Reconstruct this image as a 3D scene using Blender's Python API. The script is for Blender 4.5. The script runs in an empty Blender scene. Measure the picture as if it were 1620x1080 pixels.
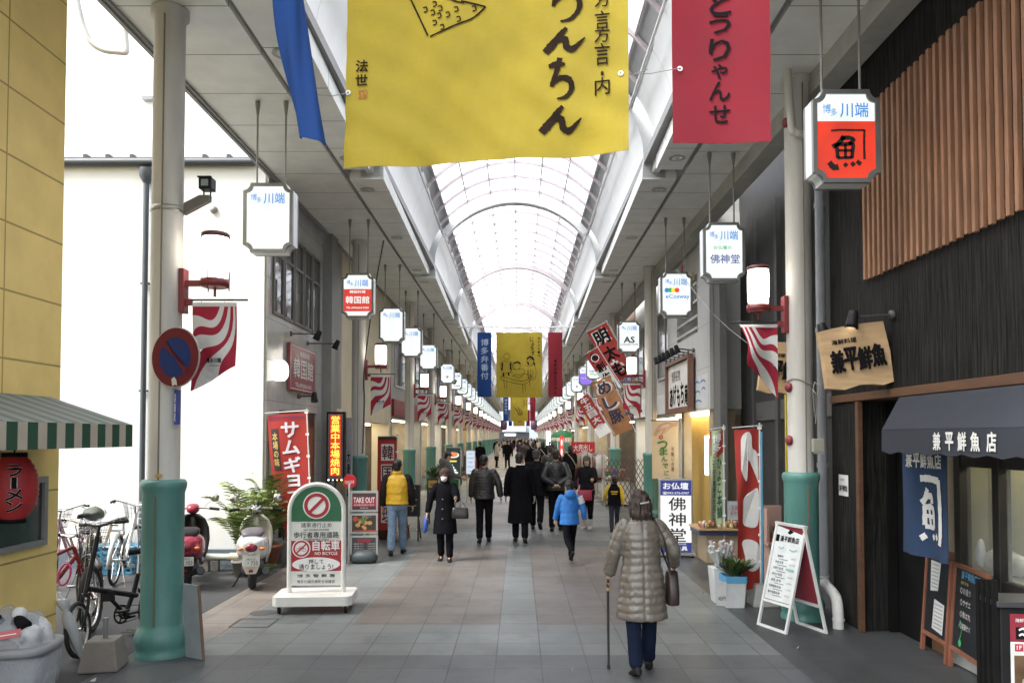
import bpy, math, random
from mathutils import Vector, Matrix, noise
from math import radians as R, sin, cos, pi, tan
rnd = random.Random(7)
scene = bpy.context.scene
COL = scene.collection

# ---------------------------------------------------------------- camera, sky, sun, exposure
F, VX, VY, CH, TH = 1230.0, 821.0, 689.0, 1.95, R(1.8)
cd = bpy.data.cameras.new('camera')
cd.sensor_width = 36; cd.sensor_fit = 'HORIZONTAL'
cd.lens = F / 1620 * 36
PY0 = VY - F * tan(TH)
cd.shift_y = (PY0 - 540) / 1620
cd.shift_x = (810 - VX) / 1620
cd.clip_start = 0.05; cd.clip_end = 900
cam = bpy.data.objects.new('camera', cd); COL.objects.link(cam)
cam.location = (0, 0, CH); cam.rotation_euler = (pi / 2 + TH, 0, 0)
scene.camera = cam

SUN_EL, SUN_AZ = R(52), R(-118)     # azimuth from +Y towards +X
w = bpy.data.worlds.new('World'); scene.world = w; w.use_nodes = True
nt = w.node_tree; nt.nodes.clear()
sk = nt.nodes.new('ShaderNodeTexSky'); sk.sky_type = 'NISHITA'; sk.sun_disc = False
sk.sun_elevation = SUN_EL; sk.sun_rotation = SUN_AZ
sk.air_density = 1.0; sk.dust_density = 4.0; sk.ozone_density = 1.0
hs = nt.nodes.new('ShaderNodeHueSaturation'); hs.inputs['Saturation'].default_value = 0.34
bg = nt.nodes.new('ShaderNodeBackground'); bg.inputs['Strength'].default_value = 0.15
wo = nt.nodes.new('ShaderNodeOutputWorld')
nt.links.new(sk.outputs[0], hs.inputs['Color']); nt.links.new(hs.outputs[0], bg.inputs[0]); nt.links.new(bg.outputs[0], wo.inputs[0])
sl = bpy.data.lights.new('sun', 'SUN'); sl.energy = 1.2; sl.angle = R(24); sl.color = (1, .995, .98)
so = bpy.data.objects.new('sun', sl); COL.objects.link(so)
sd = Vector((sin(SUN_AZ) * cos(SUN_EL), cos(SUN_AZ) * cos(SUN_EL), sin(SUN_EL)))
so.rotation_euler = sd.to_track_quat('Z', 'Y').to_euler(); so.location = sd * 60
scene.view_settings.view_transform = 'Standard'
scene.view_settings.look = 'None'
scene.view_settings.exposure = 2.0
scene.view_settings.gamma = 1
scene.cycles.max_bounces = 8; scene.cycles.diffuse_bounces = 5; scene.cycles.glossy_bounces = 3
scene.cycles.transmission_bounces = 5; scene.cycles.transparent_max_bounces = 6
scene.cycles.sample_clamp_indirect = 6
scene.cycles.use_denoising = True

def at(px, py, Y):
    u = (px - VX) / F; v = (PY0 - py) / F
    k = Y / (cos(TH) - v * sin(TH))
    return Vector((u * k, Y, CH + (sin(TH) + v * cos(TH)) * k))
def gnd(px, py):
    u = (px - VX) / F; v = (PY0 - py) / F
    k = -CH / (sin(TH) + v * cos(TH))
    return Vector((u * k, (cos(TH) - v * sin(TH)) * k, 0))

# ---------------------------------------------------------------- materials
MATS = {}
class NB:
    def __init__(s, name):
        s.m = bpy.data.materials.new(name); s.m.use_nodes = True
        s.t = s.m.node_tree; s.b = s.t.nodes['Principled BSDF']; s.o = s.t.nodes['Material Output']
    def n(s, typ, **k):
        x = s.t.nodes.new(typ)
        for a, v in k.items(): setattr(x, a, v)
        return x
    def set(s, inp, v):
        if isinstance(v, bpy.types.NodeSocket): s.t.links.new(v, inp)
        else: inp.default_value = v
    def math(s, op, a, b=0.0, c=None):
        x = s.n('ShaderNodeMath', operation=op); s.set(x.inputs[0], a); s.set(x.inputs[1], b)
        if c is not None: s.set(x.inputs[2], c)
        return x.outputs[0]
    def mix(s, f, a, b, blend='MIX'):
        x = s.n('ShaderNodeMix', data_type='RGBA', blend_type=blend); s.set(x.inputs[0], f)
        for i, v in ((6, a), (7, b)):
            if isinstance(v, tuple) and len(v) == 3: v = (*v, 1)
            s.set(x.inputs[i], v)
        return x.outputs[2]
    def coord(s, kind='Object', scale=(1, 1, 1)):
        tc = s.n('ShaderNodeTexCoord'); mp = s.n('ShaderNodeMapping'); mp.inputs['Scale'].default_value = scale
        s.t.links.new(tc.outputs[kind], mp.inputs[0]); return mp.outputs[0]
    def noise(s, sc, detail=4, vec=None, rough=.55):
        x = s.n('ShaderNodeTexNoise'); x.inputs['Scale'].default_value = sc; x.inputs['Detail'].default_value = detail
        x.inputs['Roughness'].default_value = rough
        s.t.links.new(vec or s.coord(), x.inputs['Vector']); return x.outputs[0]
    def ramp(s, v, lo, hi):
        x = s.n('ShaderNodeMapRange'); s.set(x.inputs[0], v); x.inputs[1].default_value = lo; x.inputs[2].default_value = hi
        return x.outputs[0]
    def bump(s, h, strength=.3, dist=.01):
        x = s.n('ShaderNodeBump'); x.inputs['Strength'].default_value = strength; x.inputs['Distance'].default_value = dist
        s.set(x.inputs['Height'], h); s.t.links.new(x.outputs[0], s.b.inputs['Normal'])
    def base(s, c, rough=.6, metal=0, spec=.5):
        if isinstance(c, tuple) and len(c) == 3: c = (*c, 1)
        s.set(s.b.inputs['Base Color'], c); s.set(s.b.inputs['Roughness'], rough); s.b.inputs['Metallic'].default_value = metal
        s.b.inputs['Specular IOR Level'].default_value = spec

def sc3(c, k): return tuple(min(1, x * k) for x in c)
def mat(name, c, rough=.6, metal=0, var=.14, scale=5, bump=0, bscale=60, emit=0, spec=.5, stretch=(1, 1, 1), dirt=0):
    if name in MATS: return MATS[name]
    b = NB(name)
    if emit:
        b.base((0.02, .02, .02) if emit else c, rough, 0, spec)
        b.b.inputs['Emission Color'].default_value = (*c, 1); b.b.inputs['Emission Strength'].default_value = emit
        if var > .2:
            nz = b.ramp(b.noise(scale, 2), .3, .7); b.set(b.b.inputs['Emission Strength'], b.math('MULTIPLY_ADD', nz, emit * var, emit * (1 - var * .5)))
    else:
        v = b.coord('Object', stretch)
        nz = b.ramp(b.noise(scale, 5, v), .25, .75)
        cc = b.mix(nz, sc3(c, 1 - var), sc3(c, 1 + var))
        if dirt:
            d = b.ramp(b.noise(1.7, 8, v, .7), .45, .75)
            cc = b.mix(b.math('MULTIPLY', d, dirt), cc, sc3(c, .35))
        b.base(cc, b.math('MULTIPLY_ADD', nz, .15, rough - .07), metal, spec)
        if bump: b.bump(b.noise(bscale, 3, v), bump, .004)
    MATS[name] = b.m
    return b.m

def stripes(name, c, c2, axis, period, width, rough=.6, off=0, var=.1, axis2=None, period2=1, width2=.01, bump=True, off2=0):
    """a surface with thin joint lines every <period> along one or two object axes"""
    if name in MATS: return MATS[name]
    b = NB(name); tc = b.n('ShaderNodeTexCoord'); sp = b.n('ShaderNodeSeparateXYZ'); b.t.links.new(tc.outputs['Object'], sp.inputs[0])
    def line(ax, per, wd, of):
        f = b.math('FRACT', b.math('DIVIDE', b.math('ADD', sp.outputs[ax], 1000 * per + of), per)); return b.math('LESS_THAN', f, wd / per)
    l = line(axis, period, width, off)
    if axis2 is not None: l = b.math('MAXIMUM', l, line(axis2, period2, width2, off2))
    nz = b.ramp(b.noise(3, 6), .25, .75)
    cc = b.mix(l, b.mix(nz, sc3(c, 1 - var), sc3(c, 1 + var)), c2)
    b.base(cc, rough)
    if bump: b.bump(b.math('MULTIPLY', l, -1), .6, .006)
    MATS[name] = b.m
    return b.m

def translucent(m, amt):
    t = m.node_tree; b = t.nodes['Principled BSDF']; o = t.nodes['Material Output']; tr = t.nodes.new('ShaderNodeBsdfTranslucent'); mx = t.nodes.new('ShaderNodeMixShader'); mx.inputs[0].default_value = amt
    t.links.new(b.inputs['Base Color'].links[0].from_socket, tr.inputs[0]); t.links.new(b.outputs[0], mx.inputs[1]); t.links.new(tr.outputs[0], mx.inputs[2]); t.links.new(mx.outputs[0], o.inputs[0]); return m
# ---------------------------------------------------------------- mesh building
class Pl:
    """a flat sign plane: origin, right, up; positive off stands out of it"""
    def __init__(s, o, ux, uy, fn=None):
        s.o = Vector(o); s.ux = Vector(ux).normalized(); s.uy = Vector(uy).normalized(); s.n = s.ux.cross(s.uy).normalized()
    def __call__(s, u, v, off=0): return s.o + s.ux * u + s.uy * v + s.n * off
class Cloth:
    """a hanging cloth: flat plane plus ripple along its normal; fold(u,v) -> depth, shear(u,v) -> du,dv"""
    def __init__(s, pl, fold, shear=None): s.pl = pl; s.fold = fold; s.shear = shear
    def __call__(s, u, v, off=0):
        d = s.fold(u, v)
        if s.shear: du, dv = s.shear(u, v); u += du; v += dv
        return s.pl(u, v, d + off)

_TC = {}
def text2d(body, bold=0, res=2):
    k = (body, bold, res)
    if k in _TC: return _TC[k]
    cu = bpy.data.curves.new('lettering', 'FONT'); cu.body = body; cu.align_x = 'CENTER'; cu.resolution_u = res; cu.offset = bold
    cu.space_line = 1.0
    o = bpy.data.objects.new('lettering', cu); me = bpy.data.meshes.new_from_object(o)
    vs = [(v.co.x, v.co.y) for v in me.vertices]; fs = [tuple(p.vertices) for p in me.polygons]
    bpy.data.objects.remove(o); bpy.data.curves.remove(cu); bpy.data.meshes.remove(me)
    if vs:
        x0 = min(v[0] for v in vs); x1 = max(v[0] for v in vs); y0 = min(v[1] for v in vs); y1 = max(v[1] for v in vs)
        vs = [(v[0] - (x0 + x1) / 2, v[1] - (y0 + y1) / 2) for v in vs]; dim = (max(x1 - x0, 1e-4), max(y1 - y0, 1e-4))
    else: dim = (1, 1)
    _TC[k] = (vs, fs, dim); return _TC[k]

def arc2(cx, cy, r, a0, a1, n):
    return [(cx + r * cos(R(a0 + (a1 - a0) * i / n)), cy + r * sin(R(a0 + (a1 - a0) * i / n))) for i in range(n + 1)]
def bez(p0, p1, p2, p3, n):
    out = []
    for i in range(n + 1):
        t = i / n; s = 1 - t
        out.append(tuple(s ** 3 * a + 3 * s * s * t * b + 3 * s * t * t * c + t ** 3 * d for a, b, c, d in zip(p0, p1, p2, p3)))
    return out
def crom(pts, k=4):
    pts = [Vector(p) for p in pts]; out = []
    for i in range(len(pts) - 1):
        p0 = pts[max(i - 1, 0)]; p1 = pts[i]; p2 = pts[i + 1]; p3 = pts[min(i + 2, len(pts) - 1)]
        for j in range(k):
            t = j / k
            out.append(.5 * ((2 * p1) + (-p0 + p2) * t + (2 * p0 - 5 * p1 + 4 * p2 - p3) * t * t + (-p0 + 3 * p1 - 3 * p2 + p3) * t ** 3))
    out.append(pts[-1]); return out

class MB:
    def __init__(s): s.v = []; s.f = []; s.m = []; s.s = []
    def add(s, vs, fs, m=0, sm=False, M=None):
        b = len(s.v)
        s.v += [tuple(M @ Vector(v)) if M is not None else tuple(v) for v in vs]
        for f in fs: s.f.append([b + i for i in f]); s.m.append(m); s.s.append(sm)
        return s
    def box(s, c, d, m=0, rz=0, M=None):
        x, y, z = d[0] / 2, d[1] / 2, d[2] / 2; c = Vector(c)
        T = Matrix.Translation(c) @ Matrix.Rotation(rz, 4, 'Z')
        if M is not None: T = M @ T
        vs = [(-x, -y, -z), (x, -y, -z), (x, y, -z), (-x, y, -z), (-x, -y, z), (x, -y, z), (x, y, z), (-x, y, z)]
        return s.add(vs, [(0, 3, 2, 1), (4, 5, 6, 7), (0, 1, 5, 4), (1, 2, 6, 5), (2, 3, 7, 6), (3, 0, 4, 7)], m, False, T)
    def bx(s, x0, x1, y0, y1, z0, z1, m=0): return s.box(((x0 + x1) / 2, (y0 + y1) / 2, (z0 + z1) / 2), (abs(x1 - x0), abs(y1 - y0), abs(z1 - z0)), m)
    def tube(s, pts, r, n=8, m=0, smooth=0, caps=True, flat=1.0):
        pts = [Vector(p) for p in pts]
        if smooth:
            rr = [r] * len(pts) if not isinstance(r, (list, tuple)) else list(r)
            P4 = crom([(*p, q) for p, q in zip(pts, rr)], smooth); pts = [Vector(p[:3]) for p in P4]; r = [p[3] for p in P4]
        rr = [r] * len(pts) if not isinstance(r, (list, tuple)) else r
        d = (pts[1] - pts[0]).normalized(); a = Vector((0, 0, 1)) if abs(d.z) < .9 else Vector((0, 1, 0))
        u = d.cross(a).normalized(); vs = []; fs = []
        for i, p in enumerate(pts):
            d = ((pts[i + 1] if i + 1 < len(pts) else p) - (pts[i - 1] if i else p)).normalized()
            u = (u - d * u.dot(d)).normalized(); q = d.cross(u)
            for k in range(n):
                an = 2 * pi * k / n; vs.append(p + (u * cos(an) + q * sin(an) * flat) * rr[i])
        for i in range(len(pts) - 1):
            for k in range(n):
                k2 = (k + 1) % n; fs.append((i * n + k, i * n + k2, (i + 1) * n + k2, (i + 1) * n + k))
        s.add(vs, fs, m, n > 5)
        if caps:
            b = len(pts) - 1
            s.add([vs[k] for k in range(n)][::-1], [tuple(range(n))], m); s.add([vs[b * n + k] for k in range(n)], [tuple(range(n))], m)
        return s
    def cyl(s, p0, p1, r, r1=None, n=16, m=0): return s.tube([p0, p1], [r, r if r1 is None else r1], n, m)
    def lathe(s, c, prof, n=24, m=0, M=None, a0=0, a1=2 * pi):
        c = Vector(c); vs = []; fs = []; full = abs(a1 - a0 - 2 * pi) < 1e-6; nn = n if full else n + 1
        for r, z in prof:
            for k in range(nn):
                a = a0 + (a1 - a0) * k / n; vs.append(c + Vector((r * cos(a), r * sin(a), z)))
        for i in range(len(prof) - 1):
            for k in range(n):
                k2 = (k + 1) % nn; fs.append((i * nn + k, i * nn + k2, (i + 1) * nn + k2, (i + 1) * nn + k))
        return s.add(vs, fs, m, True, M)
    def ell(s, c, r, n=14, m=0, M=None, rings=10):
        vs = []; fs = []
        for i in range(rings + 1):
            t = pi * i / rings
            for k in range(n):
                a = 2 * pi * k / n; vs.append((c[0] + r[0] * sin(t) * cos(a), c[1] + r[1] * sin(t) * sin(a), c[2] + r[2] * cos(t)))
        for i in range(rings):
            for k in range(n):
                k2 = (k + 1) % n; fs.append((i * n + k, (i + 1) * n + k, (i + 1) * n + k2, i * n + k2))
        return s.add(vs, fs, m, True, M)
    def loft(s, rings, m=0, closed=True, caps=True, sm=True):
        n = len(rings[0]); vs = [p for r_ in rings for p in r_]; fs = []
        for i in range(len(rings) - 1):
            for k in range(n if closed else n - 1):
                k2 = (k + 1) % n; fs.append((i * n + k, i * n + k2, (i + 1) * n + k2, (i + 1) * n + k))
        if caps: fs += [tuple(range(n))[::-1], tuple((len(rings) - 1) * n + k for k in range(n))]
        return s.add(vs, fs, m, sm)
    def prism(s, pts, fn, depth, m=0, me=None):
        """pts: outline on a plane function fn(u,v,off); from off=0 back to -depth"""
        n = len(pts); a = [fn(u, v, 0) for u, v in pts]; b = [fn(u, v, -depth) for u, v in pts]
        s.add(a, [tuple(range(n))], m); s.add(b, [tuple(range(n))[::-1]], m if me is None else me)
        return s.add(a + b, [(i, n + i, n + (i + 1) % n, (i + 1) % n) for i in range(n)], m if me is None else me)
    def poly(s, fn, pts, off=.004, m=0): return s.add([fn(u, v, off) for u, v in pts], [tuple(range(len(pts)))], m)
    def rect(s, fn, u, v, wd, ht, off=.004, m=0, nu=1, nv=1):
        vs = [fn(u - wd / 2 + wd * i / nu, v - ht / 2 + ht * j / nv, off) for j in range(nv + 1) for i in range(nu + 1)]
        return s.add(vs, [(j * (nu + 1) + i, j * (nu + 1) + i + 1, (j + 1) * (nu + 1) + i + 1, (j + 1) * (nu + 1) + i) for j in range(nv) for i in range(nu)], m)
    def ring(s, fn, u, v, r0, r1, off=.004, m=0, n=32, a0=0, a1=360, ys=1):
        A = arc2(0, 0, r0, a0, a1, n); B = arc2(0, 0, r1, a0, a1, n)
        vs = [fn(u + p[0], v + p[1] * ys, off) for p in A] + [fn(u + p[0], v + p[1] * ys, off) for p in B]
        return s.add(vs, [(i, n + 1 + i, n + 2 + i, i + 1) for i in range(n)], m)
    def disc(s, fn, u, v, r, off=.004, m=0, n=32, ys=1): return s.poly(fn, [(u + p[0], v + p[1] * ys) for p in arc2(0, 0, r, 0, 360, n)[:-1]], off, m)
    def band(s, fn, A, B, off=.0, m=0):
        n = len(A); return s.add([fn(*p, off) for p in A] + [fn(*p, off) for p in B], [(i, i + 1, n + i + 1, n + i) for i in range(n - 1)], m)
    def text(s, fn, body, u, v, wd, ht, off=.005, m=0, bold=.0, stretch=True, res=2, vert=False, rot=0):
        if vert: body = '\n'.join(body)
        vs, fs, dim = text2d(body, 0, res); kx = wd / dim[0]; ky = ht / dim[1]
        if not stretch: kx = ky = min(kx, ky)
        ca, sa = cos(rot), sin(rot); nl = body.count('\n') + 1; bb = min(bold, .06) * .55; 
        for i, (du, dv) in enumerate(((0, 0), (1, .6), (-1, -.6), (.6, -1), (-.6, 1))[:5 if bold > .008 else 1]):
            P = []
            for x, y in vs: x = (x + du * bb) * kx; y = (y + dv * bb) * ky; P.append(fn(u + x * ca - y * sa, v + x * sa + y * ca, off + i * .0004))
            s.add(P, fs, m)
        return s
    def brush(s, fn, pts, wd, off=.006, m=0, k=5):
        """a brush stroke: (u, v, weight) points, smoothed, with swelling width and ragged edge"""
        P = crom([(*p, 1) if len(p) == 2 else p for p in pts], k); A = []; B = []
        for i, p in enumerate(P):
            q = P[min(i + 1, len(P) - 1)] - P[max(i - 1, 0)]; L = math.hypot(q.x, q.y) or 1
            h = wd * max(.15, p.z) * (1 + .10 * sin(i * 2.7) + .06 * sin(i * 5.1)) / 2
            A.append((p.x - q.y / L * h, p.y + q.x / L * h)); B.append((p.x + q.y / L * h, p.y - q.x / L * h))
        return s.band(fn, B, A, off, m)
    def sheet(s, fn, u0, u1, v0, v1, nu, nv, m=0, th=.003):
        for off, flip in ((0, False), (-th, True)):
            vs = [fn(u0 + (u1 - u0) * i / nu, v0 + (v1 - v0) * j / nv, off) for j in range(nv + 1) for i in range(nu + 1)]
            fs = [(j * (nu + 1) + i, j * (nu + 1) + i + 1, (j + 1) * (nu + 1) + i + 1, (j + 1) * (nu + 1) + i) for j in range(nv) for i in range(nu)]
            if flip: fs = [f[::-1] for f in fs]
            s.add(vs, fs, m, True)
        return s
    def build(s, name, mats, parent=None, bevel=0, seg=2, M=None, world=False):
        if world:
            p = parent
            while p.parent is not None: p = p.parent
            M = p.matrix_basis.inverted()
        me = bpy.data.meshes.new(name); me.from_pydata([tuple(M @ Vector(v)) for v in s.v] if M is not None else s.v, [], s.f)
        for x in (mats if isinstance(mats, (list, tuple)) else [mats]): me.materials.append(x)
        me.polygons.foreach_set('material_index', s.m); me.polygons.foreach_set('use_smooth', s.s); me.update()
        o = bpy.data.objects.new(name, me); COL.objects.link(o)
        if parent is not None: o.parent = parent
        if bevel:
            md = o.modifiers.new('bevel', 'BEVEL'); md.width = bevel; md.segments = seg; md.limit_method = 'ANGLE'; md.angle_limit = R(50)
        return o

def tag(o, label=None, cat=None, group=None, kind=None):
    if label: o['label'] = label
    if cat: o['category'] = cat
    if group: o['group'] = group
    if kind: o['kind'] = kind
    return o
def thing(name, label, cat, loc=(0, 0, 0), rz=0, group=None, kind=None):
    o = bpy.data.objects.new(name, None); COL.objects.link(o); o.location = loc; o.rotation_euler = (0, 0, rz); o.empty_display_size = .1
    return tag(o, label, cat, group, kind)
KIDS = {}
def copy_tree(o, loc=None, rz=None, label=None, group=None, parent=None, scale=None):
    c = o.copy(); COL.objects.link(c); c.parent = parent
    if loc is not None: c.location = loc
    if rz is not None: c.rotation_euler = (0, 0, rz)
    if scale is not None: c.scale = (scale,) * 3
    if label: c['label'] = label
    if group: c['group'] = group
    for ch in list(o.children): copy_tree(ch, parent=c)
    return c
ORD = ['nearest', 'second', 'third', 'fourth', 'fifth', 'sixth', 'seventh', 'eighth', 'ninth', 'tenth', 'eleventh', 'twelfth', 'thirteenth', 'fourteenth', 'fifteenth', 'sixteenth', 'seventeenth', 'eighteenth', 'nineteenth', 'twentieth']
CAMPL = lambda o: Pl(o, (1, 0, 0), (0, 0, 1))
# ---------------------------------------------------------------- shared materials
white_p = mat('white_paint', (.72, .73, .72), .45, var=.05, scale=3, dirt=.12)
soff_m = stripes('soffit_panels', (.75, .77, .75), (.16, .16, .15), 1, .905, .014, .55, off=.3)
grey_st = mat('grey_steel', (.24, .24, .235), .5, var=.1)
dark_st = mat('dark_steel', (.05, .05, .052), .45, var=.2)
mauve = mat('mauve_steel', (.50, .44, .455), .5, var=.08)
cove_m = stripes('cove_panels', (.82, .84, .84), (.5, .52, .52), 1, 1.83, .012, .4, var=.04)
green_m = mat('green_enamel', (.085, .225, .195), .38, var=.2, scale=2.5, dirt=.45, bump=.12, bscale=70, stretch=(1.6, 1.6, .5))
cream_p = mat('cream_column_paint', (.58, .56, .51), .40, var=.08, scale=2, dirt=.34, stretch=(2, 2, .35))
red_st = mat('red_bracket_paint', (.20, .028, .03), .45, var=.15)
lamp_w = mat('lamp_glow', (1, .93, .82), emit=1.7)
face_w = mat('sign_face_glow', (.93, 1, .97), emit=.27, var=.25, scale=2.5)
face_r = mat('sign_face_red_glow', (.9, .045, .012), emit=.24, var=.4, scale=3)
lit_blue = mat('backlit_blue', (.03, .22, .62), emit=.3)
lit_navy = mat('backlit_navy', (.03, .04, .3), emit=.25)
lit_black = mat('backlit_black', (.012, .01, .01), .6)
lit_green = mat('backlit_green', (.03, .38, .12), emit=.3)
lit_yel = mat('backlit_yellow', (.85, .62, .04), emit=.35)
lit_red = mat('backlit_red', (.75, .035, .03), emit=.35)
lit_purple = mat('backlit_purple', (.2, .12, .55), emit=.4)
frame_m = mat('sign_frame_metal', (.20, .21, .20), .4, metal=.4, var=.1)
sidew_m = mat('sign_side_acrylic', (.62, .66, .65), .35, var=.05)
ink = mat('black_ink', (.010, .009, .010), .85, var=.1, spec=.08)
whitel = mat('white_lettering', (.75, .75, .73), .5, var=.06)
redl = mat('red_lettering', (.46, .018, .022), .5, var=.1)
bluel = mat('blue_lettering', (.02, .055, .32), .5, var=.1)
navyl = mat('navy_lettering', (.015, .02, .2), .5, var=.1)
yel_cloth = mat('yellow_cotton', (.54, .425, .05), .85, var=.13, scale=2.6, bump=.6, bscale=28, dirt=.2)
blue_cloth = mat('blue_cotton', (.014, .07, .27), .85, var=.12, scale=3, bump=.3, bscale=70)
red_cloth = mat('red_cotton', (.27, .016, .03), .85, var=.12, scale=3, bump=.3, bscale=70)
for q_, a_ in ((yel_cloth, .4), (blue_cloth, .3), (red_cloth, .3)): translucent(q_, a_)
asph = mat('alley_asphalt', (.055, .056, .058), .8, var=.35, scale=30, bump=.7, bscale=180, dirt=.3)
conc = mat('weathered_concrete', (.23, .21, .18), .85, var=.2, scale=6, bump=.4, bscale=60, dirt=.4)
black_p = mat('black_plastic', (.012, .012, .013), .5, var=.2, spec=.2)
rubber = mat('tyre_rubber', (.018, .018, .018), .8, var=.2)
chrome = mat('chrome', (.6, .6, .6), .22, metal=1, var=.05)
glass_d = mat('dark_window_glass', (.05, .055, .055), .08, var=.2, spec=.7)
wood_or = mat('orange_brown_timber', (.16, .066, .03), .6, var=.3, scale=3, bump=.3, bscale=25, stretch=(6, 6, .6))
wood_m = mat('brown_timber', (.17, .085, .04), .65, var=.3, scale=3, bump=.3, bscale=25, stretch=(1, 1, 8))
pale_wood = mat('pale_sign_timber', (.48, .32, .165), .6, var=.22, scale=2, bump=.25, bscale=12, stretch=(1.2, 1, 9))

def lit(n): return mat(n[0], n[1])

# ---------------------------------------------------------------- ground
def paving_material():
    b = NB('granite_paving'); tc = b.n('ShaderNodeTexCoord'); sp = b.n('ShaderNodeSeparateXYZ'); b.t.links.new(tc.outputs['Object'], sp.inputs[0])
    X, Y = sp.outputs[0], sp.outputs[1]
    def rng(v, lo, hi): return b.math('MULTIPLY', b.math('GREATER_THAN', v, lo), b.math('LESS_THAN', v, hi))
    S = .392
    xs = b.math('DIVIDE', b.math('ADD', X, 40 * S + .205), S); ys = b.math('DIVIDE', b.math('ADD', Y, 40 * S + .08), S)
    fx, fy = b.math('FRACT', xs), b.math('FRACT', ys)
    j = b.math('MAXIMUM', b.math('LESS_THAN', fx, .026), b.math('LESS_THAN', fy, .026))
    cb = b.n('ShaderNodeCombineXYZ'); b.set(cb.inputs[0], b.math('FLOOR', xs)); b.set(cb.inputs[1], b.math('FLOOR', ys))
    wn = b.n('ShaderNodeTexWhiteNoise'); wn.noise_dimensions = '2D'; b.t.links.new(cb.outputs[0], wn.inputs[0]); tile = wn.outputs[0]
    v = b.coord()
    grain = b.noise(140, 3, v, .8); stain = b.ramp(b.noise(.55, 7, v, .62), .3, .72); spot = b.ramp(b.noise(3.2, 6, v, .7), .54, .70); vo = b.n('ShaderNodeTexVoronoi'); vo.inputs['Scale'].default_value = 2.3; b.t.links.new(v, vo.inputs['Vector']); gum = b.math('LESS_THAN', b.math('ADD', vo.outputs['Distance'], b.math('MULTIPLY', grain, .05)), .075)
    grey = (.168, .183, .180); brown = (.154, .136, .122); dark = (.100, .110, .113); shaded_slate = (.062, .066, .068); beige = (.40, .34, .215); pale = (.25, .25, .235)
    c = b.mix(0.0, grey, grey)
    inb = b.math('MAXIMUM', rng(Y, 8.1, 13.8), rng(Y, 16.6, 23))
    br = b.math('MULTIPLY', b.math('MULTIPLY', rng(X, -1.72, 1.54), inb), b.math('SUBTRACT', 1, rng(X, -.205, .187)))
    c = b.mix(br, c, brown)
    c = b.mix(b.math('MULTIPLY', rng(X, -3.6, -2.9), rng(Y, 7.6, 40)), c, (.235, .205, .18))
    c = b.mix(b.math('MAXIMUM', b.math('MAXIMUM', rng(Y, 6.2, 6.98), rng(Y, 13.8, 14.6)), b.math('LESS_THAN', Y, 5.02)), c, dark)
    c = b.mix(rng(Y, 15.8, 16.6), c, dark)
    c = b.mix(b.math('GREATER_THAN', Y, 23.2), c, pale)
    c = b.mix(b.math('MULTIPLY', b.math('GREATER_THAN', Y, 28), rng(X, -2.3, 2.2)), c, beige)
    c = b.mix(b.math('GREATER_THAN', X, 2.34), c, shaded_slate)  # dark slate strip, with the shade of the right side painted into its tone
    c = b.mix(b.math('MULTIPLY_ADD', tile, .45, 0.0), c, b.mix(1.0, c, (.55, .55, .55), 'MULTIPLY'))
    c = b.mix(b.math('MULTIPLY', stain, .55), c, b.mix(1.0, c, (.45, .44, .43), 'MULTIPLY'))
    c = b.mix(b.math('MULTIPLY', spot, .45), c, b.mix(1.0, c, (.4, .4, .4), 'MULTIPLY'))
    c = b.mix(b.math('MULTIPLY', b.ramp(grain, .35, .65), .3), c, b.mix(1.0, c, (1.5, 1.5, 1.5), 'MULTIPLY'))
    c = b.mix(b.math('MULTIPLY', gum, .4), c, (.06, .06, .058))
    c = b.mix(b.math('MULTIPLY', j, b.math('MULTIPLY_ADD', b.ramp(b.noise(1.3, 4, v), .3, .7), .4, .55)), c, (.035, .036, .036))
    b.base(c, b.math('MULTIPLY_ADD', stain, .2, .36), 0, .45)
    b.bump(b.math('SUBTRACT', b.math('MULTIPLY', grain, .25), j), .35, .004)
    return b.m
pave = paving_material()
g = MB().bx(-300, 300, -60, 500, -.4, -.012).build('ground', asph); tag(g, kind='structure')
g = MB().bx(-40, -3.47, -20, 11.9, -.3, -.004).build('alley_road', asph); tag(g, kind='structure')
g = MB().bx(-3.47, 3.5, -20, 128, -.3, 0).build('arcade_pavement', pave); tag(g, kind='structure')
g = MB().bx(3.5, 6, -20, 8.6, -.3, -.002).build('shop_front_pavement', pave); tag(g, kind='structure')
g = MB().bx(-30, 30, 128, 150, -.3, .004).build('cross_street', asph); tag(g, kind='structure')

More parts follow.
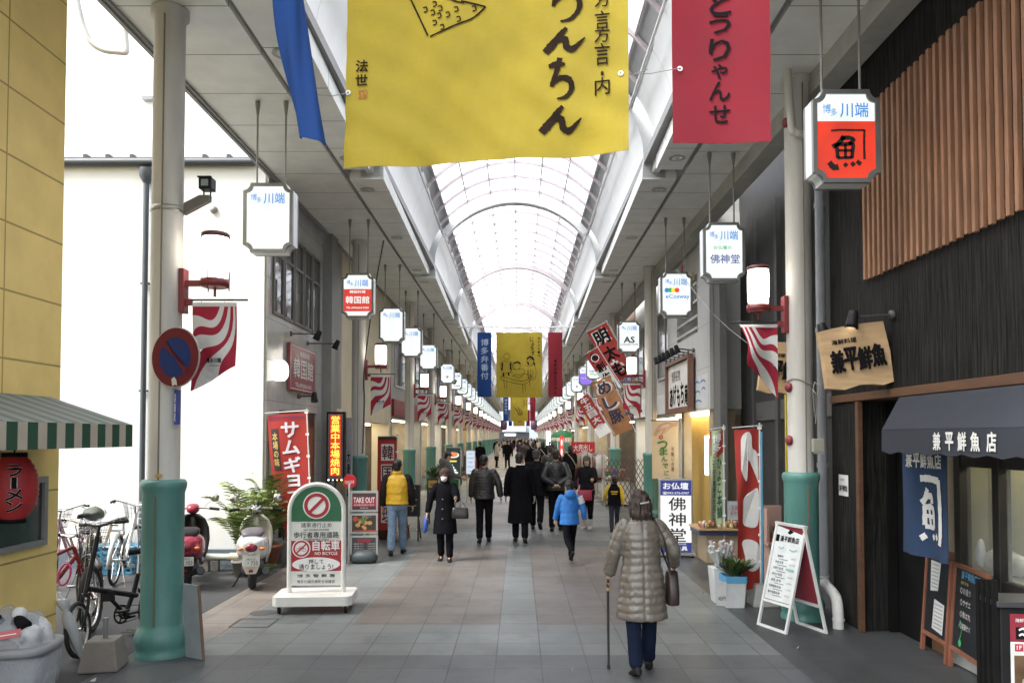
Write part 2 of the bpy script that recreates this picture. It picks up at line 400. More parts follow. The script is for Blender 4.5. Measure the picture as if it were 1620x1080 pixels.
# ---------------------------------------------------------------- arcade canopy
XC = -.09; Y1 = 125.0; B0 = 4.3; BAY = 7.3
NBAY = 17
can = thing('arcade_canopy', 'long barrel vaulted arcade roof of white translucent panels and mauve ribs', 'arcade roof', (XC, 0, 5.85))
def cb(mb, name, m, parent=can, **k): return mb.build(name, m, parent, world=True, **k)
YS = 2.3
for sx in (-1, 1):
    a, b_ = (-3.66, -2.64) if sx < 0 else (2.46, 3.14)
    cb(MB().bx(a, b_, YS, Y1, 5.85, 6.03), 'soffit', soff_m)
    cb(MB().bx(XC + sx * 2.55, XC + sx * 2.45, YS, Y1, 5.90, 6.03), 'soffit_groove', grey_st)
    cb(MB().bx(XC + sx * 3.57, XC + sx * 1.97, YS, Y1, 6.04, 6.16), 'canopy_deck', grey_st)
    if sx < 0: cb(MB().bx(-3.72, -3.66, YS, Y1, 5.82, 6.15).bx(-3.74, -3.70, YS, 11.5, 5.80, 5.90), 'gutter', grey_st)
    else: cb(MB().bx(3.14, 3.40, YS, Y1, 5.62, 6.02), 'edge_beam', mat('beam_grey', (.40, .40, .37), .6, dirt=.3))
    band = MB(); Rr, zc = 2.289, 5.461
    def arc_pt(x, dr=0): x_ = x - 0; a_ = math.asin(max(-1, min(1, x_ / Rr))); return (XC + (Rr + dr) * sin(a_), zc + (Rr + dr) * cos(a_))
    for k in range(2):
        xa, xb = sx * (1.8 - .1 * k), sx * (1.7 - .1 * k)
        p, q = arc_pt(xa), arc_pt(xb)
        band.add([(p[0], YS, p[1]), (q[0], YS, q[1]), (q[0], Y1, q[1]), (p[0], Y1, p[1])], [(0, 1, 2, 3)])
    cb(band, 'eaves_band', mat('eaves_band_grey', (.36, .37, .38), .5, dirt=.3))
    cb(MB().cyl((XC + sx * 1.70, YS, 6.72), (XC + sx * 1.70, Y1, 6.72), .022, n=8), 'wire_pole', white_p)
prev_box = None
cs = [(1.0, 5.83), (1.01, 6.12), (1.0, 6.38), (.965, 6.62), (.925, 6.80), (.875, 6.96)]
proto = {}
for sx in (-1, 1):
    for i in range(-1, NBAY):
        y0 = B0 + i * BAY; y1 = y0 + BAY - .42
        if y1 < YS: continue
        if i <= 0:
            xn, xf = 1.95, 2.08
            ya, yb = max(y0, YS) - y0, y1 - y0
            xn2 = xn + (xf - xn) * ya / (BAY - .42)
            pb = MB(); fn = lambda u, v, off: Vector((sx * u, v, off))
            pts = [(xn2, ya), (2.46, ya), (2.46, yb), (xf, yb)]
            if sx > 0: pts = pts[::-1]
            # underside at z=5.81, top 6.0
            z0, z1 = -.04, .17
            P = [(sx * u, v, z0) for u, v in pts]; Q = [(sx * u, v, z1) for u, v in pts]
            pb.add(P, [(0, 1, 2, 3)]); pb.add(Q, [(3, 2, 1, 0)]); pb.add(P + Q, [(k, (k + 1) % 4, 4 + (k + 1) % 4, 4 + k) for k in range(4)])
            o1 = pb.build('soffit_panel', soff_m, can); o1.location = (0, y0, 0)
            cv = MB(); n = 8
            R0 = [Vector((sx * (xn2 * f - .0), ya, z - 5.85)) for f, z in cs]; R1 = [Vector((sx * xf * f * (1 if k < 2 else 1 - .008 * k), yb, z - 5.85)) for k, (f, z) in enumerate(cs)]
            rr0 = crom(R0, 3); rr1 = crom(R1, 3)
            cv.loft([rr0, rr1], closed=False, caps=False)
            # end return: closes the cove section against the deck behind
            for rr, yy in ((rr0, ya), (rr1, yb)):
                back = [Vector((sx * 2.3, yy, p.z)) for p in rr]
                cv.loft([rr, back], closed=False, caps=False, sm=False)
            cv.loft([rr1, [Vector((sx * 2.16, BAY, p.z)) for p in rr1]], closed=False, caps=False, sm=False) if False else None
            o2 = cv.build('cove', cove_m, can); o2.location = (0, y0, 0)
            proto[sx] = (o1, o2)
        else:
            for o in proto[sx]:
                c = o.copy(); COL.objects.link(c); c.parent = can; c.location = (0, y0, 0)
    # continuous backing wall behind the coves so that the gaps between bays read as recesses
    cb(MB().bx(XC + sx * 2.10, XC + sx * 2.2, YS, Y1, 5.9, 7.0), 'cove_backing', white_p)
# glazing
def glaze_mat():
    b = NB('milky_polycarbonate'); b.t.nodes.remove(b.b)
    tr = b.n('ShaderNodeBsdfTranslucent'); tr.inputs[0].default_value = (.95, .96, .97, 1)
    df = b.n('ShaderNodeBsdfTransparent'); df.inputs[0].default_value = (.9, .92, .95, 1)
    mx = b.n('ShaderNodeMixShader'); mx.inputs[0].default_value = .45
    b.t.links.new(tr.outputs[0], mx.inputs[1]); b.t.links.new(df.outputs[0], mx.inputs[2]); b.t.links.new(mx.outputs[0], b.o.inputs[0]); return b.m
gz = MB(); N = 24
ptsg = [arc_pt(-1.6 + 3.2 * i / N) for i in range(N + 1)]
gz.add([(p[0], YS, p[1]) for p in ptsg] + [(p[0], Y1, p[1]) for p in ptsg], [(i, N + 1 + i, N + 2 + i, i + 1) for i in range(N)], 0, True)
cb(gz, 'glazing', glaze_mat())
bars = MB()
ang = math.asin(1.6 / Rr)
for k in range(7):
    a = -ang + 2 * ang * k / 6; x = XC + (Rr - .03) * sin(a); z = zc + (Rr - .03) * cos(a)
    bars.box((x, (YS + Y1) / 2, z), (.024, Y1 - YS, .03), M=None)
def arch(mb, y, wd, dp, x1=1.79, n=20, dr=-.045):
    a1 = math.asin(x1 / Rr)
    for i in range(n):
        ta = -a1 + 2 * a1 * i / n; tb = -a1 + 2 * a1 * (i + 1) / n
        def pt(t, r): return (XC + r * sin(t), zc + r * cos(t))
        A, B_, C, D = pt(ta, Rr + dr + dp / 2), pt(tb, Rr + dr + dp / 2), pt(tb, Rr + dr - dp / 2), pt(ta, Rr + dr - dp / 2)
        vs = [(q[0], y + e, q[1]) for e in (-wd / 2, wd / 2) for q in (A, B_, C, D)]
        mb.add(vs, [(0, 1, 2, 3), (7, 6, 5, 4), (2, 1, 5, 6), (3, 2, 6, 7), (0, 3, 7, 4)])
y = YS + .2
while y < Y1: arch(bars, y, .036, .06, n=14); y += BAY / 8
cb(bars, 'glazing_bars', mauve)
for i in range(NBAY):
    rb = MB(); y = B0 + i * BAY - .2
    arch(rb, y - .16, .10, .16, dr=-.13); cb(rb, 'arch_rib', mat('pale_rib_steel', (.75, .76, .76), .45) if i < 3 else mauve); rb = MB(); arch(rb, y + .22, .08, .10, dr=-.10)
    if i in (0, 1, 2): arch(rb, y + .03, .28, .02, dr=-.05, x1=1.6)
    cb(rb, 'arch_rib', mat('pale_rib_steel', (.75, .76, .76), .45) if i < 3 else mauve)
dl_m = mat('downlight_reflector', (.55, .55, .53), .3, metal=.5); dlr = mat('downlight_rim', (.33, .33, .31), .4)
for sx in (-1, 1):
    for i in range(0, 7):
        for f in (.07, .5, .93):
            y = B0 + i * BAY + f * (BAY - .42); x = XC + sx * 2.29; fn = Pl((x, y, 5.805), (1, 0, 0), (0, -1, 0))
            d = MB().ring(fn, 0, 0, .07, .115, .006, 0, 20).disc(fn, 0, 0, .07, .003, 1, 20).disc(fn, 0, 0, .03, .008, 0, 12); cb(d, 'downlight', [dlr, dl_m])

# ---------------------------------------------------------------- columns
def make_column(name='arcade_column'):
    t = thing(name, '', 'column')
    s_ = MB().lathe((0, 0, 0), [(.135, 1.5), (.135, 5.77), (.165, 5.78), (.165, 5.845)], 28); s_.build('shaft', cream_p, t)
    sm = MB().box((.012, -.137, 3.6), (.012, .010, 4.3)); sm.build('seam_strip', mat('seam_brown', (.20, .17, .13), .6), t)
    g_ = MB().lathe((0, 0, 0), [(.225, 0), (.225, .035), (.208, .06), (.222, .10), (.228, .155), (.215, .215), (.187, .25), (.178, .29), (.178, 1.44), (.186, 1.46), (.196, 1.50), (.196, 1.53), (.18, 1.555), (.14, 1.56)], 32)
    g_.build('base_sleeve', green_m, t)
    MB().box((.012, -.181, .85), (.014, .010, 1.14)).build('sleeve_seam', mat('seam_rust', (.15, .12, .08), .7), t)
    return t
colL = [7.02, 15.5, 22.7, 28.3, 35.4] + [42.5 + 7.1 * i for i in range(12)]
colR = [8.4, 17.9, 24.7, 33.0, 41.0] + [49.2 + 8.0 * i for i in range(10)]
cproto = make_column()
used = False
def side_label(kind, i, side, far='row'):
    sd = 'on the alley side' if side < 0 else 'on the fish shop side'
    return f'{ORD[i]} {kind} {sd} of the arcade'
for side, ys, x in ((-1, colL, -3.2), (1, colR, 3.04)):
    for i, y in enumerate(ys):
        if i == 0: lb = 'cream column with green enamel base and rusty seam at the alley mouth' if side < 0 else 'cream column with green base beside the white downpipe and fish shop'
        else: lb = side_label('cream round column with green base', i, side)
        if not used: c = cproto; c.location = (x, y, 0); c['label'] = lb; c['group'] = 'columns along the arcade'; used = True
        else: c = copy_tree(cproto, (x, y, 0), label=lb, group='columns along the arcade')

# ---------------------------------------------------------------- hanging lantern signs
def lantern_outline(w_, h_, r):
    p = []
    for cx, cy, a0 in ((-w_ / 2, -h_ / 2, 90), (w_ / 2, -h_ / 2, 180), (w_ / 2, h_ / 2, 270), (-w_ / 2, h_ / 2, 0)):
        p += arc2(cx, cy, r, a0, a0 - 90, 6)
    return p
LW, LH, LD = .57, .80, .20
def make_lantern(label, deco=None, faces=(face_w,), rodh=None):
    """root at the middle of the lantern's bottom; rods up to the soffit"""
    t = thing('lantern_sign', label, 'lantern sign', group='lit lantern signs hanging under the canopy')
    out = lantern_outline(LW, LH, .085); inn = lantern_outline(LW - .075, LH - .075, .075)
    front = Pl((0, -LD / 2, LH / 2), (1, 0, 0), (0, 0, 1)); back = Pl((0, LD / 2, LH / 2), (-1, 0, 0), (0, 0, 1))
    fr = MB(); n = len(out)
    for pl in (front, back):
        A = [pl(*p, .012) for p in out]; B_ = [pl(*p, .012) for p in inn]; C = [pl(*p, -.03) for p in out]; D = [pl(*p, -.012) for p in inn]
        for k in range(n):
            k2 = (k + 1) % n
            fr.add([A[k], A[k2], B_[k2], B_[k]], [(0, 1, 2, 3)]); fr.add([A[k2], A[k], C[k], C[k2]], [(0, 1, 2, 3)]); fr.add([B_[k], B_[k2], D[k2], D[k]], [(0, 1, 2, 3)])
    fr.build('frame', frame_m, t)
    bd = MB(); A = [front(*p, -.03) for p in out]; C = [back(-p[0], p[1], -.03) for p in out]
    bd.loft([A, C], caps=False, sm=False); bd.build('side_panel', sidew_m, t)
    for pl in (front, back): MB().poly(pl, inn, -.008).build('lit_face', faces[0], t)
    for pl in ((front, back) if deco else ()):
        pass
    h = 5.85 - t.location.z
    head = MB()
    head.text(front, '博', -.165, .235, .07, .08, .002, 0, .012).text(front, '多', -.105, .205, .055, .065, .002, 0, .012).text(front, '川端', .07, .225, .24, .125, .002, 0, .02)
    head.build('arcade_name', lit_blue, t)
    if deco: deco(t, front)
    r = MB(); H = rodh
    for x in (-.165, .165):
        r.cyl((x, 0, LH - .02), (x, 0, H), .012, n=8).lathe((x, 0, 0), [(.014, H - .16), (.03, H - .03), (.03, H)], 10)
    r.build('hanger_rods', mat('hanger_paint', (.24, .23, .21), .5), t)
    return t
def deco_fish(t, pl):
    MB().rect(pl, 0, -.055, LW - .078, LH - .31, -.004).build('red_face', face_r, t) if False else None
    m = MB(); out = lantern_outline(LW - .075, LH - .075, .075); lo = [p for p in out if p[1] < .1]
    m.poly(pl, [(-(LW - .075) / 2, .13)] + [p for p in lantern_outline(LW - .075, LH - .075, .075) if p[1] < .13] + [((LW - .075) / 2, .13)], -.004); m.build('red_face', face_r, t)
    l = MB()
    for st, wdt in (([(-.13, .045), (-.05, .052), (.05, .05), (.155, .05)], .018), ([(.155, .055), (.15, -.05), (.152, -.2)], .02),
                   ([(-.02, .0), (-.06, -.055), (-.12, -.095)], .04), ([(-.05, -.02), (.02, -.015), (.06, -.035), (.02, -.07)], .036),
                   ([(-.085, -.07), (-.08, -.13), (-.075, -.19)], .034), ([(-.08, -.075), (.0, -.07), (.055, -.075), (.05, -.13), (.045, -.19)], .034),
                   ([(-.07, -.125), (.045, -.125)], .024), ([(-.01, -.07), (-.01, -.19)], .024), ([(-.08, -.19), (.05, -.185)], .026),
                   ([(-.15, -.225), (-.11, -.27), (-.07, -.265)], .05), ([(-.02, -.235), (-.0, -.262)], .036), ([(.04, -.228), (.065, -.256)], .036), ([(.085, -.215), (.12, -.245)], .036)):
        l.brush(pl, st, wdt, .003)
    l.build('brush_character', lit_black, t)
def deco_butsu(t, pl):
    m = MB().text(pl, '佛神堂', .01, -.10, .40, .125, .002, 0, .02); m.build('shop_name', lit_navy, t)
    MB().text(pl, 'お仏壇の', -.02, .055, .24, .05, .002, 0, .02).build('tag_line', lit_green, t)
def deco_cos(t, pl):
    for k, (m, x) in enumerate(((lit_blue, -.17), (lit_green, -.11), (lit_yel, -.05), (lit_red, .01))): MB().disc(pl, x, .075, .042, .001 + k * .0015, 0, 20).build('colour_dot', m, t)
    MB().text(pl, 'eCosway', .02, -.045, .42, .095, .002, 0, .035).build('shop_name', lit_blue, t)
def deco_as(t, pl):
    MB().text(pl, 'AS', 0, -.075, .27, .15, .002, 0, .05).build('shop_name', lit_black, t)
    MB().text(pl, 'COLLECTION', 0, -.195, .44, .05, .002, 0, .02).build('tag_line', lit_black, t)
def deco_korea(t, pl):
    MB().rect(pl, 0, -.085, LW - .078, .40, -.004).build('red_face', mat('sign_face_coral_glow', (.78, .06, .04), emit=.24, var=.3), t)
    MB().text(pl, '韓国館', 0, -.08, .42, .13, .002, 0, .02).build('shop_name', face_w, t)
    MB().text(pl, '韓国料理', 0, .065, .28, .05, .002, 0, .03).build('tag_line', face_w, t)
    MB().text(pl, 'TEL.(092)262-5555', 0, -.225, .40, .04, .002, 0, .03).build('phone_line', face_w, t)
def deco_pur(t, pl):
    MB().poly(pl, [(-(LW - .075) / 2, .1)] + [p for p in lantern_outline(LW - .075, LH - .075, .075) if p[1] < .1] + [((LW - .075) / 2, .1)], -.004).build('purple_face', lit_purple, t)
    MB().text(pl, '一・茶', 0, -.1, .36, .14, .002, 0, .03).build('shop_name', face_w, t)
def deco_bird(t, pl):
    MB().ring(pl, -.08, -.06, .02, .10, .002, 0, 20).brush(pl, [(-.15, .0), (-.05, .03), (.05, -.02)], .07, .003).build('emblem', lit_black, t)
    MB().text(pl, '千鳥饅頭', .05, -.23, .30, .06, .002, 0, .02).build('shop_name', lit_black, t)
def deco_line(t, pl):
    MB().text(pl, '呉服の店', 0, -.10, .34, .08, .002, 0, .02).build('shop_name', lit_navy, t)
    MB().brush(pl, [(-.15, -.22), (-.05, -.2), (.05, -.235), (.15, -.2)], .03, .003).build('emblem', lit_green, t)
def deco_small(t, pl): MB().text(pl, '寿', 0, -.14, .1, .1, .002, 0, .03).build('shop_name', lit_black, t)
LZ = 4.05
def hang(t, x, y, z=LZ, rz=0): t.location = (x, y, z); t.rotation_euler = (0, 0, rz)
RH = 5.84 - LZ
XL, XR = -2.88, 2.79
plain = None; alt = [None, None]
specL = [(8.95, None, 'blank white lit lantern sign nearest the alley mouth'),
         (13.9, deco_korea, 'lantern sign with a red panel and white restaurant characters'),
         (17.6, 'plain', 'blank white lantern sign next behind the red-panelled one'), (20.8, 'plain', 'blank white lantern sign in front of the fourth alley side column'),
         (24.7, 'plain', 'blank white lantern sign between the red-panelled one and the emblem one, fifth in row'), (31.3, deco_small, 'white lantern sign with one small black character on the alley side'),
         (35.5, deco_bird, 'white lantern sign with a black bird-like emblem on the alley side'), (39.5, deco_line, 'white lantern sign with a green squiggle on the alley side')]
specR = [(6.65, deco_fish, 'lantern sign with a glowing red panel and a black brush-written fish character'),
         (10.6, deco_butsu, 'white lantern sign with navy altar shop characters under a green line'),
         (13.8, deco_cos, 'white lantern sign with four coloured dots above blue Latin letters'),
         (19.7, deco_as, 'white lantern sign with large black letters AS'),
         (29.0, deco_line, 'white lantern sign with a navy line and green squiggle on the fish shop side'), (32.5, deco_pur, 'lantern sign with a violet lower panel and white characters'),
         (37.5, deco_small, 'white lantern sign with one small black character on the fish shop side')]
for side, spec, x in ((-1, specL, XL), (1, specR, XR)):
    for y, dc, lb in spec:
        if dc == 'plain': t = copy_tree(plain, label=lb)
        else:
            t = make_lantern(lb, dc, rodh=RH)
            if dc is None: plain = t
            if dc is deco_line: alt[0] = t
            if dc is deco_small: alt[1] = t
        hang(t, x, y, LZ + (.05 if y < 7 else 0))
    y = (43.0 if side < 0 else 41.5); k = 0
    while y < 120:
        lb = f'{ORD[k]} of the small far lantern signs past the shop-marked ones on the {"alley" if side < 0 else "fish shop"} side' if k < 4 else f'tiny lit lantern sign in the overlapping glowing row far down the {"alley" if side < 0 else "fish shop"} side'
        t = copy_tree((plain, alt[0], plain, alt[1])[k % 4], label=lb, group='lit lantern signs hanging under the canopy' if k < 4 else f'tiny far lantern signs, {"alley" if side < 0 else "fish shop"} side')
        hang(t, x, y); y += 3.7; k += 1

# ---------------------------------------------------------------- bracket lamps and striped flags on the columns
def make_lamp():
    t = thing('bracket_lamp', '', 'lamp')
    # local: x=0 at column axis, +x towards the street, z from 0 at bracket bottom (world 3.08)
    MB().box((.155, 0, .18), (.05, .11, .40)).box((.19, 0, .08), (.09, .04, .06)).build('bracket', red_st, t, bevel=.006)
    MB().box((.28, 0, .25), (.22, .05, .05)).lathe((.44, 0, 0), [(.10, .215), (.125, .22), (.125, .285), (.10, .285)], 22).lathe((.44, 0, 0), [(0, .21), (.1, .212)], 20).cyl((.44, 0, .21), (.44, 0, .13), .012, n=8).build('arm', red_st, t)
    MB().lathe((.44, 0, 0), [(.098, .287), (.112, .33), (.115, .45), (.115, .60), (.108, .68), (.0, .69)], 22).build('lamp_shade', lamp_w, t)
    c = MB().lathe((.44, 0, 0), [(.118, .665), (.123, .67), (.123, .70), (.11, .71)], 22)
    for a in (20, 140, 260): c.cyl((.44 + .12 * cos(R(a)), .12 * sin(R(a)), .19), (.44 + .12 * cos(R(a)), .12 * sin(R(a)), .36), .006, n=6)
    c.build('holder_rods', mat('lamp_iron', (.10, .03, .03), .5), t)
    MB().cyl((.18, 0, .10), (.74, 0, .10), .009, n=8).build('flag_bar', dark_st, t)
    return t
flag_w = mat('flag_white', (.62, .61, .58), .8, var=.05); flag_r = mat('flag_crimson', (.33, .012, .035), .8, var=.1)
def flag_mesh(fn, w_, h_, mir=1):
    """fn(u,v,off), u 0..w_ from the column side, v 0..-h_*2"""
    C = [bez(*[(x * w_, y * h_) for x, y in c], 14) for c in (
        ((.62, 0), (.47, -.62), (.30, -.16), (0, -.21)), ((.72, 0), (.58, -.95), (.24, -.18), (0, -.60)), ((.81, 0), (.68, -1.15), (.26, -.42), (0, -.76)),
        ((.86, 0), (.86, -1.45), (.30, -.62), (0, -1.22)), ((.92, 0), (.98, -1.5), (.24, -.75), (.06, -1.964)), ((.965, 0), (1.02, -1.35), (.72, -.95), (.6, -1.64)))]
    m = MB(); L = [(.62 * (1 - i / 14) * w_, 0) if i < 10 else (0, -.21 * h_ * (i - 9) / 5 * .999) for i in range(15)]
    L = [(.62 * w_ * (1 - i / 9), 0) for i in range(10)] + [(0, -.21 * h_ * i / 5) for i in range(1, 6)]
    edge = [(w_, -1.4 * h_ * i / 10) for i in range(11)] + [(w_ * (1 - .1 * i), (-1.4 - .06 * i) * h_) for i in range(1, 5)]
    C4 = C[4][:-1] + [(.06 * w_, -1.964 * h_)]
    c3b = C[3][:12] + [(0, -1.25 * h_), (0, -1.6 * h_), (0, -2 * h_)]
    seq = [(L, C[0], 1), (C[0], C[1], 0), (C[1], C[2], 1), (C[2], C[3], 0), (c3b, C4, 1), (C4, C[5], 0), (C[5], edge, 1)]
    for A, B_, k in seq:
        for a in range(3):
            t0, t1 = a / 3, (a + 1) / 3
            P = [(p[0] + (q[0] - p[0]) * t0, p[1] + (q[1] - p[1]) * t0) for p, q in zip(A, B_)]; Q = [(p[0] + (q[0] - p[0]) * t1, p[1] + (q[1] - p[1]) * t1) for p, q in zip(A, B_)]
            m.band(fn, P, Q, 0, k)
    m.add([fn(0, .035, 0), fn(w_, .035, 0), fn(w_, 0, 0), fn(0, 0, 0)], [(0, 1, 2, 3)], 0)
    return m
def make_flag(k, fold):
    t = thing('striped_flag', '', 'flag'); W_, H_ = .40, .385
    fn0 = Cloth(Pl((0, 0, 0), (1, 0, 0), (0, 0, 1)), fold)
    fl = flag_mesh(lambda u, v, off=0: fn0(u - 0, v, off), W_, H_); o = fl.build('cloth', [flag_w, flag_r], t)
    md = o.modifiers.new('thickness', 'SOLIDIFY'); md.thickness = .003
    x = MB(); x.text(fn0, '博多川端', .2, -.49, .15, .045, .006, 0, .03); x.text(fn0, '川端通商店街', .2, -.535, .13, .012, .006); x.build('lettering', ink, t)
    MB().cyl((.08, 0, .035), (.08, 0, .06), .004, n=6).cyl((.29, 0, .035), (.29, 0, .06), .004, n=6).build('hooks', chrome, t)
    return t
lampP = make_lamp(); flagP = make_flag(0, lambda u, v: .012 * sin(u * 16 + v * 4) * min(1, -v * 2)); flagQ = make_flag(1, lambda u, v: .03 * sin(u * 13 + v * 5) * min(1, -v * 2))
first = {}
for side, ys, cx in ((-1, colL, -3.2), (1, colR, 3.04)):
    for i, y in enumerate(ys):
        rz = 0 if side < 0 else pi
        near = i < 9
        nm = ('nearest' if i == 0 else ORD[i])
        sdn = 'alley' if side < 0 else 'fish shop'
        lb = f'{nm} red bracket lamp with lit white cylinder shade, on the {sdn} side columns'
        t = lampP if 'l' not in first else copy_tree(lampP)
        first['l'] = 1; tag(t, lb, group='bracket lamps on the columns'); t.location = (cx, y, 3.08); t.rotation_euler = (0, 0, rz)
        lb = f'{nm} crimson and white wavy striped flag under a lamp on the {sdn} side'
        if i == 0 and side > 0: continue
        src = flagP if i % 3 else flagQ
        k = src.name
        t = src if k not in first else copy_tree(src)
        first[k] = 1; tag(t, lb, group='striped flags under the bracket lamps'); t.location = (cx + .24 * (-side), y - .002, 3.12); t.rotation_euler = (0, 0, 0); t.scale = (-side, 1, 1)
for o in (flagP, flagQ): pass
# ================================================================ buildings
# ---- yellow shop at the alley corner
yel_m = stripes('yellow_render', (.80, .605, .22), (.38, .28, .09), 2, .52, .016, .8, off=.07, axis2=1, period2=1.95, width2=.014, off2=.75, var=.10)
b = MATS['yellow_render']
yb = thing('yellow_shop_building', 'yellow rendered corner building with a striped awning and small window', 'building', (-3.9, 6.6, 0))
def W(mb, name, m, root, **k): return mb.build(name, m, root, world=True, **k)
W(MB().bx(-10, -3.9, 2, 6.6, .31, 8.5), 'wall', yel_m, yb)
W(MB().bx(-10, -3.93, 2, 6.57, -.1, .308), 'plinth', mat('plinth_grey', (.22, .22, .215), .8, bump=.3, dirt=.4), yb)
wf = MB(); fnl = Pl((-3.9, 6.6, 0), (0, 1, 0), (0, 0, 1))
y0, y1, z0, z1 = -1.55, -.2, 1.06, 1.62
for a, b_, c, d in ((y0, y1, z0, z0 + .05), (y0, y1, z1 - .05, z1), (y0, y0 + .05, z0 + .05, z1 - .05), (y1 - .05, y1, z0 + .05, z1 - .05)): wf.bx(-3.9, -3.86, 6.6 + a, 6.6 + b_, c, d)
wfo = W(wf, 'window', grey_st, yb, bevel=.004)
W(MB().bx(-3.93, -3.885, 6.6 + y0 + .05, 6.6 + y1 - .05, z0 + .05, z1 - .05), 'pane', glass_d, wfo)
aw_g = mat('awning_green', (.012, .062, .032), .8, var=.15); aw_c = mat('awning_cream', (.42, .37, .29), .8, var=.08); aw_t = mat('awning_faded_top', (.20, .215, .20), .7, var=.12)
aw = MB(); ya, yb_ = 4.0, 6.42; k = 0; y = yb_
for xx in range(24):
    y2 = y - (.11 if xx % 2 == 0 else .10)
    if y2 < ya: break
    m = 1 if xx % 2 == 0 else 0
    aw.add([(-3.19, y2, 1.86), (-3.19, y, 1.86), (-3.19, y, 2.04), (-3.19, y2, 2.04)], [(0, 1, 2, 3)], m)
    aw.add([(-3.87, y2, 2.27), (-3.87, y, 2.27), (-3.19, y, 2.04), (-3.19, y2, 2.04)], [(3, 2, 1, 0)], 2 + (xx % 2))
    y = y2
aw.add([(-3.87, yb_, 2.27), (-3.19, yb_, 2.04), (-3.19, yb_, 1.86), (-3.87, yb_, 1.95)], [(0, 1, 2, 3)], 0)
o = W(aw, 'awning', [aw_c, aw_g, aw_t, mat('awning_faded_green', (.10, .13, .115), .7)], yb)
md = o.modifiers.new('thickness', 'SOLIDIFY'); md.thickness = .006
# ---- white building across the alley with the marble-clad restaurant front
plast = mat('white_plaster', (.66, .68, .67), .75, var=.03, scale=2, bump=.1, dirt=.06)
marble = stripes('grey_marble_cladding', (.40, .40, .385), (.22, .22, .21), 2, .62, .008, .18, axis2=1, period2=.92, width2=.008, var=.14)
wb = thing('white_restaurant_building', 'white plastered building with dark gutter and grey marble front on the arcade', 'building', (-3.8, 11.6, 0))
W(MB().bx(-16, -3.82, 11.6, 16.0, .27, 6.05), 'wall', plast, wb)
W(MB().bx(-16, -4.4, 13.2, 16.0, 6.06, 13), 'upper_storey', plast, wb)
W(MB().bx(-16, -3.83, 11.57, 11.6, -.1, .265), 'plinth', mat('blue_grey_plinth', (.10, .125, .15), .7, dirt=.3), wb)
W(MB().cyl((-16, 11.53, 6.02), (-3.95, 11.53, 6.05), .06).bx(-16, -3.95, 11.50, 11.8, 6.09, 6.11), 'gutter', mat('gutter_slate', (.045, .055, .065), .5), wb)
x = at(231, 260, 11.5).x
W(MB().cyl((x, 11.52, .05), (x, 11.52, 5.75), .04).lathe((x, 11.52, 5.72), [(.045, 0), (.10, .1), (.10, .22)], 10).bx(x - .06, x + .06, 11.5, 11.58, 4.2, 4.23).bx(x - .06, x + .06, 11.5, 11.58, 2.6, 2.63), 'downpipe', mat('downpipe_slate', (.06, .075, .09), .5), wb)
for px in (140, 175, 213, 327, 365): pp = at(px, 249, 11.6); W(MB().bx(pp.x - .03, pp.x + .03, 11.5, 11.62, 6.11, 6.16), 'snow_guard', dark_st, wb)
vx = at(235, 157, 13.15); W(MB().bx(vx.x - .09, vx.x + .09, 13.08, 13.2, vx.z - .03, vx.z + .03), 'vent_hood', mat('vent_grey', (.2, .2, .2), .5), wb)
vx = at(336, 330, 11.55); W(MB().lathe((0, 0, 0), [(0, .05), (.05, .045), (.06, 0)], 14, M=Matrix.Translation((vx.x, 11.6, vx.z)) @ Matrix.Rotation(R(90), 4, 'X')), 'wall_vent', mat('vent_grey2', (.3, .3, .3), .5), wb)
# marble front: x = -3.8, opening for the door
W(MB().bx(-3.82, -3.78, 11.63, 14.9, 2.36, 6.2).bx(-3.82, -3.78, 11.63, 12.25, 0, 2.36).bx(-3.82, -3.78, 14.5, 14.9, 0, 2.36), 'marble_front', marble, wb)
W(MB().bx(-3.82, -3.60, 14.9, 15.35, 0, 6.0).bx(-3.82, -3.66, 15.36, 16.0, 2.5, 6.0), 'grey_pier', mat('pier_grey', (.25, .25, .235), .55, dirt=.2, scale=2), wb)
W(MB().bx(-3.85, -3.815, 12.25, 14.5, 0, 2.36), 'door_recess', mat('recess_black', (.025, .022, .02), .5), wb)
for a, b_ in ((12.45, 13.4), (13.45, 14.4)):
    d = W(MB().bx(-3.812, -3.79, a, b_, 0, 2.1), 'door', mat('door_brown', (.10, .06, .035), .45), wb)
    W(MB().cyl((-3.77, (12.45 + 14.4) / 2 + (-.08 if a < 13 else .08), .8), (-3.77, (12.45 + 14.4) / 2 + (-.08 if a < 13 else .08), 1.2), .012, n=8), 'handle', chrome, d)
for k in range(5):
    a = 11.85 + k * .56; fr = MB()
    fr.bx(-3.78, -3.75, a, a + .05, 3.82, 5.25).bx(-3.78, -3.75, a + .47, a + .52, 3.82, 5.25).bx(-3.78, -3.75, a + .05, a + .47, 3.82, 3.87).bx(-3.78, -3.75, a + .05, a + .47, 5.2, 5.25).bx(-3.78, -3.75, a + .05, a + .47, 4.75, 4.79)
    f = W(fr, 'window', mat('bronze_frame', (.12, .11, .095), .4), wb)
    W(MB().bx(-3.80, -3.772, a + .05, a + .47, 3.87, 5.2), 'pane', mat('reflecting_glass', (.10, .105, .10), .05, spec=.9, var=.1), f)
# wall switch boxes on the white wall by the restaurant
mb = MB(); p = at(428, 660, 11.9)
W(MB().bx(-3.78, -3.66, 11.75, 12.1, 1.35, 2.25), 'meter_box', mat('meter_beige', (.45, .43, .36), .5), wb, bevel=.01)
W(MB().lathe((0, 0, 0), [(0, .0), (.14, .0), (.16, .05), (.16, .16), (.12, .2), (0, .2)], 20, M=Matrix.Translation((-3.78, 11.95, 2.95)) @ Matrix.Rotation(R(90), 4, 'Y')), 'porch_light', mat('globe_glow', (1, .95, .85), emit=.8), wb)

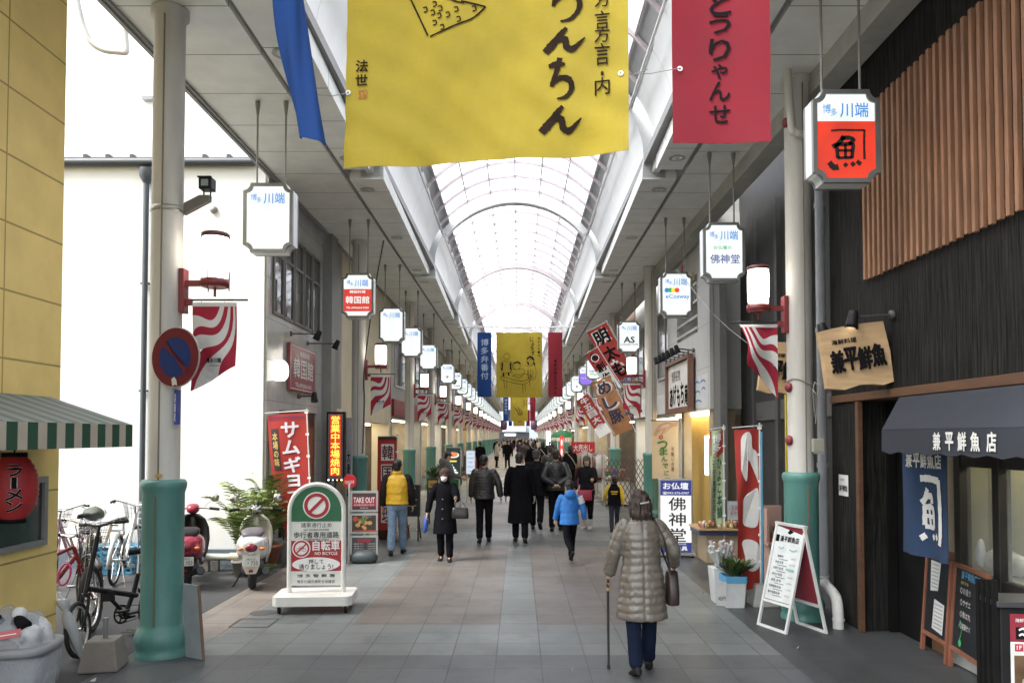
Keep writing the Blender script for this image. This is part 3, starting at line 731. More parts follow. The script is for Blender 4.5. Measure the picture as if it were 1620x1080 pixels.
# ---- generic shop fronts along the arcade
lamp_strip = mat('shop_ceiling_lamp', (1, .88, .66), emit=5.5)
inn_w = mat('shop_interior_cream', (.42, .36, .26), .8, var=.2); inn_d = mat('shop_interior_dark', (.10, .085, .07), .8, var=.3)
goods_cols = [mat('goods_' + n, c, .6, var=.2) for n, c in (('red', (.35, .04, .03)), ('white', (.6, .6, .56)), ('ochre', (.42, .26, .08)), ('green', (.06, .16, .06)), ('blue', (.05, .09, .25)), ('black', (.02, .02, .02)), ('pink', (.5, .22, .25)), ('brown', (.14, .08, .05)))]
rs = random.Random(3)
def shop(label, side, y0, y1, xf, h, wall, interior, sill=2.55, wins=2, fascia=None, wtop=5.2, lampy=True, shutter=False, name='shop_building'):
    t = thing(name, label, 'shop building', (side * xf, (y0 + y1) / 2, 0)); s = side
    def B(mb, x0, x1, *a): return mb.bx(s * x0, s * x1, *a)
    m = MB(); B(m, xf, xf + 4, y0 + .004, y1 - .004, sill, h); B(m, xf, xf + .5, y0 + .004, y0 + .3, 0, sill - .002); B(m, xf, xf + .5, y1 - .3, y1 - .004, 0, sill - .002); W(m, 'wall', wall, t)
    m = MB(); B(m, xf + 2.2, xf + 2.3, y0, y1, 0, sill); B(m, xf + .5, xf + 2.2, y0 + .01, y0 + .06, 0, sill - .01); B(m, xf + .5, xf + 2.2, y1 - .06, y1 - .01, 0, sill - .01); W(m, 'interior', interior, t)
    if lampy:
        m = MB()
        for k in range(2): B(m, xf + .5 + .8 * k, xf + .62 + .8 * k, y0 + .5, y1 - .5, sill - .05, sill - .02)
        W(m, 'ceiling_lamp', lamp_strip, t)
    m = MB(); n = 0
    for zz in (.55, 1.05, 1.55):
        B(m, xf + 1.75, xf + 2.19, y0 + .4, y1 - .4, zz, zz + .03, 7)
        yy = y0 + .45
        while yy < y1 - .6:
            wd = rs.uniform(.12, .3); B(m, xf + 1.8, xf + 2.1, yy, yy + wd, zz + .03, zz + rs.uniform(.15, .38), rs.randrange(8)); yy += wd + .03
    tag(W(m, 'stocked_shelf', goods_cols, t), kind='stuff')
    if fascia:
        m = MB(); B(m, xf - .08, xf - .002, y0 + .15, y1 - .15, sill + .05, sill + .55); W(m, 'fascia_board', fascia, t, bevel=.008)
    for k in range(wins):
        L = (y1 - y0) / wins; a = y0 + L * k + L * .18; b_ = y0 + L * (k + 1) - L * .18; f = MB(); z0, z1 = sill + .95, wtop
        for q in ((a, b_, z0, z0 + .06), (a, b_, z1 - .06, z1), (a, a + .06, z0 + .06, z1 - .06), (b_ - .06, b_, z0 + .06, z1 - .06), ((a + b_) / 2 - .02, (a + b_) / 2 + .02, z0 + .06, z1 - .06)): B(f, xf - .035, xf + .02, *q)
        fo = W(f, 'window', mat('window_alu', (.28, .28, .27), .4), t)
        m = MB(); B(m, xf - .012, xf + .02, a + .06, b_ - .06, z0 + .06, z1 - .06); W(m, 'pane', glass_d, fo)
    return t
wc = [mat('wall_' + n, c, .75, var=.06, scale=2, dirt=.2) for n, c in (('cream', (.60, .53, .38)), ('grey', (.33, .33, .31)), ('beige', (.46, .40, .31)), ('pale', (.55, .55, .52)), ('brown', (.20, .14, .10)), ('tan', (.40, .31, .2)))]
fc = [mat('fascia_' + n, c, .5, var=.1) for n, c in (('maroon', (.20, .02, .025)), ('ivory', (.62, .58, .47)), ('bottle', (.03, .13, .08)), ('ochre', (.5, .33, .06)), ('white', (.66, .66, .64)), ('navy', (.03, .05, .16)))]
LEFT = [(16.0, 23.0, 0, 2.3, None, 'cream rendered shop building beyond the grey piers, its upper wall plain and lit'), (23.0, 30.2, 1, 2.5, 0, 'grey shop building with a maroon fascia board beyond the cream building'), (30.2, 38, 3, 2.5, 1, 'pale shop building with an ivory fascia beyond the maroon one'),
        (38, 47, 2, 2.5, 2, 'beige shop building with a bottle green fascia, alley side'), (47, 57, 5, 2.4, 3, 'tan shop building with an ochre fascia, alley side'), (57, 68, 0, 2.5, 4, 'cream shop building with a white fascia, alley side'), (68, 80, 2, 2.5, 0, 'beige shop building with a maroon fascia, alley side'), (80, 94, 5, 2.4, 1, 'tan shop building with an ivory fascia, alley side'), (94, 127, 0, 2.5, 3, 'long cream shop building with an ochre fascia, last on the alley side')]
for i, (a, b_, c, sl_, f, lb) in enumerate(LEFT): shop(lb, -1, a, b_, 3.8, 6.4, wc[c], inn_w if i % 3 else inn_d, sl_, 0 if i == 0 else 2, fc[f] if f is not None else None)
RIGHT = [(18.0, 25.0, 3, 2.45, 4, 'pale shop building with a white fascia beyond the hanging framed board'), (25, 33, 4, 2.5, 0, 'brown shop building with a maroon fascia, fish shop side'), (33, 42, 1, 2.5, 2, 'grey shop building with a bottle green fascia, fish shop side'),
         (42, 52, 2, 2.5, 3, 'beige shop building with an ochre fascia, fish shop side'), (52, 63, 5, 2.4, 4, 'tan shop building with a white fascia, fish shop side'), (63, 76, 0, 2.5, 0, 'cream shop building with a maroon fascia, fish shop side'), (76, 92, 2, 2.5, 2, 'beige shop building with a bottle green fascia far along, fish shop side'), (92, 127, 5, 2.5, 1, 'long tan shop building with an ivory fascia, last on the fish shop side')]
for i, (a, b_, c, sl_, f, lb) in enumerate(RIGHT): shop(lb, 1, a, b_, 3.75, 6.4, wc[c], inn_w if i % 3 != 1 else inn_d, sl_, 2, fc[f] if f is not None else None)

# ---- far end of the arcade: pale building with a fascia beyond the cross street
eb = thing('far_end_building', 'pale blue-grey building closing the view at the arcade end', 'building', (0, 142, 0))
W(MB().bx(-14, 14, 142, 150, 0, 14), 'wall', mat('end_building_pale', (.42, .46, .50), .6, var=.1), eb)
W(MB().bx(-6, 6, 141.7, 142, 0, 2.6), 'dark_shopfront', mat('end_dark', (.04, .045, .05), .4), eb)
W(MB().bx(-3.4, 1.2, 141.4, 141.7, 2.7, 4.2), 'sign_board', mat('end_sign_pale', (.55, .62, .68), .5), eb)
W(MB().bx(1.9, 3.4, 141.3, 141.7, 0, 4.5), 'pale_pier', mat('end_pier', (.38, .44, .5), .5), eb)
W(MB().bx(-2.6, -.6, 141.3, 141.4, 2.0, 2.3), 'strip_light', mat('end_strip_glow', (1, .98, .95), emit=2), eb)

# ---- fish restaurant (black boards, timber slats)
board = stripes('charred_boards', (.030, .030, .030), (.012, .012, .012), 1, .17, .006, .62, var=.55)
def charred():
    b = NB('charred_cedar'); v = b.coord('Object', (14, 14, .55)); nz = b.noise(3.2, 7, v, .7); big = b.ramp(b.noise(.9, 4), .3, .7)
    c = b.mix(b.ramp(nz, .38, .75), (.004, .004, .004), (.045, .043, .038)); c = b.mix(b.math('MULTIPLY', big, .4), c, (.02, .02, .02))
    b.base(c, .8, 0, .08); b.bump(nz, .9, .008); return b.m
char_m = charred()
fs = thing('fish_restaurant_building', 'black charred-timber fish restaurant with orange slats and a navy awning', 'building', (3.42, 8.5, 0))
W(MB().bx(3.42, 9, 2, 8.5, 2.385, 8.0).bx(3.42, 3.79, 7.85, 8.5, 0, 2.295), 'wall', char_m, fs)
W(MB().bx(3.395, 3.7, 2, 8.49, 2.30, 2.38), 'timber_lintel', mat('dark_lintel_timber', (.095, .045, .022), .6, var=.3, scale=3, bump=.3, bscale=25, stretch=(6, .6, 6)), fs, bevel=.006)
W(MB().bx(3.39, 3.44, 7.78, 7.845, 0, 2.295), 'corner_post', MATS['dark_lintel_timber'], fs, bevel=.004)
sb = MB(); y = 7.55
for k in range(50):
    sb.bx(3.362, 3.40, y - .040, y, 3.46 + rs.uniform(-.006, .006), 5.13 + rs.uniform(-.006, .006)); y -= .101
W(sb, 'slat_screen', mat('tan_slat_timber', (.25, .125, .066), .65, var=.4, scale=3, bump=.3, bscale=25, stretch=(6, 6, .6)), fs, bevel=.003, seg=1)
W(MB().bx(3.40, 3.42, 2.4, 7.56, 3.55, 3.60).bx(3.40, 3.42, 2.4, 7.56, 4.95, 5.0), 'slat_battens', dark_st, fs)
bl = mat('shopfront_black', (.008, .008, .008), .7, var=.3, spec=.08)
W(MB().bx(3.79, 3.84, 7.2, 7.849, 0, 2.29).bx(3.70, 3.78, 7.80, 7.849, 0, 2.29), 'doorway_panel', bl, fs)
W(MB().bx(3.79, 3.83, 6.72, 7.198, 0, .93), 'lower_panel', wood_m, fs)
W(MB().bx(3.80, 3.83, 6.72, 7.198, .932, 2.29), 'upper_panel', mat('panel_cream', (.30, .25, .17), .7, dirt=.2), fs)
fm = MB()
for a in (6.62, 6.08, 5.5, 4.9): fm.bx(3.74, 3.84, a, a + .09, .0, 2.29)
fm.bx(3.75, 3.84, 2.0, 6.62, 1.69, 1.86).bx(3.745, 3.84, 2.0, 6.62, .72, .82)
W(fm, 'shopfront_frame', mat('frame_near_black', (.022, .020, .018), .5, var=.3), fs, bevel=.004)
gl = NB('clear_shop_glass'); gl.base((.8, .85, .8), .05); gl.b.inputs['Alpha'].default_value = .16; gl_m = gl.m
for a, b_ in ((6.17, 6.62), (5.59, 6.08), (4.99, 5.5)): W(MB().bx(3.80, 3.81, a, b_, .82, 1.69), 'shop_window', gl_m, fs)
W(MB().bx(4.30, 4.32, 2, 7.19, .8, 1.9).bx(3.85, 4.3, 7.15, 7.19, .8, 1.9).bx(3.85, 4.3, 2.0, 7.15, .80, .815), 'display_recess', mat('recess_olive', (.26, .25, .15), .7, var=.15), fs)
W(MB().bx(4.02, 4.06, 4.6, 6.9, 1.84, 1.87), 'display_lamp', mat('display_lamp_glow', (1, .92, .7), emit=7), fs)
W(MB().bx(3.81, 3.83, 2.0, 7.19, 1.86, 2.29).bx(3.79, 3.835, 2.0, 6.62, 0, .72), 'infill_panel', bl, fs)
W(MB().bx(4.33, 5.5, 2, 7.2, 0, 2.29).bx(3.84, 4.33, 2, 7.19, 1.905, 2.29).bx(3.84, 4.33, 2, 7.19, 0, .79), 'shop_core', bl, fs)
# awning with lettering (a navy cloth on a frame)
awm = mat('navy_awning_cloth', (.020, .024, .033), .85, var=.18, scale=8, bump=.3, bscale=150, dirt=.2)
A = MB(); yA, yB = 6.94, 1.5
top0, top1 = Vector((3.40, yA, 2.29)), Vector((3.06, 6.55, 2.0))
vb = []
A.add([top0, (3.40, yB, 2.29), (3.06, yB, 2.0), top1], [(0, 1, 2, 3)])
A.add([top0, top1, (3.06, 6.55, 1.83), (3.40, yA, 1.95)], [(0, 1, 2, 3)])
n = 34; top = [(3.06, 6.55 - (6.55 - yB) * i / n, 2.0) for i in range(n + 1)]
bot = [(3.055, 6.55 - (6.55 - yB) * i / n, 1.80 + .022 * abs(math.cos(pi * i / 2)) ** .6) for i in range(n + 1)]
A.add(top + bot, [(i, i + 1, n + 2 + i, n + 1 + i) for i in range(n)])
o = W(A, 'awning', awm, fs); md = o.modifiers.new('thickness', 'SOLIDIFY'); md.thickness = .008; md.offset = 0
vp = Pl((3.055, 6.55, 1.91), (0, -1, 0), (0, 0, 1)); l = MB()
for ch, px in zip('兼平鮮魚店', (1485, 1505, 1525, 1546, 1572)):
    yy = 3.06 * F / (px - VX); l.text(vp, ch, 6.55 - yy, .0, .10, .125, .012, 0, .05)
W(l, 'lettering', mat('awning_lettering', (.62, .62, .58), .7), o)
W(MB().box((3.6, 8.2, 1.5), (.0, .0, .0)) if False else MB().rect(Pl((3.42, 8.2, 1.43), (0, -1, 0), (0, 0, 1)), 0, 0, .24, .22, .006), 'name_plate', mat('plate_white', (.62, .62, .6), .4), fs)
pl_ = Pl((3.42, 8.2, 1.43), (0, -1, 0), (0, 0, 1)); W(MB().text(pl_, '兼平鮮魚', 0, -.03, .2, .065, .009, 0, .03).text(pl_, '日本料理', -.03, .06, .1, .025, .009), 'plate_lettering', ink, fs)

# ---- dark recessed unit and the pale tiled building with a balcony
dk = thing('dark_shuttered_unit', 'dark recessed shop unit with black shutters between fish shop and pale building', 'building', (4.0, 11, 0))
W(MB().bx(4.0, 8, 8.51, 14.0, 0, 8), 'wall', mat('near_black_wall', (.022, .022, .022), .6, var=.3), dk)
m = MB()
for y in (9.2, 10.5, 11.8, 13.0): m.bx(3.93, 4.0, y, y + .12, 0, 5.6)
W(m, 'shutter_posts', mat('shutter_post_grey', (.05, .05, .048), .5), dk)
W(MB().bx(3.5, 3.62, 13.5, 13.95, 0, 5.6), 'grey_post', mat('post_darkgrey', (.12, .12, .115), .6, dirt=.2), dk)
W(MB().bx(3.97, 3.995, 9.4, 13.0, 2.2, 2.5), 'shutter_box', mat('box_darkgrey', (.07, .07, .068), .5), dk)
pb = thing('pale_balcony_building', 'pale tiled building with barred balcony opening and golden entrance', 'building', (3.45, 14, 0))
tile_m = stripes('pale_wall_tiles', (.52, .52, .50), (.30, .30, .29), 2, .8, .012, .5, axis2=1, period2=2.5, width2=.012, var=.06)
conc_l = mat('pale_concrete_side', (.36, .36, .335), .75, var=.08, dirt=.2, scale=3)
m = MB().bx(3.45, 7, 14.0, 18.0, 2.43, 3.95).bx(3.45, 7, 14.0, 18, 5.1, 6.4).bx(3.45, 7, 14.0, 14.95, 3.952, 5.098).bx(3.45, 7, 16.9, 18, 3.952, 5.098); W(m, 'wall', tile_m, pb)
W(MB().bx(3.47, 7, 13.975, 13.998, 2.43, 6.0), 'side_wall', conc_l, pb)
W(MB().bx(4.3, 7, 14.96, 16.89, 3.96, 5.09), 'balcony_recess', mat('recess_grey', (.12, .12, .115), .7), pb)
m = MB()
for z in (4.02, 4.25, 4.55): m.bx(3.44, 3.475, 14.96, 16.89, z, z + .05)
for k in range(9): m.bx(3.45, 3.47, 15.0 + k * .23, 15.02 + k * .23, 4.6, 4.9)
m.bx(3.44, 3.475, 14.96, 16.89, 4.9, 4.95)
W(m, 'balcony_bars', mat('bar_pale', (.5, .5, .48), .4), pb)
for z, y, c in ((5.2, 14.5, redl), (5.0, 15.2, lit_yel), (5.35, 16.2, redl)): W(MB().bx(3.435, 3.448, y, y + .14, z, z + .18), 'coloured_tile', mat('tile_ochre', (.45, .28, .06), .4) if c is lit_yel else c, pb)
gold = mat('golden_entrance_wall', (.50, .33, .085), .55, var=.12)
W(MB().bx(3.9, 3.95, 14.3, 18.0, 0, 2.425), 'entrance_wall', gold, pb)
W(MB().bx(3.5, 3.9, 14.02, 14.3, 0, 2.425), 'entrance_pier', mat('pier_beige', (.33, .27, .18), .6), pb); W(MB().bx(3.46, 3.62, 16.3, 16.55, 0, 2.425), 'entrance_pier', MATS['pier_beige'], pb)
W(MB().bx(3.80, 3.895, 15.0, 15.6, .1, 1.9), 'door', mat('door_tan', (.36, .25, .10), .5), pb)
W(MB().bx(3.84, 3.898, 15.65, 16.1, 1.15, 1.95), 'lit_niche', mat('niche_glow', (1, .97, .9), emit=1.3), pb)
W(MB().bx(3.6, 3.85, 14.5, 17.8, 2.36, 2.42), 'ceiling_lamp', mat('warm_entrance_lamp', (1, .8, .45), emit=2.2), pb)
W(MB().rect(Pl((3.45, 14.7, 2.78), (0, -1, 0), (0, 0, 1)), 0, 0, 1.1, .62, .006), 'notice_panel', mat('notice_white', (.58, .6, .6), .4), pb)
np_ = Pl((3.45, 14.7, 2.78), (0, -1, 0), (0, 0, 1)); m = MB()
for k, (u, v, wd) in enumerate(((-.28, .18, .35), (.18, .18, .4), (-.25, .0, .4), (.22, .04, .3), (-.2, -.18, .5))): m.brush(np_, [(u - wd / 2, v), (u, v + .03), (u + wd / 2, v - .01)], .035, .009)
W(m, 'notice_drawing', mat('notice_blue', (.12, .2, .34), .6), pb)
# ================================================================ banners across the arcade
def cloth_thing(name, label, cat, fn, w_, h_, m, nu=24, nv=36, group=None, hem=True, th=.004):
    """fn(u,v,off): u -w/2..w/2, v 0..-h"""
    o0 = fn(0, -h_); t = thing(name, label, cat, o0, group=group)
    c = MB().sheet(fn, -w_ / 2, w_ / 2, -h_, 0, nu, nv, 0, th); W(c, 'cloth', m, t)
    return t
BG = 'cloth banners hung across the arcade'
def brushes(fn, sts, u0, v0, sx, sy, wd, off=.006):
    m = MB()
    for st, k in sts: m.brush(fn, [(u0 + p[0] * sx, v0 + p[1] * sy, *(p[2:] or (1,))) for p in st], wd * k, off)
    return m
CHI = [([(.18, .80, .8), (.45, .84, 1.2), (.72, .82, .5)], 1), ([(.55, 1.0, 1.1), (.46, .72, 1), (.30, .38, .9), (.28, .30, .7)], 1), ([(.28, .34, .6), (.55, .50, 1), (.85, .44, 1.1), (.92, .22, 1), (.72, .02, .8), (.45, -.02, .35)], 1)]
N_ = [([(.62, 1.0, .7), (.45, .70, 1.1), (.22, .25, 1.5), (.10, .02, 1.3)], 1), ([(.18, .18, .6), (.42, .52, 1), (.58, .48, 1.2), (.62, .18, 1.1), (.76, .06, 1.1), (.95, .30, .6), (1.06, .48, .25)], 1)]
pl = Pl((-.1875, 3.985, 5.35), (1.485, -.25, 0), (0, 0, 1)); pl.ux = Vector((1.485, -.25, 0)).normalized(); pl.n = pl.ux.cross(pl.uy)
def foldY(u, v): 
    k = min(1, max(0, -v / 2)); e_ = abs(u) / .75; return .018 * sin(v * 3.1 + 1) * e_ * e_ + .005 * sin(u * 23 + v * 31 + 2 * sin(u * 5)) * k + .003 * sin((u - v * 1.3) * 9 + 3 * sin(v * 2)) * max(0, .8 + u) * k + .010 * sin(u * 7 + v * 2.3) * k + .014 * sin(v * 5 - u * 9) * k * k + .010 * sin((u * .8 + v) * 17) * max(0, k - .72) * 3.4
fnY = Cloth(pl, foldY)
t = cloth_thing('cloth_banner', 'large yellow cotton banner with black brush lettering, hung nearest the camera', 'banner', fnY, 1.5, 1.98, yel_cloth, 40, 60, BG)
brown_ink = mat('banner_ink', (.024, .016, .011), .9, var=.3, scale=20, spec=.08)
def bp(px, py):   # pixel -> u,v of the near banner
    Y_ = 3.985
    for _ in range(6):
        p = at(px, py, Y_); u = (p - pl.o).dot(pl.ux); Y_ = (pl.o + pl.ux * u).y
    p = at(px, py, Y_); return ((p - pl.o).dot(pl.ux), p.z - pl.o.z)
def glyph(sts, x0, y0, x1, y1, wd, m):
    a = bp(x0, y1); b_ = bp(x1, y0)
    for st, k in sts: m.brush(fnY, [(a[0] + p[0] * (b_[0] - a[0]), a[1] + p[1] * (b_[1] - a[1]), p[2]) for p in st], wd * k, .006)
m = MB()
glyph(CHI, 858, -50, 922, 36, .027, m); glyph(N_, 856, 44, 922, 86, .030, m); glyph(CHI, 860, 92, 908, 158, .027, m); glyph(N_, 850, 168, 916, 212, .030, m)
W(m, 'large_lettering', brown_ink, t)
m = MB()
for ch, y, h in (('博', -62, 26), ('多', -30, 24), ('方', 2, 24), ('言', 34, 30), ('方', 58, 26), ('言', 88, 34), ('・', 118, 8), ('内', 138, 28)):
    u, v = bp(953, y); m.text(fnY, ch, u, v, .075 if ch != '・' else .015, h * .0031, .006, 0, .012)
for ch, y, h in (('法', 104, 20), ('世', 127, 18)):
    u, v = bp(572, y); m.text(fnY, ch, u, v, .065, h * .0033, .006, 0, .03)
W(m, 'small_lettering', brown_ink, t)
u, v = bp(573.5, 149); m = MB()
s_ = .021
for a in (((-s_, s_), (s_, s_), (s_, -s_), (-s_, -s_), (-s_, s_)), ((0, s_), (0, -s_)), ((-s_, 0), (s_, 0)), ((-s_, -s_ * .5), (s_, -s_ * .5))): 
    for p, q in zip(a, a[1:]): m.brush(fnY, [(u + p[0], v + p[1]), (u + q[0], v + q[1])], .005, .006, k=2)
W(m, 'seal_mark', mat('seal_orange', (.42, .16, .03), .8), t)
m = MB()
def bpl(*pp): return [bp(*p) + (1,) for p in pp]
for a in (bpl((648, -4), (662, 25), (678, 59)), bpl((682, 61), (712, 46), (745, 32), (769, 12)), bpl((700, -4), (722, 4), (735, 6)), bpl((730, 3), (768, 12))): m.brush(fnY, a, .009, .006)
for px, py in ((673, 17), (688, 9), (697, 16), (685, 22), (695, 27), (709, 26), (722, 17), (726, 33), (688, 38), (700, 45), (750, 15)):
    m.brush(fnY, bpl((px - 3, py - 3), (px + 2, py - 4), (px + 3, py + 2), (px - 2, py + 4)), .007, .006, k=3)
W(m, 'line_drawing', brown_ink, t)
m = MB()
for px, py in ((551, 147), (982, 118)): u, v = bp(px, py); m.ring(fnY, u, v, .006, .014, .007, 0, 14)
W(m, 'grommet', whitel, t)
# red near banner
plr = Pl((1.035, 3.93, 5.35), (1, -.06, 0), (0, 0, 1)); fnR = Cloth(plr, lambda u, v: .012 * sin(u * 11 + 1 + v * 1.5) * min(1, -v) + .006 * sin(v * 9 + u * 6) * min(1, -v))
t = cloth_thing('cloth_banner', 'red cotton banner with black hiragana beside the large yellow banner', 'banner', fnR, .495, 1.905, red_cloth, 20, 50, BG)
m = MB()
for ch, py, h in zip('とうりゃんせ', (-20 + 28, 38, 78, 112, 143, 180), (34, 32, 36, 24, 32, 30)):
    p = at(1139, py, 3.93); m.text(fnR, ch, p.x - 1.035, p.z - 5.35, .105 if ch != 'ゃ' else .08, h * .0031, .006, 0, .022)
W(m, 'lettering', ink, t)
m = MB(); p = at(1076, 108, 3.93); m.ring(fnR, p.x - 1.035, p.z - 5.35, .006, .014, .007, 0, 14); W(m, 'grommet', whitel, t)
# blue near banner, twisted on itself
def blue_roll(u, v, off=0):
    s = -v; a = R(210) + (u + .22) * (5.2 + .6 * s) + .5 * sin(s * 2.4); r = .098 - .012 * s + .008 * sin(u * 30 + s * 6) + off * .8
    c = Vector((-1.19 + .15 * (s - 1.16) + .02 * sin(s * 4), 4.0, 5.35 + v - .02 * cos(a)))
    return c + Vector((r * cos(a), r * sin(a) * .8, 0))
t = thing('cloth_banner', 'blue cotton banner twisted into a roll beside the large yellow banner', 'banner', (-1.1, 4.0, 3.45), group=BG)
W(MB().sheet(blue_roll, -.22, .22, -1.88, 0, 40, 60, 0, .005), 'cloth', blue_cloth, t)
# wire between banners
t = thing('tie_wire', 'thin wire tying the yellow and red banners to the cove', 'wire', (0, 3.95, 4.2))
m = MB()
for a, b_ in ((at(552, 147, 4.1), at(500, 150, 4.0)), (at(982, 118, 3.86), at(1076, 108, 3.93)), (at(982, 118, 3.86) , at(1025, 110, 3.9))): m.tube([a, (Vector(a) + Vector(b_)) / 2 - Vector((0, 0, .012)), b_], .0022, 5)
W(m, 'wire', grey_st, t)
# poles
def pole(y, label, z=5.46):
    t = thing('banner_pole', label, 'pole', (XC, y, z), group='poles carrying the cloth banners')
    W(MB().cyl((XC - 1.9, y, z), (XC + 1.9, y, z), .022, n=10), 'tube', white_p, t)
    m = MB()
    for u in (-.9, -1.3, -.6, .6, .9, 1.35): m.cyl((u, y, z), (u, y, z - .12), .005, n=5)
    W(m, 'hangers', chrome, t)
pole(4.02, 'pale pole carrying the nearest banner trio', 5.48); pole(25.05, 'pale pole carrying the banner trio with the table drawing'); pole(66.05, 'pale pole of the third banner trio'); pole(100.05, 'pale pole of the farthest banner trio')
def drawing(fn, m):
    B = lambda pts, wd=.014: m.brush(fn, pts, wd, .008, k=3)
    # table
    for a in ([(-.58, -1.42), (.12, -1.58), (.38, -1.38)], [(-.58, -1.42), (-.38, -1.30), (-.2, -1.30)], [(.38, -1.38), (.1, -1.33)], [(-.58, -1.42), (-.56, -1.52), (.12, -1.68), (.38, -1.48), (.38, -1.38)], [(-.5, -1.55), (-.46, -1.82)], [(-.4, -1.58), (-.4, -1.8)], [(.1, -1.68), (.12, -1.95)], [(.18, -1.66), (.2, -1.9)], [(.33, -1.53), (.34, -1.72)], [(-.22, -1.4), (-.02, -1.46), (.1, -1.4), (-.1, -1.36), (-.22, -1.4)]): B(a)
    # standing child, seated child, girl (loose line figures)
    for cx, cy, r in ((-.40, -.78, .10), (-.08, -1.08, .12), (.36, -.92, .12)): B([(cx + r * cos(k * .79), cy + r * sin(k * .79)) for k in range(9)], .012)
    for a in ([(-.55, -1.28), (-.62, -1.05), (-.52, -.92), (-.4, -.95), (-.26, -.95), (-.22, -1.1), (-.28, -1.3)], [(-.28, -1.3), (-.25, -1.2), (-.08, -1.2), (.1, -1.18), (.18, -1.28), (.08, -1.4)], [(.2, -1.05), (.3, -1.1), (.48, -1.06), (.54, -1.25), (.5, -1.5), (.3, -1.5), (.26, -1.2)], [(.3, -1.2), (.3, -1.48)], [(.37, -1.2), (.37, -1.5)], [(.44, -1.2), (.44, -1.5)]): B(a, .012)
    for a in ([(-.54, -.98), (-.56, -1.22)], [(-.28, -.98), (-.28, -1.2)], [(-.52, -1.3), (-.5, -1.42)], [(-.34, -1.3), (-.34, -1.4)], [(.25, -.86), (.36, -.78), (.48, -.9)], [(.27, -.95), (.3, -1.05)], [(.46, -.95), (.5, -1.06)], [(-.18, -1.0), (-.05, -.96), (.04, -1.02)]): B(a, .05)
def trio(y, near, tagw, gname):
    f1 = Cloth(Pl((-1.115, y, 5.28), (1, 0, 0), (0, 0, 1)), lambda u, v: .01 * sin(u * 9 + v * 3)); f2 = Cloth(Pl((.01, y, 5.28), (1, 0, 0), (0, 0, 1)), lambda u, v: .015 * sin(u * 5 + v * 4)); f3 = Cloth(Pl((1.17, y, 5.28), (1, 0, 0), (0, 0, 1)), lambda u, v: .01 * sin(u * 9 - v * 3))
    t1 = cloth_thing('cloth_banner', f'blue banner {tagw[0]}', 'banner', f1, .45, 2.08, blue_cloth, 10, 24, BG)
    t2 = cloth_thing('cloth_banner', f'yellow banner {tagw[1]}', 'banner', f2, 1.48, 2.1, yel_cloth, 20, 30, BG)
    t3 = cloth_thing('cloth_banner', f'red banner {tagw[2]}', 'banner', f3, .46, 2.08, red_cloth, 10, 24, BG)
    m = MB()
    for k, ch in enumerate('博多弁番付'): m.text(f1, ch, .01, -.32 - k * .27, .24, .22, .008, 0, .015)
    W(m, 'lettering', mat('banner_pale_lettering', (.45, .55, .62), .8), t1)
    m = MB()
    for k, ch in enumerate('博多川端とうりゃんせ'[:9]): m.text(f3, ch, .0, -.93 - k * .125, .085, .095, .008, 0, .03)
    W(m, 'lettering', ink, t3)
    m = MB()
    for k, ch in enumerate('じょうずか'): m.text(f2, ch, .40 + (k % 2) * .04, -.22 - k * .15, .12 if ch != 'ょ' else .09, .13, .008, 0, .02)
    for k, ch in enumerate('博多方言・内'): m.text(f2, ch, .63, -.2 - k * .11, .07, .075, .008, 0, .01)
    if near: drawing(f2, m)
    else:
        for k in range(6): m.brush(f2, [(-.4 + .1 * k, -.9 - .1 * (k % 3)), (-.2 + .1 * k, -1.2 - .12 * (k % 2)), (.0 + .05 * k, -1.6)], .03, .008, k=3)
    W(m, 'brush_drawing', brown_ink, t2)
trio(25, True, ('with pale vertical characters, in the second trio', 'with a line drawing of people at a table', 'with small black characters, in the second trio'), '')
trio(66, False, ('partly hidden under the second trio', 'partly hidden under the table drawing', 'partly hidden under the second red one'), '')
trio(100, False, ('of the farthest trio, near the arcade end', 'smallest and farthest, near the arcade end', 'of the farthest trio, near the arcade end'), '')
for px, lb in ((797, 'purple oblong sign hanging before the far end on the blue banner side'), (845, 'purple oblong sign hanging before the far end on the red banner side')):
    p = at(px, 672, 112); t = thing('oblong_sign', lb, 'sign', (p.x, 112, p.z - .7), group='purple oblong signs at the far end')
    W(MB().lathe((p.x, 112, p.z), [(.0, -.75), (.42, -.65), (.5, 0), (.42, .65), (0, .75)], 16), 'shade', mat('dull_purple', (.16, .09, .17), .6), t)
    W(MB().cyl((p.x, 112, p.z + .7), (p.x, 112, 5.85), .03, n=6), 'hanger', grey_st, t)

# curled flag on the near fish-shop-side column
t = thing('striped_flag', 'curled crimson and white striped flag on the column beside the fish shop', 'flag', (2.77, 8.39, 2.3), group='striped flags under the bracket lamps')
def curl(u, v, off=0):
    s = -v / .77; k = min(1, s); yy = .18 * sin(k * 3.0) * (u / .4); 
    x = 2.80 - u + .10 * k * k * (u / .4) + .03 * sin(k * 7) * (u / .4); z = 3.12 + v + .30 * (u / .4) ** 1.3 * max(0, k - .25) * .9
    return Vector((x, 8.39 - yy + .03 * sin(u * 14), z))
o = W(flag_mesh(lambda u, v, off=0: curl(u, v), .40, .385), 'cloth', [flag_w, flag_r], t); md = o.modifiers.new('thickness', 'SOLIDIFY'); md.thickness = .003
t = thing('tie_string', 'two loose strings running from the eCosway lantern down to the curled flag', 'string', (2.6, 8.3, 2.7)); m = MB()
for dx in (0, .03): m.tube([at(1068 + dx * 90, 425, 12), at(1130, 498, 10), at(1183, 543, 8.6)], .0026, 5, smooth=3)
W(m, 'string', grey_st, t)
t['label'] = 'two loose strings running from the dotted lantern sign down to the curled flag'
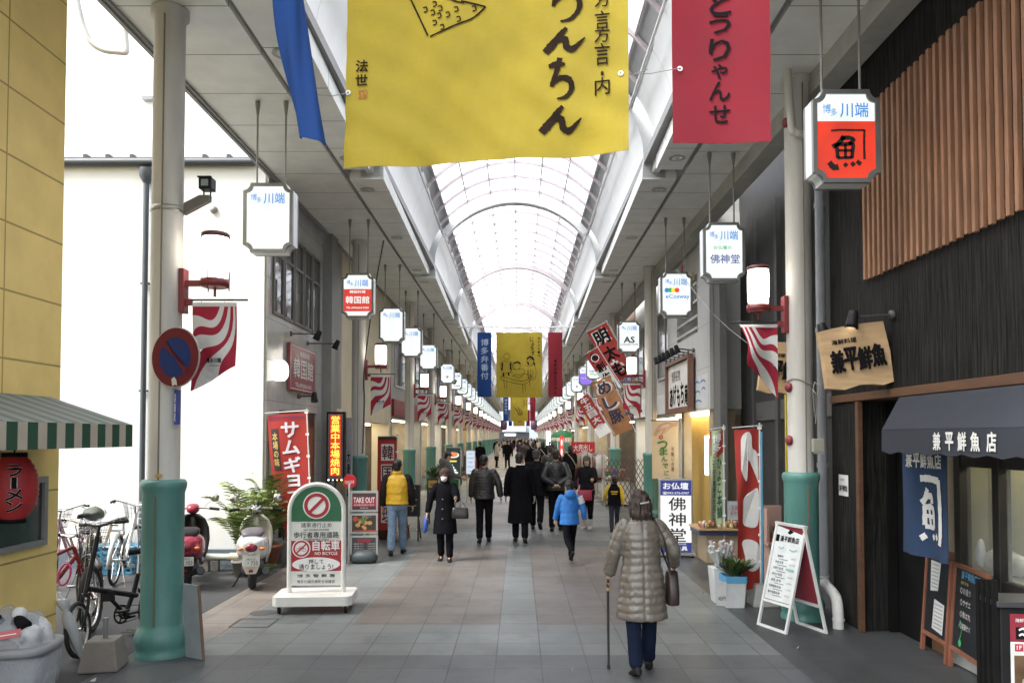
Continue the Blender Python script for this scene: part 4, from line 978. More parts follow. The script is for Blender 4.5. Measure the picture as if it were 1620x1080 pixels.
# string tied round the near column
t = thing('tied_cord', 'cord knotted round the white column beside the fish shop', 'cord', (3.04, 8.25, 2.5)); m = MB()
m.tube([(3.04 + .145 * cos(R(a)), 8.4 + .145 * sin(R(a)), 2.52 + .04 * sin(R(a * 2))) for a in range(0, 361, 20)], .006, 6)
m.tube([(3.15, 8.27, 2.52), (3.19, 8.24, 2.46), (3.16, 8.22, 2.38), (3.12, 8.25, 2.44), (3.17, 8.25, 2.34), (3.15, 8.26, 2.08)], .007, 6, smooth=4); m.tube([(3.15, 8.27, 2.52), (3.12, 8.24, 2.4), (3.14, 8.25, 2.2)], .006, 6, smooth=4)
W(m, 'cord', mat('cord_grey', (.22, .21, .19), .8), t)
t = thing('meter_box', 'pale box strapped to the column beside the fish shop', 'box', (3.1, 8.24, 1.9)); W(MB().bx(3.10, 3.22, 8.2, 8.26, 1.78, 1.92), 'case', mat('box_khaki', (.30, .29, .23), .6), t, bevel=.006); W(MB().bx(3.10, 3.22, 8.195, 8.2, 1.76, 1.78), 'lid', grey_st, t)
for z, lb in ((2.47, 'upper red bell dome on the column beside the fish shop'), (1.9, 'lower red bell dome on the column beside the fish shop'), (5.35, 'red bell dome high on the column beside the fish shop, under the soffit')):
    t = thing('alarm_bell', lb, 'bell', (2.88, 8.36, z), group='red bells on the fish shop column'); M = Matrix.Translation((2.905, 8.36, z)) @ Matrix.Rotation(R(-90), 4, 'Y')
    W(MB().lathe((0, 0, 0), [(.05, -.02), (.055, 0), (.05, .02), (.03, .035), (0, .04)], 16, M=M), 'dome', red_st, t)
# downpipes near the fish shop column
t = thing('elbow_pipe', 'pale pipe with two elbows running out of the soffit by the column', 'pipe', (3.0, 8.2, 5.0)); a, b_, c = at(1245, 104, 8.2), at(1254, 208, 8.2), at(1290, 214, 8.3)
W(MB().tube([a, a - Vector((0, 0, .02)), b_ + Vector((-.01, 0, .06)), b_ + Vector((.02, 0, 0)), b_ + Vector((.09, 0, -.03)), c], .042, 12, smooth=4), 'tube', cream_p, t)
t = thing('downpipe', 'grey downpipe beside the fish shop corner ending in a white elbow', 'pipe', (3.38, 8.62, 0)); px_ = at(1296, 300, 8.62).x
m = MB().cyl((px_, 8.62, .32), (px_, 8.62, 5.6), .05)
for z in (1.6, 3.1, 4.5): m.cyl((px_, 8.62, z), (px_, 8.62, z + .05), .06)
W(m, 'pipe', mat('pipe_grey', (.33, .34, .35), .5), t)
e = gnd(1325, 992)
W(MB().tube([(px_ + .0, 8.62, .42), (px_, 8.6, .34), (px_ - .04, 8.3, .30), (px_ - .10, 8.05, .28), (px_ - .12, 7.96, .18), (px_ - .12, 7.95, .0)], .055, 12, smooth=4).cyl((px_ - .12, 7.95, .08), (px_ - .12, 7.95, .10), .062), 'elbow', mat('elbow_white', (.60, .60, .56), .5, dirt=.2), t)
# timber sign slabs
def slab(label, c, w_, h_, rz, tilt, th=.13, letters=True):
    t = thing('timber_sign', label, 'sign', c, group='carved timber signs of the fish restaurant')
    ux = Vector((cos(rz), sin(rz), 0)); uy = Vector((0, 0, 1)); q = Matrix.Rotation(tilt, 3, ux.cross(uy)); p = Pl(Vector(c), q @ ux, q @ uy)
    out = [(-w_ / 2, -h_ / 2 + .02), (-w_ / 4, -h_ / 2 - .012), (0, -h_ / 2 + .014), (w_ / 5, -h_ / 2 + .004), (w_ / 3, -h_ / 2 - .018), (w_ / 2, -h_ / 2), (w_ / 2 + .01, 0), (w_ / 2 - .01, h_ / 2), (0, h_ / 2 + .012), (-w_ / 2, h_ / 2 - .01), (-w_ / 2 + .008, 0)]
    W(MB().prism(out, p, th), 'slab', pale_wood, t, bevel=.006)
    front = lambda pts, d: MB().prism(pts, lambda u, v, off: p(u, v, off + d), d)
    m = MB()
    for k, ch in enumerate('兼平鮮魚'):
        u0 = -.175 + k * .122; v0 = -.03 + .012 * (k % 2)
        for off in (.004, .012, .020, .028): m.text(p, ch, u0, v0, .115, .20, off, 0, .05)
    m.text(p, '海鮮料理', -.09, .15, .22, .045, .006, 0, .05)
    W(m, 'carved_lettering', ink, t)
    return t
slab('large pale timber sign with black carved characters, standing out from the fish shop wall', (3.09, 7.1, 2.68), .58, .56, R(-6), R(8))
slab('second timber sign behind the downpipe, mostly hidden', (3.12, 9.2, 2.75), .5, .6, R(-8), R(-6))
t = thing('yellow_wall_sign', 'narrow yellow sign glimpsed between column and downpipe', 'sign', (3.50, 9.9, 1.4)); W(MB().bx(3.40, 3.6, 9.9, 9.94, 1.3, 2.75), 'panel', mat('sign_yellow', (.55, .42, .03), .5), t); W(MB().text(CAMPL((3.50, 9.9, 1.75)), '走る', 0, 0, .12, .3, .004, 0, .04, vert=True), 'lettering', ink, t)
def spot(label, base, arm, head_dir, glow=None, name='spotlight', group='black sign spotlights', m_=None):
    t = thing(name, label, 'spotlight', base, group=group); base = Vector(base); e = base + Vector(arm)
    W(MB().tube([base, e], .012, 8).lathe((0, 0, 0), [(.045, 0), (.045, .03), (0, .035)], 12, M=Matrix.Translation(base) @ Vector(arm).to_track_quat('Z', 'Y').to_matrix().to_4x4()), 'arm', dark_st, t)
    M = Matrix.Translation(e) @ Vector(head_dir).to_track_quat('Z', 'Y').to_matrix().to_4x4()
    W(MB().lathe((0, 0, 0), [(0, -.07), (.04, -.06), (.045, -.02), (.055, .06), (.062, .10), (.05, .085), (.035, .05)], 14, M=M), 'head', black_p, t)
    if glow: W(MB().lathe((0, 0, 0), [(0, .06), (.038, .062)], 14, M=M), 'bulb', glow, t)
    return t
bulb = mat('spot_bulb', (1, .97, .9), emit=3)
spot('black spotlight at the fish shop, long arm nearest the slats', (3.41, 7.05, 3.05), (-.36, .02, -.02), (-.15, .05, -1), bulb)
spot('black spotlight at the fish shop, shorter arm beside the downpipe', (3.41, 7.75, 3.02), (-.43, -.15, -.03), (.2, -.2, -1), bulb)
# ================================================================ signs on walls and poles, alley side
kp = Pl((-3.77, 13.4, 3.085), (0, 1, 0), (0, 0, 1)); t = thing('restaurant_sign', 'maroon rectangular restaurant sign with white characters on the marble wall', 'sign', (-3.77, 13.4, 2.7))
W(MB().prism([(-.8, -.385), (.8, -.385), (.8, .385), (-.8, .385)], lambda u, v, off: kp(u, v, off + .05), .05), 'board', mat('sign_maroon', (.22, .028, .04), .35), t, bevel=.006)
m = MB()
for a, b_, c, d in ((0, .355, 1.5, .012), (0, -.355, 1.5, .012), (-.76, 0, .012, .70), (.76, 0, .012, .70)): m.rect(kp, a, b_, c, d, .053)
m.text(kp, '韓国館', 0, .0, 1.2, .33, .054, 0, .02).text(kp, '韓国料理', .05, .25, .6, .09, .054, 0, .03).text(kp, 'TEL.(092)262-5555', 0, -.29, 1.0, .08, .054, 0, .03); W(m, 'lettering', whitel, t)
spot('black spotlight over the maroon sign, nearer one', (-3.75, 12.7, 3.62), (.45, .05, .0), (-.5, .1, -1)); spot('black spotlight over the maroon sign, farther one', (-3.75, 13.7, 3.58), (.52, .05, .0), (-.5, .1, -1)); spot('black spotlight below the maroon sign, aimed at the red street banner', (-3.75, 13.2, 2.62), (.3, -.1, -.0), (.1, -.3, -1), bulb)
# round no-parking sign on the near column
t = thing('no_parking_sign', 'round blue no-parking sign with red rim and slash on the near column', 'road sign', (-3.17, 6.86, 2.62)); c = at(277, 565, 6.78)
M_ = R(42); pn = Pl(c, (cos(M_), -sin(M_), 0), (0, 0, 1)); 
M_ = R(-20); pn = Pl(c, (cos(M_), sin(M_), 0), (0, 0, 1)); rr = .265
W(MB().prism([(rr * cos(R(a)), rr * sin(R(a))) for a in range(0, 360, 10)], pn, .012), 'plate', mat('sign_alu', (.5, .5, .48), .4, metal=.5), t)
W(MB().ring(pn, 0, 0, .175, .258, .003, 0, 40).add([pn(*q, .006) for q in ((-.15, .112), (-.112, .15), (.15, -.112), (.112, -.15))], [(0, 2, 3, 1)]), 'red_ring', mat('sign_red', (.12, .012, .016), .6, spec=.15), t)
W(MB().disc(pn, 0, 0, .176, .002, 0, 40), 'blue_disc', mat('sign_blue', (.010, .026, .11), .6, spec=.15), t)
W(MB().poly(pn, [(-.03, -.19), (.0, -.17), (.025, -.2), (.035, -.25), (.01, -.24), (-.02, -.255)], .008), 'sticker', mat('sticker_grey', (.5, .5, .45), .5), t); W(MB().tube([pn(0, .2, -.02), pn(.03, .2, -.12)], .015, 6).tube([pn(0, -.2, -.02), pn(.03, -.2, -.12)], .015, 6), 'clamps', grey_st, t)
t = thing('blue_plate', 'narrow blue address plate on the far flank of the near column', 'sign', (-3.03, 6.98, 2.15)); W(MB().bx(-3.062, -3.045, 6.90, 6.99, 2.05, 2.36), 'plate', bluel, t); W(MB().text(Pl((-3.053, 6.90, 2.2), (1, 0, 0), (0, 0, 1)), '店屋町', 0, 0, .012, .25, .003, 0, .03, vert=True), 'lettering', whitel, t)
t = thing('floodlight', 'small black floodlight on a tapered bracket arm of the near column', 'floodlight', (-3.06, 7.0, 3.95)); a = at(292, 340, 7.0); b_ = at(333, 315, 7.0); c = at(328, 292, 7.0)
W(MB().prism([(0, 0), (b_.x - a.x, b_.z - a.z - .02), (b_.x - a.x, b_.z - a.z + .03), (b_.x - a.x - .09, b_.z - a.z + .03), (0, .10)], lambda u, v, off: Vector((a.x + u, 6.97 - off, a.z + v)), .06), 'bracket', mat('bracket_brown', (.13, .12, .10), .6), t)
W(MB().lathe((-3.2, 7.02, a.z + .02), [(.138, 0), (.142, 0), (.142, .05), (.138, .05)], 28), 'band', mat('band_steel', (.35, .34, .3), .4, metal=.5), t)
W(MB().box((c.x, 7.0, c.z), (.115, .12, .11)).box((c.x, 6.935, c.z + .05), (.13, .03, .015)), 'body', black_p, t, bevel=.008); W(MB().rect(CAMPL((c.x, 6.94, c.z)), 0, 0, .065, .06, .003), 'lens', mat('lens_grey', (.25, .3, .3), .1), t); W(MB().cyl((c.x - .03, 7, c.z - .05), (c.x - .03, 7, b_.z), .008, n=6).cyl((c.x + .03, 7, c.z - .05), (c.x + .03, 7, b_.z), .008, n=6), 'struts', dark_st, t)
t = thing('yellow_sticker_plate', 'tiny yellow sticker low on the near column just above its green base', 'sticker', (-3.18, 6.88, 1.6)); W(MB().bx(-3.21, -3.15, 6.872, 6.880, 1.585, 1.61), 'plate', mat('sticker_orange', (.6, .33, .03), .5), t)
# hanging translucent tube loop over the alley
t = thing('hanging_tube', 'pale translucent tube looping down against the bright wall above the alley', 'tube', at(160, 80, 9.5)); pts = [at(x, y, 9.5) for x, y in ((112, -45), (124, 10), (133, 45), (145, 68), (165, 80), (190, 83), (200, 82), (199, 60), (198, 40), (202, 15), (215, -50))]
W(MB().tube(pts, .035, 8, smooth=4), 'tube', mat('tube_pale', (.42, .42, .41), .3), t)

def nobori(label, base, h, w_, side, m, lean=0.0, fold=.03, skew=0, stand=True, ux=(1, 0, 0), top=None, drop=None, name='street_banner', group='tall street banners on poles'):
    """pole from base; cloth hangs from a cross bar to side (+1 right, -1 left); returns thing, fn(u 0..w from outer edge, v 0..-h)"""
    b0 = Vector(base); t = thing(name, label, 'street banner', b0, group=group); U = Vector(ux).normalized(); up = (Vector((0, 0, 1)) + U * lean).normalized(); H_ = top or h + .25
    pm = mat('pole_white', (.55, .55, .53), .4)
    W(MB().tube([b0, b0 + up * H_], [.014, .010], 8), 'pole', pm, t); tp = b0 + up * (H_ - .03)
    W(MB().tube([tp - U * side * .03, tp + U * side * (w_ + .05) - Vector((0, 0, skew * w_))], .008, 6), 'cross_bar', pm, t)
    def fn(u, v, off=0):
        s = -v / h; x = side * (w_ * (1 - s * 0) * u / w_) ; 
        p = tp + U * side * (u + .012) + up * (v - .03) + Vector((0, 0, -skew * u))
        sw = (u / w_); N_ = U.cross(Vector((0, 0, 1)))
        return p + U * (-side) * (drop or 0) * s * s * sw * w_ + N_ * (fold * sin(u * 9 / w_ * .5 + v * 3.2) * sw + off * 1.0)
    f2 = lambda u, v, off=0: fn(u, v, off)
    g2 = f2 if side > 0 else (lambda u, v, off=0: fn(w_ - u, v, off))
    W(MB().sheet(lambda u, v, off=0: g2(u, v, off), 0, w_, -h, 0, 14, 30, 0, .003), 'cloth', m, t)
    W(MB().add(*(lambda L: ([p for q in L for p in q], [tuple(4 * i + j for j in range(4)) for i in range(len(L))]))([[b0 + up * (H_ - .06 - h * k / 6) + U * side * x + Vector((0, -.012, z)) for x, z in ((-.02, -.015), (.03, -.015), (.03, .015), (-.02, .015))] for k in range(6)])), 'loops', whitel, t)
    if stand: W(MB().lathe(b0, [(0, .16), (.03, .16), (.16, .12), (.19, .05), (.19, 0), (0, 0)], 16), 'base_weight', conc, t)
    return t, g2
nob_red = translucent(mat('nobori_red', (.42, .04, .03), .8, var=.12, bump=.2), .3)
t, fn = nobori('red street banner with large white katakana beside the green-topped hoop sign', (-3.05, 11.6, 0), 1.95, .58, -1, nob_red, top=2.36, lean=-.05, skew=.07, drop=.42, fold=.02)
m = MB()
for ch, v, h in zip('サムギョプサル', (-.24, -.50, -.76, -1.0, -1.22, -1.45, -1.65), (.24, .22, .24, .18, .2, .2, .2)): m.text(fn, ch, .33, v, .25 if ch != 'ョ' else .19, h * .92, .008, 0, .05)
W(m, 'lettering', mat('nobori_pale', (.60, .56, .62), .8), t)
W(MB().rect(fn, .10, -.52, .11, .62, .005, 0, 2, 6), 'black_strip', mat('strip_black', (.03, .02, .025), .8), t); W(MB().text(fn, '本場の味', .10, -.52, .075, .5, .009, 0, .03, vert=True), 'strip_lettering', mat('strip_gold', (.55, .38, .10), .8), t); W(MB().rect(fn, .28, -.045, .55, .012, .006, 0, 4, 1).rect(fn, .28, -.075, .55, .008, .006, 0, 4, 1), 'purple_bands', mat('band_purple', (.12, .04, .12), .8), t)
t, fn = nobori('red street banner with boxed white characters behind the yellow vest man', (-2.28, 14.6, 0), 1.75, .36, -1, nob_red, fold=.015, name='street_banner')
m = MB()
for ch, v in zip('韓国料理', (-.30, -.68, -1.08, -1.46)): m.rect(fn, .19, v, .24, .31, .006, 0, 2, 2)
W(m, 'white_boxes', mat('nobori_white', (.6, .58, .55), .8), t); m = MB()
for ch, v in zip('韓国料理', (-.30, -.68, -1.08, -1.46)): m.text(fn, ch, .19, v, .20, .26, .010, 0, .03)
W(m, 'lettering', mat('nobori_dark', (.09, .02, .02), .8), t); W(MB().rect(fn, .18, -.035, .35, .07, .006, 0, 3, 1), 'dark_hem', mat('hem_dark', (.06, .02, .02), .8), t)
# LED board
t = thing('led_sign', 'tall black-framed sign glowing with orange lettering by the grey pier', 'led sign', (-3.44, 14.6, 1.1)); lp = CAMPL((-3.44, 14.58, 1.75))
W(MB().bx(-3.61, -3.27, 14.585, 14.72, 1.1, 2.40), 'case', black_p, t, bevel=.008); W(MB().bx(-3.58, -3.30, 14.579, 14.584, 1.14, 2.36), 'rim', mat('rim_grey', (.2, .19, .18), .4), t)
W(MB().rect(lp, 0, 0.02, .20, 1.14, .003), 'screen', mat('led_dark_red_glow', (.6, .035, .005), emit=.35), t)
W(MB().text(lp, '営業中本場焼肉', 0, .02, .17, 1.10, .006, 0, .02, vert=True), 'lettering', mat('led_orange', (1, .22, .03), emit=1.6), t)
for k, c_ in enumerate(((1, .9, .8), (.2, .3, 1), (1, .2, .1), (1, .9, .3))): W(MB().ell((-3.56 + k * .08, 14.57, 1.125), (.012,) * 3, 8, rings=6), 'fairy_bulb', mat('fairy_%d' % k, c_, emit=3), t)
W(MB().bx(-3.46, -3.42, 14.6, 14.66, 0, 1.1).bx(-3.6, -3.28, 14.5, 14.75, 0, .04), 'stand', dark_st, t)
t = thing('vertical_shop_sign', 'slim silver upright shop name sign beside the glowing led sign', 'sign', (-3.3, 15.1, 1.2)); W(MB().bx(-3.34, -3.22, 15.0, 15.06, 0, 2.3), 'panel', mat('sign_silver', (.32, .32, .33), .4), t); W(MB().text(CAMPL((-3.28, 15.0, 1.2)), '大衆酒場', 0, 0, .06, .9, .005, 0, .03, vert=True), 'lettering', ink, t)
# hung banners leaning out from the fish shop side (festival style)
def slanted(label, px0, py0, px1, py1, Y, w_, m, letters, lm, lw=.8, extra=None, group='slanted shop banners above the fish shop side'):
    a = at(px0, py0, Y); b_ = at(px1, py1, Y - .25); d = (b_ - a); L = d.length; up = -d.normalized(); ux = up.cross(Vector((0, 1, 0))).normalized() * -1
    if ux.x < 0: ux = -ux
    p = Pl(a, ux, up); p.uy = up; p.ux = ux; p.n = ux.cross(up)
    fn = Cloth(p, lambda u, v: .02 * sin(v * 4 + u * 3)); t = thing('slanted_banner', label, 'street banner', b_, group=group)
    W(MB().sheet(fn, -w_ / 2, w_ / 2, -L, 0, 8, 24, 0, .003), 'cloth', m, t)
    W(MB().tube([p(-w_ / 2 - .04, .02), p(w_ / 2 + .06, .02)], .01, 6).tube([p(w_ / 2 + .03, .08), p(w_ / 2 + .03, -L - .1)], .012, 6), 'pole', mat('pole_white', (.55, .55, .53), .4), t)
    q = MB(); n = len(letters); step = L * lw / n
    for k, ch in enumerate(letters): q.text(fn, ch, 0, -step * (k + .6), w_ * .62, step * .8, .008, 0, .06)
    W(q, 'lettering', lm, t)
    if extra: extra(fn, t, L)
    return t
slanted('slanted red banner with outlined black characters, uppermost of the hung group', 944, 518, 988, 598, 20.3, .56, nob_red, '明太も', ink, .95, lambda f, t, L: W(MB().text(f, '明太', 0, -.26, .42, .4, .005, 0, .12).text(f, 'も', 0, -1.15, .3, .35, .005, 0, .12), 'white_outline', mat('nobori_white', (.6, .58, .55), .8), t))
slanted('slanted banner red above and white below with a round crest, beside the uppermost one', 935, 556, 974, 618, 19.6, .34, mat('nobori_white', (.6, .58, .55), .8), '魚創作漬', ink, 1.0, lambda f, t, L: (W(MB().rect(f, 0, -.26, .34, .52, .004, 0, 4, 4), 'red_field', nob_red, t), W(MB().ring(f, 0, -.2, .085, .105, .010, 0, 24), 'crest_ring', whitel, t)))
slanted('slanted brown banner with bold navy characters, lowest toward the column', 950, 600, 986, 684, 19.0, .50, mat('nobori_brown', (.33, .15, .06), .8, var=.3), 'めし豚', mat('nobori_navy', (.03, .025, .05), .8), .8, lambda f, t, L: W(MB().text(f, 'めし', .0, -.42, .40, .75, .004, 0, .14, vert=True), 'white_outline', mat('nobori_white', (.6, .58, .55), .8), t))
slanted('slanted red banner with thin white characters, foremost of the hung group', 921, 628, 958, 688, 18.6, .32, nob_red, '牛五目大辛', mat('nobori_white', (.6, .58, .55), .8), .85, lambda f, t, L: W(MB().rect(f, 0, -L + .13, .33, .26, .006, 0, 4, 2), 'white_tail', whitel, t))
# grey fish-shaped board and hanging wooden slats by the second column
t = thing('fish_board', 'grey fish-shaped hanging board below the slanted banners', 'sign', at(1000, 652, 18.4)); c = at(1002, 651, 18.4)
W(MB().prism([(-.24, -.10), (-.16, .0), (-.02, .07), (.12, .09), (.2, .06), (.22, .0), (.12, -.05), (-.05, -.07), (-.16, -.08)], lambda u, v, off: c + Vector((u, -off, v)), .04), 'board', mat('fish_grey', (.10, .12, .13), .5), t, bevel=.008)
t = thing('hanging_plaques', 'row of tall brown wooden plaques hung beside the second fish shop side column', 'plaque', at(1005, 640, 18.3)); 
for k in range(4): a = at(994 + k * 6, 602, 18.3); W(MB().box((a.x, 18.3, a.z - .33), (.075, .03, .66)), 'plaque', wood_m, t, bevel=.005)
# poster banner on the second column
p0 = at(1052.5, 711, 16.2); pp = CAMPL(p0); t = thing('hand_poster', 'cream hanging poster with a hand picking a drop above green characters', 'poster', p0 - Vector((0, 0, .6)))
pc = Cloth(pp, lambda u, v: .01 * sin(u * 8 + v * 3)); W(MB().sheet(pc, -.275, .275, -.6, .6, 10, 16, 0, .004), 'cloth', mat('poster_cream', (.50, .40, .26), .8, var=.08), t)
skin = mat('skin', (.50, .31, .22), .6, var=.08)
W(MB().poly(pc, [(-.25, .30), (-.2, .42), (-.12, .52), (.02, .57), (.18, .555), (.26, .57), (.26, .50), (.14, .48), (.06, .42), (-.02, .35), (-.07, .31), (-.09, .33), (-.05, .40), (-.09, .42), (-.14, .36), (-.2, .28)], .006), 'hand_print', mat('print_skin', (.42, .24, .16), .8), t)
W(MB().ring(pc, -.09, .26, .018, .045, .006, 0, 16), 'drop_print', mat('print_red', (.42, .05, .03), .8), t); m = MB()
for k, (ch, s_) in enumerate(zip('つまんでご卵', (.20, .16, .12, .11, .10, .10))): m.text(pc, ch, -.06 + .02 * k, .10 - k * .145, s_, s_ * .85, .007, 0, .05)
W(m, 'lettering', mat('print_green', (.05, .17, .04), .8), t); m = MB().text(pc, '平飼いの卵', .15, -.2, .06, .5, .007, 0, .02, vert=True); W(m, 'small_lettering', mat('print_brown', (.15, .09, .05), .8), t)
W(MB().cyl(p0 + Vector((-.3, 0, .61)), p0 + Vector((.3, 0, .61)), .012, n=8), 'rod', wood_m, t)
# framed board on the pale building
t = thing('framed_board', 'white lit board in a brown timber frame with black brush lettering', 'sign', (3.40, 16.2, 2.5)); fb = Pl((3.38, 16.3, 3.0), (0, -1, 0), (0, 0, 1)); q = MB()
for a, b_, c, d in ((0, .52, 2.4, .07), (0, -.52, 2.4, .11), (-1.165, 0, .07, .97), (1.165, 0, .07, .97)): q.prism([(a - c / 2, b_ - d / 2), (a + c / 2, b_ - d / 2), (a + c / 2, b_ + d / 2), (a - c / 2, b_ + d / 2)], lambda u, v, off: fb(u, v, off + .09), .11)
W(q, 'frame', mat('frame_brown', (.15, .075, .05), .5), t, bevel=.006); W(MB().rect(fb, 0, 0, 2.26, .93, .02), 'panel', mat('board_white', (.68, .66, .62), .5), t)
m = MB()
for k, ch in enumerate('あげもち庵'): m.text(fb, ch, -.8 + k * .38, -.22 + .05 * (k % 2), .30, .42, .026, 0, .05)
m.text(fb, '博多名物', -.3, .22, .9, .24, .026, 0, .0); W(m, 'lettering', ink, t); W(MB().poly(fb, [(.95, -.1), (1.08, .05), (1.02, -.3), (.92, -.38)], .027), 'yellow_mark', lit_yel, t)
for k in range(6): spot(f'{ORD[k]} black spotlight in the row above the brown-framed board', (3.43, 15.2 + k * .46, 3.62), (-.34, .0, .04), (.35, 0, -1), group='spotlights above the framed board')
# ================================================================ street objects
# ---- hoop sign (no vehicles / no bicycles)
c0 = gnd(500, 963); t = thing('hoop_sign', 'white wheeled hoop sign with green top banning cars and bicycles', 'road sign', c0, R(4)); 
def L(mb, name, m, p=None, **k): return mb.build(name, m, p or t, **k)
hw, top = .30, 1.40
arc = [(-hw, 0, .17), (-hw, 0, top - hw)] + [(hw * cos(R(a)), 0, top - hw + hw * sin(R(a))) for a in range(170, 0, -10)] + [(hw, 0, top - hw), (hw, 0, .17)]
wpm = mat('hoop_white', (.66, .66, .62), .4, var=.06, dirt=.15)
L(MB().tube(arc, .027, 12), 'hoop', wpm)
m = MB(); o2 = [(-.385, -.28), (.385, -.28), (.43, -.22), (.43, .22), (.385, .28), (-.385, .28), (-.43, .22), (-.43, -.22)]
m.prism([(u, v) for u, v in o2], lambda u, v, off: Vector((u, v, .19 + off)), .10); L(m, 'base', wpm, bevel=.02, seg=3)
for x in (-.36, .36):
    for y in (-.2, .2):
        w_ = L(MB().lathe((0, 0, 0), [(0, -.014), (.042, -.014), (.046, -.008), (.046, .008), (.042, .014), (0, .014)], 16, M=Matrix.Translation((x, y, .046)) @ Matrix.Rotation(R(90), 4, 'Y')), 'caster', black_p); L(MB().box((x, y, .075), (.05, .05, .03)), 'fork', grey_st, w_)
pw = hw - .02; sp = Pl((0, -.012, 0), (1, 0, 0), (0, 0, 1))
shape = [(-pw, .27), (pw, .27), (pw, top - hw)] + [(pw * cos(R(a)), top - hw + pw * sin(R(a))) for a in range(10, 180, 10)] + [(-pw, top - hw)]
L(MB().prism(shape, sp, .018), 'sign_panel', mat('panel_white', (.66, .67, .63), .4, var=.05))
grs = mat('sign_green', (.02, .12, .05), .45, var=.1); srd = mat('sign_panel_red', (.36, .022, .028), .45, var=.1)
gt = [(-pw, .985), (pw, .985), (pw, top - hw)] + [(pw * cos(R(a)), top - hw + pw * sin(R(a))) for a in range(10, 180, 10)] + [(-pw, top - hw)]
L(MB().poly(sp, gt, .003), 'green_field', grs); L(MB().rect(sp, 0, .60, 2 * pw, .34, .003), 'red_field', srd)
L(MB().disc(sp, 0, 1.165, .152, .006).disc(sp, -.165, .683, .102, .006).disc(sp, 0, .505, .265, .006, ys=.30), 'white_shapes', whitel)
m = MB().ring(sp, 0, 1.165, .10, .138, .009, 0, 36).add([sp(*q, .010) for q in ((.065, 1.255), (.09, 1.23), (-.065, 1.075), (-.09, 1.10))], [(0, 3, 2, 1)]); L(m, 'ban_ring', srd)
m = MB().ring(sp, -.165, .683, .07, .09, .009, 0, 30).add([sp(*q, .010) for q in ((-.115, .742), (-.104, .730), (-.215, .624), (-.226, .636))], [(0, 3, 2, 1)])
m.ring(sp, -.195, .67, .018, .023, .009, 0, 16).ring(sp, -.135, .67, .018, .023, .009, 0, 16)
for a in ([(-.195, .67), (-.178, .705), (-.148, .705), (-.165, .668), (-.195, .67)], [(-.135, .67), (-.150, .712)], [(-.178, .705), (-.165, .668)]): m.brush(sp, a, .006, .0095, k=1)
L(m, 'bicycle_ban', srd)
m = MB().text(sp, '諸車通行止め', 0, .945, .34, .055, .006, 0, .008).text(sp, 'NO THOROUGHFARE', 0, .892, .28, .022, .006, 0, .01).text(sp, '歩行者専用道路', 0, .835, .50, .068, .006, 0, .015).text(sp, 'PEDESTRIANS ONLY', 0, .783, .28, .02, .006, 0, .01)
m.text(sp, '押して', .0, .537, .165, .052, .010, 0, .01).text(sp, '通りましょう!', 0, .478, .38, .06, .010, 0, .01).text(sp, '博 多 警 察 署', 0, .378, .42, .036, .006, 0, .01).text(sp, '博多川端交通安全協議会', 0, .312, .42, .038, .006, 0, .0); L(m, 'lettering', ink)
L(MB().text(sp, '自転車', .11, .715, .30, .11, .006, 0, .04).text(sp, 'NO BICYCLE', .11, .627, .25, .034, .006, 0, .03), 'white_lettering', whitel)
# ---- take-out menu tower
c0 = gnd(576, 889); t = thing('menu_tower', 'three framed menu panels on a grey weighted stand reading TAKE OUT', 'menu sign', c0, R(3)); k_ = c0.y / F
tp = Pl((0, -.02, 0), (1, 0, 0), (0, 0, 1)); fr = mat('frame_silver', (.42, .44, .43), .35, metal=.4)
L(MB().loft([[Vector((sx * a, sy * b_, z)) for sx, sy in ((-1, -.5), (-.7, -1), (.7, -1), (1, -.5), (1, .5), (.7, 1), (-.7, 1), (-1, .5))] for a, b_, z in ((.19, .15, .02), (.20, .17, .06), (.195, .16, .13), (.13, .11, .19), (.08, .07, .20))]), 'base_weight', mat('base_slate', (.055, .07, .075), .5))
L(MB().cyl((-.235, .02, 0), (-.235, .02, 1.22), .016, n=10).cyl((.0, .03, .1), (.0, .03, 1.1), .02, n=10), 'pole', mat('pole_white', (.55, .55, .53), .4))
